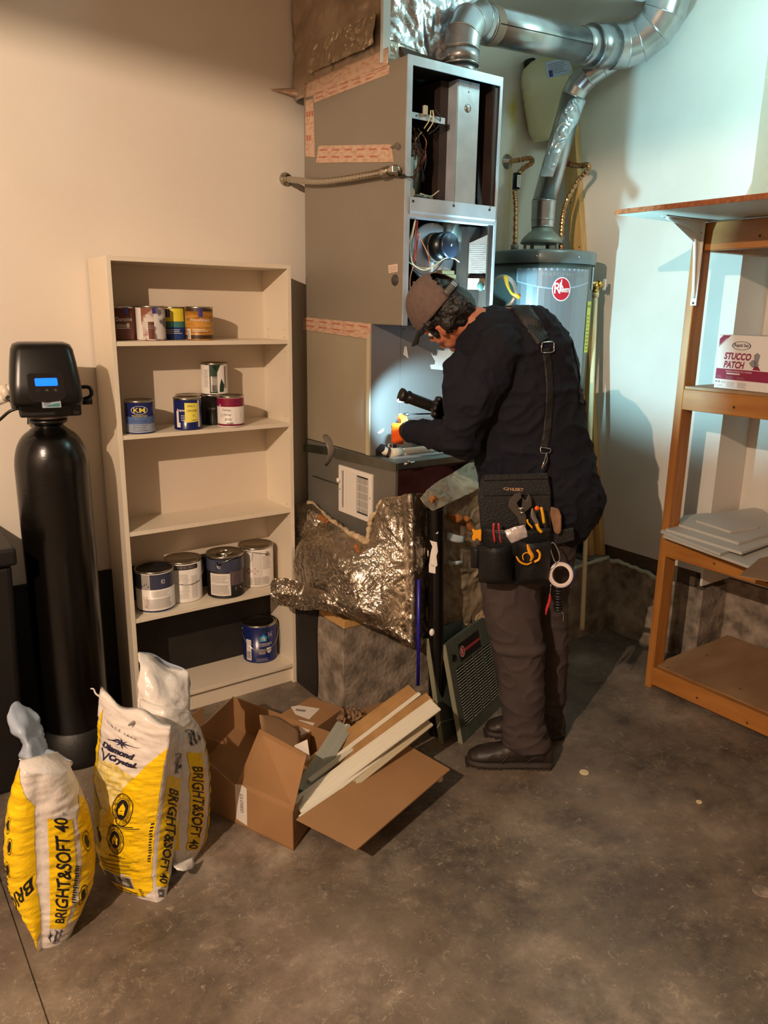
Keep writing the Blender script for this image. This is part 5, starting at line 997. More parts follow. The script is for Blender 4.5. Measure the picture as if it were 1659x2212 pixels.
b = B(mat('hood_grey', '#8f948c', .45, .5)); b.lathe([(.105, 2.150), (.112, 2.152), (.102, 2.175), (.072, 2.205), (.056, 2.215), (.056, 2.24)], (hx_, hy_, 0), n=40); b.build('draft_hood', R)
for a in (.4, 1.9, 3.4, 4.9): b = B(M_galvd); b.box((-.004, -.010, 2.105), (.004, .010, 2.155)); bmesh.ops.transform(b.bm, matrix=Matrix.Translation((hx_, hy_, 0)) @ Matrix.Rotation(a, 4, 'Z') @ Matrix.Translation((.095, 0, 0)), verts=b.bm.verts); b.build('hood_leg', R)
def hose(label, pts, fit0=True):
    b = B(M_copper); c = curve(pts, 110); b.tube(c, [.0105+(.0028 if (i//2) % 2 else 0) for i in range(110)], 12, smooth=False); return tag(b.build('copper_hose', origin=pts[-1]), label, 'hose', 'flexible copper water lines')
hz = 2.107; wL = V((3.235, 3.36, 2.60))
hL = at(1113, 512, 1, 3.06); hL.z = hz; hR_ = at(1212, 512, 1, 3.03); hR_.z = hz
hose('left corrugated copper hose with a black barcode tag, from a wall fitting', [V((3.232, 3.36, 2.60)), at(1120, 346, 1, 3.27), at(1145, 342, 1, 3.20), at(1148, 352, 1, 3.17), at(1122, 372, 1, 3.13), at(1112, 410, 1, 3.12), at(1114, 450, 1, 3.10), hL+Z*.06, hL])
hose('right corrugated copper hose curving up behind the vent riser', [at(1225, 352, 0, 3.50), at(1250, 358, 0, 3.47), at(1268, 356, 0, 3.45), at(1270, 366, 0, 3.43), at(1248, 392, 1, 3.03), at(1226, 430, 1, 3.03), at(1216, 465, 1, 3.03), hR_+Z*.06])
b = B(M_cop2, M_prt_); b.cyl(hR_, hR_+Z*.055, .012, 14); b.m(1).cyl(hR_+Z*.05, hR_+Z*.09, .017, 12); b.cyl(hL, hL+Z*.03, .02, 12); tag(b.build('pipe_nipples', origin=hR_), 'short copper and steel nipples on top of the heater', 'pipe fitting')
b = B(M_blk, M_paper, M_ink); c = at(1115, 392, 1, 3.12); b.cyl(c+Z*.04, c-Z*.04, .019, 14); b.m(1).prism([c+V((-.012, -.019, .028)), c+V((.010, -.019, .028)), c+V((.010, -.019, -.028)), c+V((-.012, -.019, -.028))], V((0, -.001, 0))); b.m(2)
for k in range(7): b.prism([c+V((-.009, -.0205, .024-.007*k)), c+V((.006, -.0205, .024-.007*k)), c+V((.006, -.0205, .021-.007*k)), c+V((-.009, -.0205, .021-.007*k))], V((0, -.0004, 0)))
tag(b.build('barcode_tag', origin=c), 'black tag with a white barcode wrapped on the left copper hose', 'tag')
b = B(M_steel); b.lathe([(.040, 0), (.038, .004), (.020, .012), (.012, .03)], (3.232, YB, 2.60), (0, -1, 0), 28); tag(b.build('escutcheon', origin=(3.232, YB, 2.6)), 'round chrome wall plate where the left water line leaves the wall', 'wall plate')
b = B(mat('valve_dark', '#2c2826', .5), mat('valve_red', '#6e2430', .5)); b.tube([at(1212, 345, 0, 3.52), at(1222, 352, 0, 3.51), at(1240, 357, 0, 3.49), at(1262, 359, 0, 3.46)], [.012, .016, .014, .012], 10); b.m(1).tube([at(1210, 357, 0, 3.48), at(1228, 351, 0, 3.48)], [.010, .016], 10); b.m(0).tube([at(1222, 352, 0, 3.51), at(1213, 336, 0, 3.51)], .007, 8)
tag(b.build('shutoff_valve', origin=at(1225, 352, 0, 3.50)), 'dark water shutoff valve with a red handle behind the vent riser', 'valve')
# relief valve and its pipe
R = thing('relief_valve', 'brass relief valve with a lever on the right side of the heater', 'valve', (3.455, 2.87, 1.94))
vc = at(1288, 614, 1, 2.87)
b = B(M_brass); b.cyl(vc+V((-.05, .03, 0)), vc+V((.035, -.012, .0)), .016, 16); b.cyl(vc+V((0, 0, .005)), vc+V((0, 0, -.035)), .014, 16); b.lathe([(.020, 0), (.020, .012)], vc-Z*.03, (0, 0, -1), 8); b.lathe([(.020, 0), (.020, .012)], vc+V((.01, -.004, 0)), (.9, -.3, 0), 8); b.build('valve_body', R)
b = B(M_steel); b.lathe([(.034, 0), (.03, .004), (.014, .010)], vc+V((-.055, .03, 0)), (.9, -.3, 0), 28); b.build('collar', R)
b = B(M_tapew); c = vc+V((.048, -.016, 0)); b.box(c+V((-.005, -.010, -.030)), c+V((.003, .010, .028))); b.build('lever', R, bevel=.003)
pt_ = vc-Z*.04; pe = V((3.223, 2.60, .118)); 
b = B(M_cpvc); b.cyl(pt_+Z*.005, pt_-Z*.03, .0185, 16); b.tube([pt_, pe+Z*.02, pe], .0125, 14); tag(b.build('discharge_pipe', origin=pe), 'long cream plastic discharge pipe running down from the brass valve', 'pipe')
# gas line shown as a clear loop with yellow tag left of the heater
R = thing('clear_hose', 'clear plastic hose loop with a yellow clip left of the heater', 'hose', at(1070, 605, 1, 2.60))
b = B(mat('clear_vinyl', '#c9d2d0', .12, 0, alpha=.55, spec=.8)); b.tube(curve([at(1062, 618, 1, 2.62), at(1075, 601, 1, 2.60), at(1092, 598, 1, 2.58), at(1108, 610, 1, 2.57), at(1114, 632, 1, 2.57), at(1106, 652, 1, 2.58), at(1090, 668, 1, 2.60)], 40), .009, 12); b.build('hose_loop', R)
b = B(mat('yellow_tape', '#d9c93a', .4)); b.tube(curve([at(1092, 597, 1, 2.57), at(1096, 615, 1, 2.55), at(1104, 632, 1, 2.55), at(1112, 638, 1, 2.55)], 12), [.012, .011, .010, .009, .008, .007, .006, .006, .006, .006, .006, .006], 8, flat=.4); b.build('yellow_tag', R)
b = B(mat('orange_clip', '#c9821e', .4)); b.tube([at(1109, 636, 1, 2.55), at(1122, 641, 1, 2.54)], [.006, .012], 12); b.build('orange_clip', R)
# ------------------------------------------------------------------ jug, stud
R = thing('plastic_jug', 'yellowish plastic jug with a black cap, tilted against the wall above the heater', 'jug', (3.40, 3.24, 2.80))
JM = Matrix.Translation(at(1187, 214, 1, 3.27)) @ Matrix.Rotation(math.radians(-36), 4, 'Z') @ Matrix.Rotation(math.radians(-13), 4, 'Y') @ Matrix.Diagonal((1, 1, 1, 1))
M_jug = mat('cloudy_plastic', '#ded7ac', .35, bump=.05, bscale=12)
b = B(M_jug); rings = []
for z, hw, hd2 in ((-.195, .085, .04), (-.188, .115, .06), (-.14, .133, .068), (.0, .138, .070), (.012, .134, .066), (.024, .138, .070), (.05, .138, .07), (.062, .134, .066), (.074, .138, .07), (.12, .138, .070), (.165, .12, .064), (.19, .08, .055), (.205, .035, .03)):
    ring = []
    for k in range(36):
        t = 2*PI*k/36; e = .55; ring.append(b.bm.verts.new(JM @ V((hw*math.copysign(abs(math.cos(t))**e, math.cos(t)), hd2*math.copysign(abs(math.sin(t))**e, math.sin(t)), z))))
    rings.append(ring)
b.skin(rings); b.build('jug_body', R)
b = B(M_blkm); b.lathe([(.032, 0), (.032, .035), (.028, .04)], JM @ V((-.075, 0, .172)), JM.to_3x3() @ Z, 20); b.build('cap', R)
b = B(m_silver, m_pur, m_prt); f = lambda u, v: JM @ V((u, -.0722, v)); b.decal(rect(-.01, .085, .115, .165), f); b.m(1).decal(rect(0, .09, .02, .12), lambda u, v: JM @ V((u, -.0730, v))); b.m(2).decal(bars(.0, .10, .10, .155, 6, .35), lambda u, v: JM @ V((u, -.0730, v))); b.build('jug_label', R)
b = B(m_pur); b.decal(rect(.06, -.03, .08, 0), f); b.build('jug_sticker', R)
su = (V((3.56, 3.27, 3.05))-V((3.56, 2.79, .44))).normalized(); sn = V((0, su.z, -su.y))
def stud(label, x0, x1, yb0, dep, ztop, knots=True):
    b = B(M_stud, M_knot, m_red); p = V((0, yb0, .44)); L_ = (ztop-.44)/su.z
    P8 = [V((x, yb0, .44))+sn*s for x, s in ((x0, 0), (x1, 0), (x1, dep), (x0, dep))]; b.hexa(P8, [q+su*L_ for q in P8])
    for t, q in ((.55, .03), (1.3, .05), (1.75, .02), (2.0, .06)) if knots else ():
        c = V((x0-.0006, yb0, .44))+su*t+sn*q; b.m(1).lathe([(.007, 0), (.001, .0006)], c, (-1, 0, 0), 12)
    b.m(2).lathe([(.03, 0), (.001, .0006)], V((x0-.0006, yb0, .44))+su*1.62+sn*.055, (-1, 0, 0), 18) if x0 > 3.54 else None
    return tag(b.build('timber_stud', origin=P8[0], bevel=.002), label, 'timber')
stud('pale pine stud leaning upright in the corner against the right wall', 3.545, 3.583, 2.765, .089, 3.02)
stud('shorter darker pine stud standing left of the leaning one, behind the worker', 3.49, 3.53, 2.80, .05, 1.5, False)
b = B(M_prt_); b.hexa([(3.42, 2.75, .426), (3.585, 2.74, .426), (3.585, 2.85, .426), (3.42, 2.85, .426)], [(3.42, 2.75, .442), (3.585, 2.74, .445), (3.585, 2.85, .442), (3.42, 2.85, .44)]); tag(b.build('shim_board', origin=(3.5, 2.8, .426)), 'flat shim under the pine studs in the corner', 'timber')
# ------------------------------------------------------------------ black pipe, blue rod, grey doors
pb = V((2.0, 2.36, 0)); ptop = V((1.945, 2.35, 1.03))
R = thing('black_pipe', 'upright black plastic pipe with torn white paint, standing beside the foil duct', 'pipe', pb)
b = B(mat('abs_black', '#0c0a0a', .25)); b.tube([pb, ptop], .034, 28, cap=False); b.tube([pb+Z*.01, ptop+Z*.0], .030, 28, cap=False); b.lathe([(.034, 0), (.030, .0)], ptop, (ptop-pb), 28, False); b.build('pipe_tube', R)
b = B(m_can_w); ax = (ptop-pb).normalized()
def pf(u, v): a = u/.034; dd = V((-pb.x, -pb.y, 0)).normalized(); rr = V((-dd.y, dd.x, 0)); return pb+ax*v+(dd*math.cos(a)+rr*math.sin(a))*.0352
b.decal(poly((-.024, .905), (.006, .90), (.010, .86), (.004, .84), (.008, .80), (-.002, .79), (-.028, .80), (-.020, .85), (-.012, .88)), pf, .008); b.decal(poly((-.040, .86), (-.030, .855), (-.034, .83), (-.042, .835)), pf, .008); b.decal(rect(-.03, .765, .0, .80), pf, .008); b.decal(poly((.0, .935), (.012, .945), (.01, .935)), pf); b.build('paint_patch', R)
b = B(mat('blue_pex', '#1d1a8c', .35)); b.tube([at(905, 1252, 1, 2.325), at(903, 1480, 1, 2.335)], .0075, 12); tag(b.build('blue_tube', origin=at(903, 1480, 1, 2.335)), 'thin dark blue plastic tube standing left of the black pipe', 'tube')
b = B(m_can_w); b.ball(at(933, 1366, 1, 2.30), (.012, .01, .016)); tag(b.build('white_cap', origin=at(933, 1366, 1, 2.30)), 'small white plastic cap at the top corner of the leaning grey doors', 'cap')
M_door = mat('door_grey_green', '#4b5248', .45); M_doore = mat('door_edge', '#7d7c66', .5)
def door(label, bl, br, tl, depth, louvre):
    bl, br, tl = V(bl), V(br), V(tl); u = (br-bl); w = u.length; u.normalize(); v = tl-bl; v = v-u*v.dot(u); h = v.length; v.normalize(); n = u.cross(v).normalized()
    if n.dot(CAM-bl) < 0: n = -n
    R = thing('furnace_door', label, 'furnace door', bl, 'removed furnace doors leaning on the duct')
    P = lambda a, b_, c: bl+u*a+v*b_+n*c
    def bb(b, a0, a1, b0, b1, c0, c1): b.hexa([P(a0, b0, c0), P(a1, b0, c0), P(a1, b1, c0), P(a0, b1, c0)], [P(a0, b0, c1), P(a1, b0, c1), P(a1, b1, c1), P(a0, b1, c1)])
    b = B(M_door); 
    if louvre:
        cols = [(.05+i*(w-.09)/4, .05+i*(w-.09)/4+.072) for i in range(4)]; y0, y1 = .06, h-.13
        xs = [0]+[c for q in cols for c in q]+[w]
        for i in range(0, len(xs), 2): bb(b, xs[i], xs[i+1], 0, h, -.004, 0)
        for q in cols: bb(b, q[0], q[1], 0, y0, -.004, 0); bb(b, q[0], q[1], y1, h, -.004, 0)
        b.m(0)
    else: bb(b, 0, w, 0, h, -.004, 0)
    bb(b, 0, w, h-.004, h, -depth, 0); bb(b, w-.004, w, 0, h, -depth, 0); bb(b, 0, w, 0, .004, -depth, 0); b.build('door_panel', R, bevel=.002)
    b = B(M_doore); bb(b, -.003, .003, 0, h, -depth, .001); b.build('edge_flange', R)
    if louvre:
        k = 0
        for q in cols:
            nn = 20
            for i in range(nn):
                z0 = y0+(y1-y0)*i/nn; b = B(M_galvd if 0 else mat('louvre_light', '#a3a89c', .4)); b.hexa([P(q[0], z0, -.012), P(q[1], z0, -.012), P(q[1], z0+.005, .003), P(q[0], z0+.005, .003)], [P(q[0], z0+.002, -.012), P(q[1], z0+.002, -.012), P(q[1], z0+.0085, .003), P(q[0], z0+.0085, .003)]); b.build('slat', R)
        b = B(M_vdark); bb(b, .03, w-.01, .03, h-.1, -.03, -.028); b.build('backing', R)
        b = B(M_blkm, m_red, m_can_w); fn = planar(P(0, 0, 0), u, v, .001); fn2 = planar(P(0, 0, 0), u, v, .0018); fn3 = planar(P(0, 0, 0), u, v, .0024)
        if (u.cross(v)).dot(n) < 0: fn, fn2, fn3 = [(lambda f: (lambda a, c: P(a, c, f)))(f) for f in (.001, .0018, .0024)]
        b.decal(rect(.10, h-.115, .30, h-.035), fn); b.m(1).decal(disc(.125, h-.075, .022, .024), fn2); b.m(1).decal(rect(.150, h-.083, .298, h-.070), fn2); b.m(2).decal(annulus(.125, h-.075, .022, .024, .88), fn3); b.decal(text('R', .026, .014, cx=.125, cy=h-.075), fn3); b.build('badge_plate', R)
        b = B(M_blk); b.lathe([(.017, 0), (.017, .004), (.011, .006), (.010, .001)], P(.045, h-.075, 0), n, 22); b.build('finger_hole', R)
        b = B(mat('orange_sticker', '#9c4a2c', .5)); b.decal(disc(w-.03, .05, .014, .016), fn); b.build('sticker', R)
d1 = (at(998, 1606, 2, .0), at(1090, 1518, 2, 0.0))
tl = at(948, 1403, 1, 2.30)
door('louvred grey-green furnace door with a red badge, in front of the plain one', at(1000, 1607, 2, .0), at(1092, 1517, 2, .0), tl, .02, True)
door('plain grey-green furnace door leaning behind the louvred one', at(958, 1606, 2, .0), at(1066, 1512, 2, .0), at(925, 1380, 1, 2.36), .02, False)
# ------------------------------------------------------------------ timber shelving at the right
R = thing('timber_shelving', 'orange stained timber shelving unit along the right wall', 'shelving', (3.5, 1.4, 0))
SX = 3.155; SYE = 2.13
def post(x, y, top):
    b = B(M_woodv, M_knot); b.box((x, y-.038, 0), (x+.089, y, top)); 
    for z, q in ((.62, .5), (1.1, .3), (1.66, .7), (.35, .4)): b.m(1).lathe([(.005, 0), (.001, .0005)], (x+.089*q, y-.0385, z), (0, -1, 0), 10)
    b.build('post', R, bevel=.003)
post(SX, SYE, 2.185); post(3.72, .45, 2.185); post(SX, .30, 2.185)
def rail(z0, z1, x=SX, y0=.30, y1=SYE-.038, m=None):
    b = B(m or M_wood, M_knot); b.box((x, y0, z0), (x+.038, y1, z1))
    for y, z in ((y1-.25, .4), (y1-.9, .7), (y1-.5, .25)): b.m(1).lathe([(.009, 0), (.001, .0005)], (x-.0005, y, z0+(z1-z0)*z), (-1, 0, 0), 12)
    b.build('rail', R, bevel=.003)
rail(.022, .112); rail(.685, .775); rail(1.385, 1.477); rail(2.07, 2.185, SX+.03)
for z in (.685, 1.385, 2.07):
    b = B(M_wood); b.box((SX+.089, SYE-.036, z), (3.72, SYE-.002, z+.088)) if z > 2 else b.box((3.76, .45, z), (3.798, SYE-.04, z+.088)); b.build('cross_rail', R, bevel=.003)
b = B(M_ply, M_knot); b.box((SX+.038, .30, .100), (3.835, SYE-.02, .115)); 
for x, y in ((3.22, 2.05), (3.5, 2.02), (3.3, 1.72), (3.42, 1.5)): b.m(1).lathe([(.006, 0), (.001, .0005)], (x, y, .1152), (0, 0, 1), 8)
b.build('bottom_shelf', R)
b = B(M_ply); b.box((SX+.005, .30, .776), (3.80, SYE-.04, .788)); b.build('middle_shelf', R)
b = B(M_ply); b.box((SX+.005, .30, 1.478), (3.80, SYE-.04, 1.490)); b.build('upper_shelf', R)
M_chip = mat('chipboard_edge', '#9c5c32', .8, col2='#7a4222', nscale=60)
b = B(mat('white_melamine_board', '#c6c8bc', .5)); b.box((2.735, .20, 2.192), (3.82, 2.215, 2.210)); b.build('top_board', R)
b = B(M_chip); b.box((2.731, .20, 2.191), (2.735, 2.216, 2.2105)); b.build('board_edge', R)
# bracket
R = thing('shelf_bracket', 'white metal bracket holding up the overhanging top board', 'bracket', (SX, 2.10, 2.19))
M_br = mat('white_bracket', '#cfc9be', .4)
by = 2.088
b = B(M_br, M_ink); b.box((SX-.275, by-.014, 2.186), (SX, by+.014, 2.190)); b.box((SX-.006, by-.014, 1.84), (SX-.0005, by+.014, 2.186))
b.hexa([(SX-.25, by-.002, 2.186), (SX-.004, by-.002, 2.186), (SX-.004, by-.002, 1.87), (SX-.05, by-.002, 2.10)], [(SX-.25, by+.002, 2.186), (SX-.004, by+.002, 2.186), (SX-.004, by+.002, 1.87), (SX-.05, by+.002, 2.10)])
b.tube(curve([V((SX-.25, by, 2.184)), V((SX-.09, by, 2.150)), V((SX-.045, by, 2.11)), V((SX-.008, by, 1.87))], 20), .008, 8)
for p, a in (((SX-.268, by, 2.185), (0, 0, -1)), ((SX-.007, by, 1.85), (-1, 0, 0)), ((SX-.007, by+.0, 2.14), (-1, 0, 0))): b.m(1).lathe([(.005, 0), (.001, .001)], p, a, 10)
b.build('bracket_arm', R)
# stucco patch box
R = thing('patch_mix_box', 'white and crimson box of stucco patch mix on the upper shelf', 'box', (3.24, 1.92, 1.491))
o = at(1554, 836, 2, 1.4915); o.x = max(o.x, 3.175); e = at(1659, 856, 2, 1.4915); u = V((-.14, -.99, 0)).normalized(); nb = V((-.99, .14, 0)).normalized(); o = V((3.215, 1.985, 1.4915)); Wb, Hb, Db = .38, .228, .20
M_box = mat('box_white', '#e3dad2', .45); M_cr = mat('box_crimson', '#8c1238', .4)
b = B(M_box); b.hexa([o, o+u*Wb, o+u*Wb-nb*Db, o-nb*Db], [p+Z*Hb for p in (o, o+u*Wb, o+u*Wb-nb*Db, o-nb*Db)]); b.build('carton', R, bevel=.002)
f1 = lambda a, c: o+u*a+Z*c+nb*.0008; f2 = lambda a, c: o+u*a+Z*c+nb*.0014
b = B(M_cr, M_ink, M_box, m_prt)
b.decal(rect(.004, .040, Wb, .085), f1); b.decal(poly((.004, Hb-.002), (.060, Hb-.002), (.004, Hb-.052)), f1); b.m(2).decal(poly((.004, Hb-.002), (.022, Hb-.002), (.004, Hb-.018)), f2)
b.m(1).decal(annulus(.118, .185, .047, .018, .90), f1); b.decal(text('Rapid Set', .018, .072, bold=.02, cx=.118, cy=.185), f1)
b.m(0).decal(text('STUCCO', .030, .135, bold=.04, shear=.2, cx=.105, cy=.140), f1); b.decal(text('PATCH', .030, .105, bold=.04, shear=.2, cx=.092, cy=.104), f1)
b.m(2).decal(text('PATCH & PAINT IN 2 HOURS', .007, .13, cx=.12, cy=.076), f2); b.decal(bars(.06, .062, .13, .068, 1, .9), f2); b.m(3).decal(bars(.01, .044, .04, .056, 3, .3), f2); b.decal(bars(.06, .044, .10, .056, 3, .3), f2); b.decal(bars(.115, .044, .16, .056, 3, .3), f2)
b.m(2).decal(text('NEW! NO BONDING', .005, .05, rot=.72, cx=.024, cy=Hb-.030), f2)
b.m(1).decal(text('25 LB', .009, .024, bold=.03, cx=.018, cy=.029), f1); b.m(3).decal(bars(.036, .024, .065, .032, 2, .4), f1); b.decal(bars(.006, .008, .055, .018, 3, .3), f1); b.decal(bars(.065, .008, .11, .032, 6, .35), f1); b.decal(bars(.12, .008, .17, .032, 6, .35), f1)
hcx = .205; b.m(3).decal(poly((.165, .115), (.18, .10), (.20, .095), (.215, .11), (.20, .125), (.18, .13)), f1); b.decal(poly((.185, .15), (.20, .16), (.215, .15), (.205, .10), (.19, .11)), f1); b.m(0).decal(poly((.185, .088), (.225, .088), (.21, .105), (.195, .105)), f1)
b.build('printing', R)
# drywall offcuts on the middle shelf
M_gyp = mat('gypsum_sheet', '#c3beb6', .75); M_gypf = mat('drywall_face', '#b4b1aa', .7, col2='#bdb9b1', nscale=3)
def sheet_(label, pxs, z, t=.0125, dx=0):
    pts = [on(x, y, Z, (0, 0, z)) for x, y in pxs]; b = B(M_gypf); b.prism([p+Z*(-t) for p in pts], Z*t); return tag(b.build('drywall_offcut', origin=pts[0]-Z*t, bevel=.001), label, 'drywall', 'drywall offcuts on the middle shelf')
z0 = .7885
sheet_('lowest drywall sheet, jutting out over the timber rail', ((1432, 1156), (1628, 1226), (1700, 1190), (1760, 1130), (1500, 1110)), z0+.0125)
sheet_('narrow grey drywall strip showing under the left end of the stack', ((1427, 1146), (1556, 1196), (1620, 1170), (1500, 1115)), z0+.0255)
sheet_('wide drywall sheet with a pale front edge, middle of the stack', ((1438, 1142), (1602, 1193), (1720, 1150), (1620, 1100), (1480, 1112)), z0+.0385)
sheet_('drywall sheet second from the top, set back to the right', ((1466, 1132), (1596, 1172), (1700, 1140), (1640, 1095), (1510, 1112)), z0+.0515)
sheet_('smallest drywall piece on top of the stack', ((1503, 1123), (1578, 1147), (1638, 1137), (1588, 1107), (1520, 1115)), z0+.0645)
b = B(M_cardi); pts = [on(x, y, Z, (0, 0, .80)) for x, y in ((1597, 1245), (1665, 1258), (1720, 1240), (1700, 1195), (1640, 1208))]; b.prism(pts, Z*.004); tag(b.build('cardboard_corner', origin=pts[0]), 'grey-brown cardboard corner sticking out at the right of the middle shelf', 'cardboard')
# ------------------------------------------------------------------ the worker
F_ = V((-.785, .62, 0)).normalized(); RR = V((F_.y, -F_.x, 0)); P0 = V((2.16, 2.10, 0))     # facing, his right, standing point
def pt(px, py, d): return on(px, py, RR, P0+RR*d)
M_skin = mat('skin', '#b8704e', .5, col2='#a86244', nscale=7, bump=.04, bscale=90)
M_jack = mat('navy_work_shirt', '#0f1018', .85, col2='#13131f', nscale=6, bump=.25, bscale=26, spec=.25)
M_trou = mat('brown_grey_trousers', '#433936', .85, col2='#3a3130', nscale=7, bump=.22, bscale=22, spec=.25)
M_hair = mat('black_hair', '#0b0908', .45, col2='#17110e', nscale=30, bump=.8, bscale=70)
M_cap = mat('cap_mesh_brown', '#5c4a42', .8, col2='#65524a', nscale=60, bump=.25, bscale=160)
M_cap2 = mat('cap_panel_brown', '#4d3e38', .8, bump=.2, bscale=160)
M_glove = mat('orange_glove', '#d9540c', .45, bump=.12, bscale=60)
M_boot = mat('dark_leather', '#1e1814', .5, col2='#2a211b', nscale=14, bump=.25, bscale=60)
M_sole = mat('boot_sole', '#2b231e', .7, bump=.2, bscale=50)
M_web = mat('black_webbing', '#0c0c0c', .6, bump=.35, bscale=140)
def blob(fill, voxel, smooth, name, parent, m, disp=None):
    b = B(m); fill(b); bmesh.ops.recalc_face_normals(b.bm, faces=b.bm.faces)
    me = bpy.data.meshes.new('tmp'); b.bm.to_mesh(me); b.bm.free(); ob = bpy.data.objects.new('tmp', me); C.collection.objects.link(ob)
    md = ob.modifiers.new('r', 'REMESH'); md.mode = 'VOXEL'; md.voxel_size = voxel
    if smooth: ms = ob.modifiers.new('s', 'SMOOTH'); ms.factor = .5; ms.iterations = smooth
    dg = bpy.context.evaluated_depsgraph_get(); res = bpy.data.meshes.new_from_object(ob.evaluated_get(dg)); bpy.data.objects.remove(ob); bpy.data.meshes.remove(me)
    if disp:
        no = [v.normal.copy() for v in res.vertices]
        for v, n in zip(res.vertices, no): v.co += n*disp(v.co)
    res.materials.clear(); res.materials.append(m)
    for p in res.polygons: p.use_smooth = True; p.material_index = 0
    bv = BVHTree.FromPolygons([v.co.copy() for v in res.vertices], [tuple(p.vertices) for p in res.polygons])
    res.transform(Matrix.Translation(-ROOTS[parent.name])); o = bpy.data.objects.new(name, res); C.collection.objects.link(o); o.parent = parent; ROOTS[o.name] = ROOTS[parent.name]
    return o, bv
def cap_(b, a, c, ra, rc, n=16):               # tapered capsule
    a, c = V(a), V(c); b.ball(a, ra, n, 10); b.ball(c, rc, n, 10); b.cyl(a, c, ra, n, rc)
def chain(b, pts, rs):
    for i in range(len(pts)-1): cap_(b, pts[i], pts[i+1], rs[i], rs[i+1])
def loft(b, rows, shrink=0, n=28, sq=2.4):      # rows: pxL, pxR, py, d, half depth
    rings = []
    for (xl, xr, y, d, hd) in rows:
        a, c = pt(xl, y, d), pt(xr, y, d); m = (a+c)/2; u = (c-a)/2; u = u.normalized()*max(.01, u.length-shrink); w = RR*max(.01, hd-shrink)
        ring = []
        for k in range(n):
            t = 2*PI*k/n; e = 2/sq; ring.append(b.bm.verts.new(m+u*math.copysign(abs(math.cos(t))**e, math.cos(t))+w*math.copysign(abs(math.sin(t))**e, math.sin(t))))
        rings.append(ring)
    b.skin(rings)
person = thing('person', 'person in a dark work shirt, cap and brown trousers, bending towards the open furnace', 'person', P0)
torso = [(1072, 1150, 664, .01, .09), (1030, 1196, 684, .01, .155), (1003, 1216, 708, .01, .19), (986, 1232, 740, 0, .205), (978, 1243, 790, 0, .20), (988, 1254, 850, 0, .19), (1006, 1264, 910, 0, .185), (1022, 1277, 970, 0, .18), (1036, 1292, 1030, 0, .18), (1044, 1303, 1075, 0, .18), (1048, 1297, 1105, 0, .175), (1060, 1270, 1140, 0, .165), (1070, 1248, 1165, 0, .16)]
tb = torso[:9]+[(1046, 1270, 1080, 0, .165), (1046, 1250, 1130, 0, .165), (1050, 1235, 1180, 0, .16)]
pelvis = [(1045, 1250, 1120, 0, .165), (1040, 1246, 1160, 0, .17), (1036, 1238, 1205, 0, .175), (1040, 1232, 1240, 0, .165)]
legL = [(1040, 1180, 1215, -.08, .09), (1038, 1170, 1250, -.085, .095), (1041, 1168, 1300, -.09, .092), (1051, 1170, 1350, -.095, .088), (1063, 1174, 1400, -.10, .085), (1072, 1176, 1450, -.105, .082), (1080, 1177, 1500, -.11, .080), (1085, 1174, 1540, -.115, .076), (1088, 1172, 1570, -.118, .074), (1087, 1180, 1592, -.12, .078), (1094, 1186, 1612, -.12, .074)]
legR = [(1120, 1238, 1215, .08, .09), (1130, 1232, 1250, .085, .092), (1138, 1226, 1300, .09, .09), (1142, 1226, 1350, .095, .086), (1146, 1227, 1400, .10, .082), (1150, 1226, 1450, .11, .078), (1152, 1222, 1500, .12, .074), (1150, 1213, 1540, .125, .070), (1146, 1214, 1562, .125, .070), (1142, 1221, 1582, .125, .072)]
shL, shR = pt(1082, 752, -.155), pt(1078, 742, .165)
elL = pt(992, 945, -.17); wrL = at(885, 931, 1, 2.44); elR = pt(1070, 940, .17); wrR = at(1003, 908, 1, 2.27)
U_ = (F_*.77+Z*.64).normalized(); G_ = (F_*.64-Z*.77).normalized(); yw = .62; FW = (G_*math.cos(yw)+RR*math.sin(yw)).normalized(); SD = FW.cross(U_).normalized()
if SD.dot(RR) < 0: SD = -SD                       # towards his right
HC_ = pt(960, 681, .02); HM = Matrix((FW, SD, U_)).transposed()
def hd_(f, s, u): return HC_+(FW*f+SD*s+U_*u)*1.07
def hand(b, W, al, side, nrm, k, curl, sc=1.0):  # wrist, along, towards the thumb, back of hand, extra radius, curl per joint
    al, side, nrm = V(al).normalized(), V(side).normalized(), V(nrm).normalized()
    for s in (-.028, -.010, .010, .026): cap_(b, W+side*s*.6*sc, W+al*.085*sc+side*s*sc, .013+k, .012+k, 10)
    for s, L in ((.030, .042), (.011, .047), (-.009, .044), (-.028, .035)):
        p = W+al*.088*sc+side*s*sc; d = al.copy(); ax_ = side
        for i, (fr, rr) in enumerate(((1, .0095), (.72, .0088), (.55, .008))):
            d = (Matrix.Rotation(curl*(1 if nrm.dot(al.cross(side)) > 0 else -1), 3, ax_) @ d).normalized()
            q = p+d*L*fr*sc; cap_(b, p, q, rr+k, rr*.95+k, 10); p = q
    p = W+al*.02*sc+side*.028*sc; q = p+(al*.6+side*.75-nrm*.25).normalized()*.042*sc; r_ = q+(al*.9+side*.15-nrm*.35).normalized()*.034*sc
    cap_(b, p, q, .013+k, .011+k, 10); cap_(b, q, r_, .0105+k, .009+k, 10); cap_(b, r_, r_+(al-nrm*.5).normalized()*.024*sc, .009+k, .008+k, 10)
alL = (at(850, 936, 1, 2.54)-wrL).normalized(); sdL = V((.15, .25, .95)); nL = V((-.75, -.6, .1)); sdL = (sdL-alL*sdL.dot(alL)).normalized(); nL = alL.cross(sdL); nL = nL if nL.x < 0 else -nL
alR = (at(955, 888, 1, 2.32)-wrR).normalized(); sdR = V((0, .2, 1)); sdR = (sdR-alR*sdR.dot(alR)).normalized(); nR = alR.cross(sdR); nR = nR if nR.y > 0 else -nR
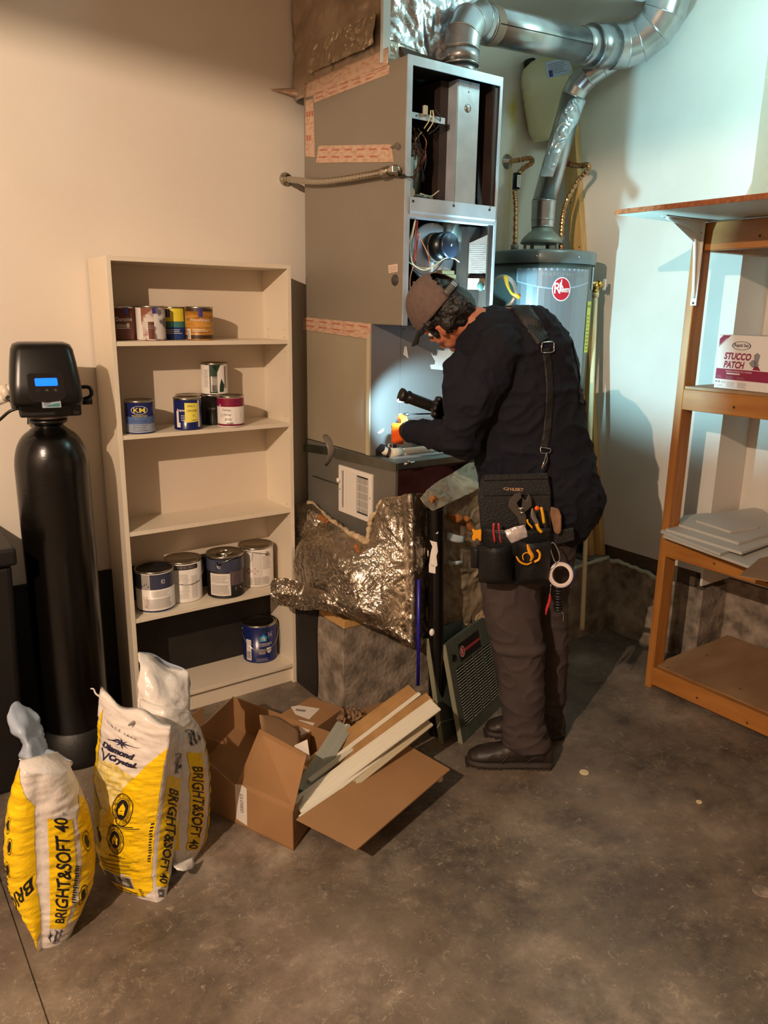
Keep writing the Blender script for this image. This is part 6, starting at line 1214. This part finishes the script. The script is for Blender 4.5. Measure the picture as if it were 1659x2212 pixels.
def foot(b, heel, d, k, h=1.0, sole=False):
    s = V((-d.y, d.x, 0)); rings = []
    for t, hw, top in ((-.012, .022, .07), (.0, .034, .11), (.05, .038, .13), (.10, .040, .132), (.15, .044, .118), (.20, .049, .098), (.25, .051, .083), (.29, .047, .072), (.32, .035, .056), (.332, .018, .040)):
        t *= .335/.332; z0 = .0 if sole else .018; z1 = .030 if sole else top*h
        ring = []
        for q in range(20):
            a = 2*PI*q/20; cy = math.cos(a); sz = math.sin(a); zz = z0 + (z1-z0)*(.5+.5*math.copysign(abs(sz)**.7, sz)); ring.append(b.bm.verts.new(heel+d*t+s*(hw+k)*math.copysign(abs(cy)**.8, cy)*(1-.25*max(0, sz))+Z*(zz+(k if sz > 0 else 0))))
        rings.append(ring)
    b.skin(rings)
hlL = V((2.222, 1.902, 0)); dL = (V((1.955, 2.112, 0))-hlL).normalized(); hlR = V((2.445, 2.035, 0)); dR = V((-.80, .60, 0)).normalized()
def body(b):
    loft(b, tb, .018); loft(b, pelvis, .02); loft(b, legL[:-1], .022); loft(b, legR[:-1], .022)
    cap_(b, pt(1136, 1590, -.12), hlL+dL*.07+Z*.06, .045, .040); cap_(b, pt(1182, 1560, .125), hlR+dR*.07+Z*.06, .045, .040)
    for hl, d in ((hlL, dL), (hlR, dR)): cap_(b, hl+d*.04+Z*.045, hl+d*.26+Z*.038, .030, .026)
    chain(b, [shL, elL, wrL], [.058, .045, .030]); chain(b, [shR, elR, wrR], [.058, .045, .030])
    hand(b, wrL, alL, sdL, nL, -.001, .62); hand(b, wrR, alR, sdR, nR, -.001, .6)
    cap_(b, hd_(-.03, 0, -.055), pt(1075, 712, 0), .060, .070)
    b.ball(hd_(-.002, 0, .028), (.098, .076, .098), 28, 20, HM); b.ball(hd_(.030, 0, -.035), (.062, .058, .078), 24, 16, HM)
    b.ball(hd_(.066, 0, -.100), (.024, .028, .018), 16, 10, HM); b.ball(hd_(.045, 0, -.075), (.040, .050, .035), 16, 10, HM)
    for s in (-1, 1):
        b.ball(hd_(.052, .035*s, -.038), (.030, .026, .028), 14, 10, HM); cap_(b, hd_(.086, .012*s, .012), hd_(.074, .045*s, .010), .010, .009, 10)
        b.ball(hd_(.002, .074*s, -.026), (.014, .009, .026), 14, 12, HM); cap_(b, hd_(-.010, .081*s, -.008), hd_(-.006, .082*s, -.040), .004, .0035, 8); cap_(b, hd_(-.010, .081*s, -.008), hd_(.010, .080*s, -.004), .004, .0035, 8)
    chain(b, [hd_(.088, 0, .008), hd_(.108, 0, -.024)], [.009, .013]); b.ball(hd_(.100, .010, -.030), .009, 10, 8); b.ball(hd_(.100, -.010, -.030), .009, 10, 8)
    cap_(b, hd_(.092, -.018, -.062), hd_(.092, .018, -.062), .008, .008, 10); cap_(b, hd_(.089, -.015, -.073), hd_(.089, .015, -.073), .009, .009, 10)
blob(body, .0045, 3, 'body', person, M_skin)
b = B(m_can_w, M_ink)
for s in (-1, 1): b.m(0).ball(hd_(.073, .031*s, -.006), .0120, 14, 10); b.m(1).ball(hd_(.0815, .031*s, -.009), .0062, 10, 8)
b.build('eyes', person)
def hairf(b):
    b.ball(hd_(-.030, 0, .000), (.096, .084, .088), 30, 20, HM); b.ball(hd_(-.062, 0, -.012), (.062, .074, .070), 24, 16, HM); b.ball(hd_(-.052, 0, -.052), (.048, .062, .034), 20, 12, HM)
    b.ball(hd_(-.055, 0, .06), (.052, .05, .055), 24, 16, HM)
    for s in (-1, 1): chain(b, [hd_(.012, .076*s, .02), hd_(.032, .071*s, .002), hd_(.038, .066*s, -.030)], [.018, .014, .009]); b.ball(hd_(-.030, .062*s, -.020), (.035, .026, .040), 14, 10, HM); cap_(b, hd_(.012, .078*s, .03), hd_(.05, .066*s, .03), .014, .012)
blob(hairf, .004, 2, 'hair', person, M_hair, lambda p: noise.noise(p*38)*.006+noise.noise(p*V((90, 90, 90)).x)*.003)
# cap: six panel shell with a strap opening at the back
rows = []
NU, NV = 64, 20
b = B(M_cap, M_cap2, M_blkm)
def dome(a, v, off=.003):                      # a angle from the front, v 0 band .. 1 top
    t = v*PI/2; r = math.cos(t)**.80; return hd_(-.004+(.112+off)*r*math.cos(a)-.012*v, (.088+off)*r*math.sin(a), .030+(.118+off)*math.sin(t)**1.05)
def opening(a, v): x = (a-PI)*.112; return abs(x) < .062 and v < .62*math.sqrt(max(0, 1-(x/.062)**2))
for off in (0,):
    g = [[b.bm.verts.new(dome(2*PI*i/NU, j/NV)) for i in range(NU)] for j in range(NV)]; topv = b.bm.verts.new(dome(0, 1))
    for j in range(NV-1):
        for i in range(NU):
            a = 2*PI*(i+.5)/NU; v = (j+.5)/NV
            if opening(a, v): continue
            k = int(((a/(2*PI)*6)+.5) % 6); b.m(1 if k in (0, 2) else 0)._f([g[j][i], g[j][(i+1) % NU], g[j+1][(i+1) % NU], g[j+1][i]], True)
    for i in range(NU): b.m(0)._f([g[NV-1][i], g[NV-1][(i+1) % NU], topv], True)
o = b.build('cap', person, recalc=False); md = o.modifiers.new('s', 'SOLIDIFY'); md.thickness = .003; md.offset = 1
b = B(mat('strap_grey', '#5b5550', .5), m_silver); P = [[dome(PI-.60+1.2*i/14, .02+.13*j)+(-FW)*.003 for i in range(15)] for j in range(2)]; b.grid(P, .002)
o = b.build('cap_strap', person)
b = B(m_silver); 
for a0 in (PI+.10, PI+.0): P = [[dome(a0+.07*i, .02+.13*j)-FW*.0065 for i in range(2)] for j in range(2)]; b.grid(P, .0006)
b.build('strap_clip', person)
b = B(M_blkm); P = []
for i in range(17):
    a = -.95+1.9*i/16; p0 = dome(a, 0); row = []
    for j in range(9):
        q = j/8; ext = .072*math.cos(a*.9); row.append(p0+(FW*1.0+SD*.0)*ext*q+SD*math.sin(a)*.006*q-U_*(.018*q+.018*abs(math.sin(a))**2*(.4+.6*q)-.002))
    P.append(row)
b.grid(P, .004); b.build('cap_bill', person, smooth=True)
b = B(M_cap); b.ball(dome(0, 1), .006); b.build('cap_button', person)
# shirt
def wr(p):
    q = V((p.dot(F_)*9, p.dot(RR)*9, p.z*9)); r = 1-abs(noise.noise(q))*2; r2 = 1-abs(noise.noise(q*2.1+V((3, 1, 2))))*2
    return .011*max(0, r)**3+.005*max(0, r2)**3-.003+noise.noise(p*5)*.004
def shirt(b):
    loft(b, torso, 0, 36, 2.3)
    cap_(b, pt(1010, 800, -.13), pt(1000, 870, -.15), .078, .078); cap_(b, shL+F_*.0, pt(1055, 800, -.175), .088, .086); chain(b, [pt(1055, 800, -.175), pt(1018, 872, -.18), elL, (elL+wrL)/2, elL.lerp(wrL, .93)], [.088, .080, .064, .052, .043])
    cap_(b, pt(1035, 850, -.15), elL+V((.03, .0, -.02)), .080, .058)
    chain(b, [shR, elR, elR.lerp(wrR, .9)], [.085, .064, .044]); 
    cap_(b, pt(1060, 712, -.09), pt(1150, 712, -.10), .062, .075); cap_(b, pt(1060, 705, .09), pt(1150, 705, .10), .06, .07)
    cap_(b, pt(1022, 765, -.06), pt(992, 800, -.10), .046, .058); cap_(b, pt(1052, 712, -.02), pt(1066, 700, 0), .056, .062)
sh, bvj = blob(shirt, .0065, 4, 'work_shirt', person, M_jack, wr)
def collarf(b):
    P = []
    cc = pt(1046, 712, .01); ax = (hd_(-.03, 0, -.05)-pt(1075, 712, 0)).normalized(); a1 = ax.cross(RR).normalized(); 
    for i in range(30):
        a = 2*PI*i/29; row = []
        for j in range(5): q = j/4; r = .070+.010*(1-q); row.append(cc+ax*(-.018+.045*q)+a1*r*math.cos(a)*1.12+RR*r*math.sin(a))
        P.append(row)
    b.grid(P, .005)
b = B(M_jack); collarf(b); b.build('collar', person, smooth=True)
def cuff(W, E, r): b = B(M_jack); d = (W-E).normalized(); b.tube([W-d*.035, W-d*.03, W+d*.0, W+d*.004], [r, r+.003, r+.002, r-.002], 24); b.build('cuff', person)
cuff(elL.lerp(wrL, .97), elL, .043); cuff(elR.lerp(wrR, .95), elR, .044)
b = B(M_web, M_steel); d = (wrL-elL).normalized(); b.tube([wrL-d*.002, wrL+d*.018], .039, 24); b.build('wrist_band', person)
blob(lambda b: (hand(b, wrL+alL*.006, alL, sdL, nL, .0032, .62, 1.02), b.cyl(wrL, wrL+alL*.03, .036, 20)), .0030, 2, 'glove', person, M_glove)
blob(lambda b: (hand(b, wrR, alR, sdR, nR, .0032, .6, 1.0), b.cyl(wrR-alR*.01, wrR+alR*.03, .034, 20)), .0032, 2, 'glove', person, M_blkm)
def wr2(p): q = V((p.x*11, p.y*11, p.z*16)); r = 1-abs(noise.noise(q))*2; return .006*max(0, r)**3-.002+noise.noise(p*6)*.004
def trou(b):
    loft(b, pelvis, 0, 32); loft(b, legL, 0, 28, 2.2); loft(b, legR, 0, 28, 2.2)
    for y, xl, xr in ((1395, 1064, 1176), (1568, 1086, 1178), (1598, 1088, 1186)): loft(b, [(xl-2, xr+2, y-7, -.115, .076), (xl-4, xr+4, y, -.115, .082), (xl-2, xr+2, y+7, -.115, .076)], 0, 24, 2.2)
blob(trou, .006, 3, 'trousers', person, M_trou, wr2)
for hl, d in ((hlL, dL), (hlR, dR)):
    def bt(b, hl=hl, d=d): foot(b, hl, d, .0, 1.0); cap_(b, hl+d*.055+Z*.07, hl+d*.06+Z*.15, .050, .046)
    ob, bv = blob(bt, .0055, 3, 'boot', person, M_boot, lambda p: noise.noise(p*30)*.002)
    b = B(M_sole); foot(b, hl, d, .004, 1, True); 
    for k in range(16):
        c = hl+d*(.0+.33*k/15); s = V((-d.y, d.x, 0)); hw = .040 if k < 9 else .050
        if k > 13: hw = .036
        b.hexa([c-s*hw+Z*.0, c+s*hw+Z*.0, c+s*hw+d*.012, c-s*hw+d*.012], [c-s*hw+Z*.010, c+s*hw+Z*.010, c+s*hw+d*.012+Z*.010, c-s*hw+d*.012+Z*.010])
    b.build('boot_sole', ob)
    b = B(M_blkm)
    for k in range(5):
        c = hl+d*(.115+.022*k)+Z*(.130-.011*k); s = V((-d.y, d.x, 0)); b.tube(curve([c-s*.026-Z*.008, c+Z*.003, c+s*.026-Z*.008+d*.012], 8), .003, 6)
    b.build('laces', ob)
    b = B(M_sole); s = V((-d.y, d.x, 0)); 
    for sg in (-1, 1):
        b.tube(curve([hl+d*.10+s*sg*.040+Z*.035, hl+d*.07+s*sg*.044+Z*.06, hl+d*.03+s*sg*.045+Z*.10], 8), .004, 6, flat=.5); b.tube(curve([hl+d*.20+s*sg*.050+Z*.035, hl+d*.175+s*sg*.046+Z*.07, hl+d*.16+s*sg*.035+Z*.09], 8), .003, 6)
    b.build('side_overlay', ob)
# ------------------------------------------------------------------ tool belt with suspenders
def drape(pxs, w, off=.004, bv=bvj, th=.003, n=40):   # strap lying on the shirt through points seen in the photograph
    c = curve([V((x, y, 0)) for x, y in pxs], n); pts = []; last = None
    for q in c:
        h = bv.ray_cast(CAM, ray(q.x, q.y).normalized())
        if h[0] is None: continue
        pts.append((h[0], h[1]))
    rows = []
    for i, (p, nn) in enumerate(pts):
        d = (pts[min(i+1, len(pts)-1)][0]-pts[max(i-1, 0)][0]).normalized(); ns = sum((pts[max(0, min(len(pts)-1, i+k))][1] for k in range(-3, 4)), V((0, 0, 0))).normalized(); s = d.cross(ns).normalized(); row = []
        for k in (-1, -.5, 0, .5, 1):
            h = bv.find_nearest(p+s*k*w/2); row.append((h[0] if h[0] is not None else p)+ns*off)
        rows.append(row)
    b = B(M_web); b.grid(rows, th); return b, rows
TB = thing('tool_belt', 'black tool belt with shoulder straps, worn on the left hip of the worker', 'tool belt', pt(1115, 1160, -.23))
b, rw = drape(((1108, 662), (1122, 664), (1136, 680), (1150, 700), (1162, 720), (1174, 738)), .058, .006, th=.008); b.build('padded_strap', TB, smooth=True)
b, rw = drape(((1179, 752), (1184, 800), (1186, 850), (1184, 900), (1180, 940), (1176, 966)), .030, .005); b.build('strap', TB, smooth=True)
b, rw = drape(((1232, 730), (1246, 780), (1252, 830), (1254, 870)), .030, .006); b.build('strap', TB, smooth=True)
def pxb(bv, x, y, off=.006):
    h = bv.ray_cast(CAM, ray(x, y).normalized()); return (h[0]+h[1]*off) if h[0] is not None else pt(x, y, -.19)
def ringwire(name, pxs, r=.0022, off=.010):
    b = B(M_steel); c = [pxb(bvj, x, y, off) for x, y in pxs]; b.tube(curve(c+[c[0]], 40), r, 8); b.build(name, TB)
ringwire('strap_buckle', ((1167, 742), (1191, 742), (1193, 750), (1191, 760), (1169, 760), (1166, 751)))
ringwire('strap_clip', ((1165, 967), (1187, 967), (1186, 974), (1176, 980), (1168, 976)), .002, .012)
b = B(M_steel); c0_ = pxb(bvj, 1176, 978, .014); c1_ = pt(1170, 1012, -.225); b.tube(curve([c0_, c0_.lerp(c1_, .5)+V((-.01, -.01, 0)), c1_, c1_+V((.01, 0, .01)), c0_.lerp(c1_, .5)+V((.008, -.006, 0)), c0_], 30), .0022, 8); b.build('snap_hook', TB)
DB = -.215
def slab(name, pxs, d, t, m=M_web, bevel=.004): b = B(m); b.prism([pt(x, y, d) for x, y in pxs], RR*t); return b.build(name, TB, bevel=bevel)
slab('back_panel', ((1041, 1032), (1184, 1028), (1190, 1060), (1192, 1165), (1040, 1160), (1033, 1070)), DB, .02)
slab('upper_band', ((1044, 1026), (1184, 1022), (1186, 1036), (1044, 1040)), DB-.004, .01); slab('middle_band', ((1045, 1066), (1190, 1064), (1191, 1070), (1045, 1073)), DB-.004, .008)
o_ = pt(1090, 1060, DB); uu = (pt(1130, 1060, DB)-o_); fn = planar(o_, -F_, Z, .0012)
if (-F_).cross(Z).dot(-RR) < 0: fn = lambda u, v: o_-F_*u+Z*v-RR*.0012
b = B(mat('logo_tan', '#b08a6a', .6)); b.decal(text('HUSKY', .012, .048, bold=.03, cx=.044, cy=.006), fn); b.decal(annulus(.006, .008, .012, .005, .7, 6), fn); b.decal(poly((.0, .004), (.014, .0), (.010, .006)), fn); b.build('stitched_logo', TB)
def pocket(name, xl, xr, yt, yb, bul, d0=DB, lean=0, inset=.12, m=M_web):
    P = []
    for j in range(9):
        q = j/8; row = []
        for i in range(25):
            k = i/24; x = xl+(xr-xl)*(inset*q*.5+k*(1-inset*q)); y = yt+(yb-yt)*q+lean*k*(1-q)+10*math.sin(PI*k)*(1-q)*.8; s = math.sin(PI*k)**.55
            row.append(pt(x, y, d0-.001-(bul*(1-.35*q**2))*s))
        P.append(row)
    b = B(m); b.grid(P, .004)
    bot = P[-1]; cen = pt((xl+xr)/2, yb, d0); vs = [b.bm.verts.new(p) for p in bot]; cv = b.bm.verts.new(cen)
    for i in range(24): b._f([vs[i], vs[i+1], cv])
    b.build(name, TB, smooth=True)
    b = B(M_blk); b.tube([p for p in P[0]], .0032, 6); b.build('pocket_binding', TB)
pocket('large_pocket', 1042, 1190, 1140, 1200, .060, inset=.05)
pocket('left_pocket', 1032, 1112, 1178, 1258, .105); pocket('right_pocket', 1110, 1190, 1168, 1256, .115); pocket('narrow_pocket', 1018, 1040, 1178, 1226, .05, DB+.02)
slab('lower_skirt', ((1040, 1150), (1192, 1150), (1196, 1240), (1168, 1262), (1050, 1262), (1034, 1230)), DB+.004, .02)
slab('hip_belt', ((1186, 1150), (1240, 1140), (1242, 1168), (1186, 1182)), -.190, .02)
# tools, each a thing resting in or hanging from the belt
gt_ = 'tools carried in the worker\'s belt'
def tool(name, label, cat, b, o, **k): return tag(b.build(name, origin=o, **k), label, cat, gt_)
def PP(x, y, d=DB-.05): return pt(x, y, d)
# adjustable wrench
R = thing('adjustable_wrench', 'large steel adjustable wrench standing jaws-up in the tool belt', 'wrench', PP(1125, 1150), gt_)
M_wr = mat('wrench_steel', '#6f6a66', .32, .9)
b = B(M_wr); b.prism([PP(x, y, DB-.030) for x, y in ((1124, 1062), (1112, 1066), (1100, 1078), (1097, 1092), (1104, 1104), (1116, 1116), (1124, 1150), (1136, 1150), (1136, 1112), (1130, 1100), (1120, 1096), (1116, 1084), (1126, 1074))], -RR*.014); b.build('fixed_jaw', R, bevel=.002)
b = B(M_wr); b.prism([PP(x, y, DB-.032) for x, y in ((1141, 1066), (1147, 1076), (1148, 1092), (1140, 1100), (1132, 1106), (1126, 1096), (1128, 1074), (1136, 1080))], -RR*.011); b.build('moving_jaw', R, bevel=.002)
b = B(M_steel); b.tube([PP(1120, 1099, DB-.047), PP(1132, 1098, DB-.047)], .006, 12); b.tube([PP(1124, 1108, DB-.047), PP(1131, 1107, DB-.047)], .0055, 12); b.build('worm_screw', R)
b = B(mat('plier_red', '#a8303a', .4)); 
for xs in ((1067, 1066, 1069), (1077, 1078, 1082)): b.tube(curve([PP(xs[0], 1130), PP(xs[1], 1145), PP(xs[2], 1172)], 8), .0045, 8)
b.m(0); tool('red_pliers', 'pliers with thin dark red handles, at the left of the belt pocket', 'pliers', b, PP(1072, 1172))
b = B(mat('clear_pack', '#b9aeac', .25, .1)); b.grid(crumple(patch([[PP(1090, 1146, DB-.055), PP(1112, 1138, DB-.06), PP(1133, 1134, DB-.055)], [PP(1094, 1156, DB-.06), PP(1114, 1150, DB-.066), PP(1137, 1146, DB-.06)], [PP(1104, 1172, DB-.055), PP(1118, 1168, DB-.06), PP(1139, 1158, DB-.055)]], 14, 18), .003, 60, 2), .003); tool('plastic_pouch', 'small clear plastic pouch in the middle of the belt', 'pouch', b, PP(1115, 1172), smooth=True)
b = B(mat('snips_grey', '#6c625f', .4), mat('plier_orange', '#e2571f', .4), mat('plier_yellow', '#dca11a', .4)); b.tube(curve([PP(1150, 1098), PP(1152, 1115), PP(1164, 1135)], 10), [.004, .006, .008, .010, .011, .011, .010, .009, .007, .005], 8, flat=.5); b.m(1).ball(PP(1160, 1098), (.010, .008, .009)); b.m(2).tube(curve([PP(1169, 1096), PP(1172, 1110), PP(1175, 1130)], 8), .0055, 8); tool('long_pliers', 'grey-handled pliers with orange and yellow grips, right of the wrench', 'pliers', b, PP(1160, 1135))
b = B(bpy.data.materials['plier_yellow'], M_blkm); b.tube(curve([PP(1159, 1131), PP(1163, 1142), PP(1170, 1150)], 8), .0065, 8); b.tube(curve([PP(1139, 1122), PP(1141, 1130), PP(1150, 1140)], 8), .0035, 8); b.m(1).tube(curve([PP(1150, 1140), PP(1156, 1150)], 4), .003, 8); tool('yellow_screwdriver', 'short yellow screwdriver handle low at the right of the belt', 'screwdriver', b, PP(1165, 1150))
M_yp = mat('snip_yellow', '#e0951a', .35)
b = B(M_yp); cpt = lambda x, y, d=DB-.118: pt(x, y, d)
b.tube(curve([cpt(1139, 1176), cpt(1144, 1190), cpt(1150, 1202), cpt(1146, 1212)], 14), [.003, .005, .007, .008, .009, .009, .009, .009, .008, .008, .007, .006, .005, .004], 10, flat=.5)
b.tube(curve([cpt(1115, 1202), cpt(1124, 1214), cpt(1138, 1219), cpt(1150, 1214)], 14), [.004, .006, .007, .008, .008, .008, .007, .007, .006, .006, .005, .005, .004, .003], 10, flat=.5)
b.tube(curve([cpt(1131, 1210), cpt(1129, 1200), cpt(1136, 1194), cpt(1144, 1196)], 12), .0022, 6); b.tube(curve([cpt(1160, 1188), cpt(1166, 1196), cpt(1164, 1208), cpt(1154, 1214)], 12), .0045, 8); tool('yellow_snips', 'bright yellow-handled snips lying in the right belt pocket', 'snips', b, cpt(1140, 1219))
b = B(M_yp); b.prism([pt(x, y, DB-.03) for x, y in ((1019, 1143), (1023, 1141), (1026, 1144), (1034, 1144), (1038, 1141), (1040, 1146), (1039, 1168), (1034, 1166), (1032, 1162), (1028, 1162), (1026, 1167), (1020, 1166), (1020, 1158), (1022, 1153))], -RR*.010); tool('yellow_clip', 'yellow plastic clip on the front edge of the belt', 'clip', b, pt(1028, 1165, DB-.03), bevel=.002)
b = B(mat('tan_leather', '#8a6648', .7, col2='#6d4c36', nscale=20)); b.prism([pt(x, y, -.200) for x, y in ((1188, 1093), (1206, 1098), (1211, 1112), (1211, 1145), (1205, 1153), (1196, 1148), (1192, 1130), (1187, 1110))], -RR*.02); tool('leather_sheath', 'tan leather sheath sticking up behind the belt under the shirt hem', 'sheath', b, pt(1200, 1150, -.2), bevel=.004)
DH = -.235
b = B(M_steel); b.tube(curve([pt(x, y, DH) for x, y in ((1188, 1176), (1194, 1172), (1202, 1182), (1208, 1200), (1207, 1212), (1199, 1214), (1192, 1198), (1188, 1184), (1188, 1176))], 30), .0028, 8); tool('carabiner', 'steel carabiner hanging at the right end of the belt', 'carabiner', b, pt(1200, 1190, DH))
cT = pt(1213, 1242, DH-.01); axT = (CAM-cT).normalized(); axT = (axT+V((-.55, .1, .15))).normalized()
R = thing('tape_roll', 'roll of white and blue tape hanging from the carabiner', 'tape roll', cT, gt_)
b = B(mat('roll_blue', '#1d2f6a', .4)); b.lathe([(.047, -.012), (.048, -.012), (.048, .012), (.047, .012), (.047, -.012)], cT, axT, 40, False); b.build('roll_edge', R)
b = B(mat('roll_white', '#cdbcb2', .5)); b.lathe([(.033, .010), (.0468, .0115), (.0468, -.0115), (.033, -.010)], cT, axT, 40, False); b.build('tape', R)
b = B(mat('roll_core', '#574d46', .35, .4)); b.lathe([(.033, .010), (.031, .010), (.031, -.010), (.033, -.010)], cT, axT, 40, False); b.build('core', R)
b = B(M_steel); b.tube(curve([pt(1192, 1262, DH), pt(1187, 1252, DH), pt(1186, 1240, DH), pt(1190, 1228, DH), pt(1199, 1222, DH), pt(1206, 1214, DH)], 16), .002, 6); tool('wire_loop', 'thin wire loop beside the tape roll', 'wire', b, pt(1190, 1240, DH))
b = B(mat('handle_red', '#b02a2e', .35), M_steel); b.tube(curve([pt(1188, 1283, DH), pt(1187, 1298, DH), pt(1181, 1316, DH), pt(1179, 1328, DH)], 12), [.003, .004, .005, .006, .006, .006, .006, .005, .005, .004, .003, .002], 8); b.m(1).tube(curve([pt(1190, 1262, DH), pt(1189, 1275, DH), pt(1187, 1290, DH)], 8), .0022, 6); tool('red_cutter', 'slim red-handled cutter hanging below the belt', 'cutter', b, pt(1180, 1328, DH))
b = B(M_blkm, M_steel); 
for k in range(9): c = pt(1206, 1266+6*k, DH); b.tube([c, pt(1206, 1271+6*k, DH)], [.018 if k % 2 else .016]*2, 16)
b.m(1).tube(curve([pt(1200, 1321, DH), pt(1212, 1321, DH), pt(1217, 1330, DH), pt(1216, 1345, DH)], 10), .0022, 6); tool('black_torch', 'ribbed black cylinder hanging under the tape roll', 'torch', b, pt(1206, 1320, DH))
# ------------------------------------------------------------------ things in the hands
t0, t1 = at(864, 852, 1, 2.38), at(975, 893, 1, 2.31); ax = (t1-t0).normalized()
R = thing('flashlight', 'thick black flashlight held against the brightly lit cabinet', 'flashlight', t0, None)
b = B(mat('torch_brown_black', '#1b1613', .45, bump=.1, bscale=60)); b.lathe([(.026, 0), (.026, .012), (.021, .022), (.020, .03), (.023, .036), (.022, .05), (.0215, .11), (.021, .20)], t0, ax, 28); b.build('torch_body', R)
b = B(M_blk)
for k in range(3): b.lathe([(.023, .028+.004*k), (.0255, .030+.004*k), (.023, .032+.004*k)], t0, ax, 28, False)
b.build('grip_ring', R)
b = B(mat('torch_lens', '#dff2ff', .2, emit='#bfe6ff', estr=6)); ld = V((-.1, .25, -1)).normalized(); b.ball(t0+ax*.002+V((0, .0, -.022)), (.014, .012, .008), 16, 8); b.build('glowing_lens', R)
b = B(M_blk, M_cop2); p0_, p1_ = at(868, 895, 1, 2.50), at(965, 893, 1, 2.33); a_ = (p1_-p0_).normalized(); b.lathe([(.0012, -.0), (.0012, .008), (.004, .010), (.0055, .014), (.0055, .030), (.003, .032), (.0028, (p1_-p0_).length)], p0_, a_, 14); tag(b.build('test_probe', origin=p0_), 'slim black test probe pointing at the cabinet above the orange glove', 'probe')
# lamp shade of the warm bulb (behind and left of the camera)
R = thing('ceiling_lamp', 'dome lamp on the ceiling behind the camera', 'ceiling lamp', (KEY.x, KEY.y, ZC))
b = B(M_prt_); b.lathe([(.05, .088), (.12, .085), (.58, .03), (.60, -.056), (.595, -.056), (.575, .026), (.12, .080), (.05, .083)], KEY, (0, 0, 1), 48, False); b.build('lamp_shade', R)
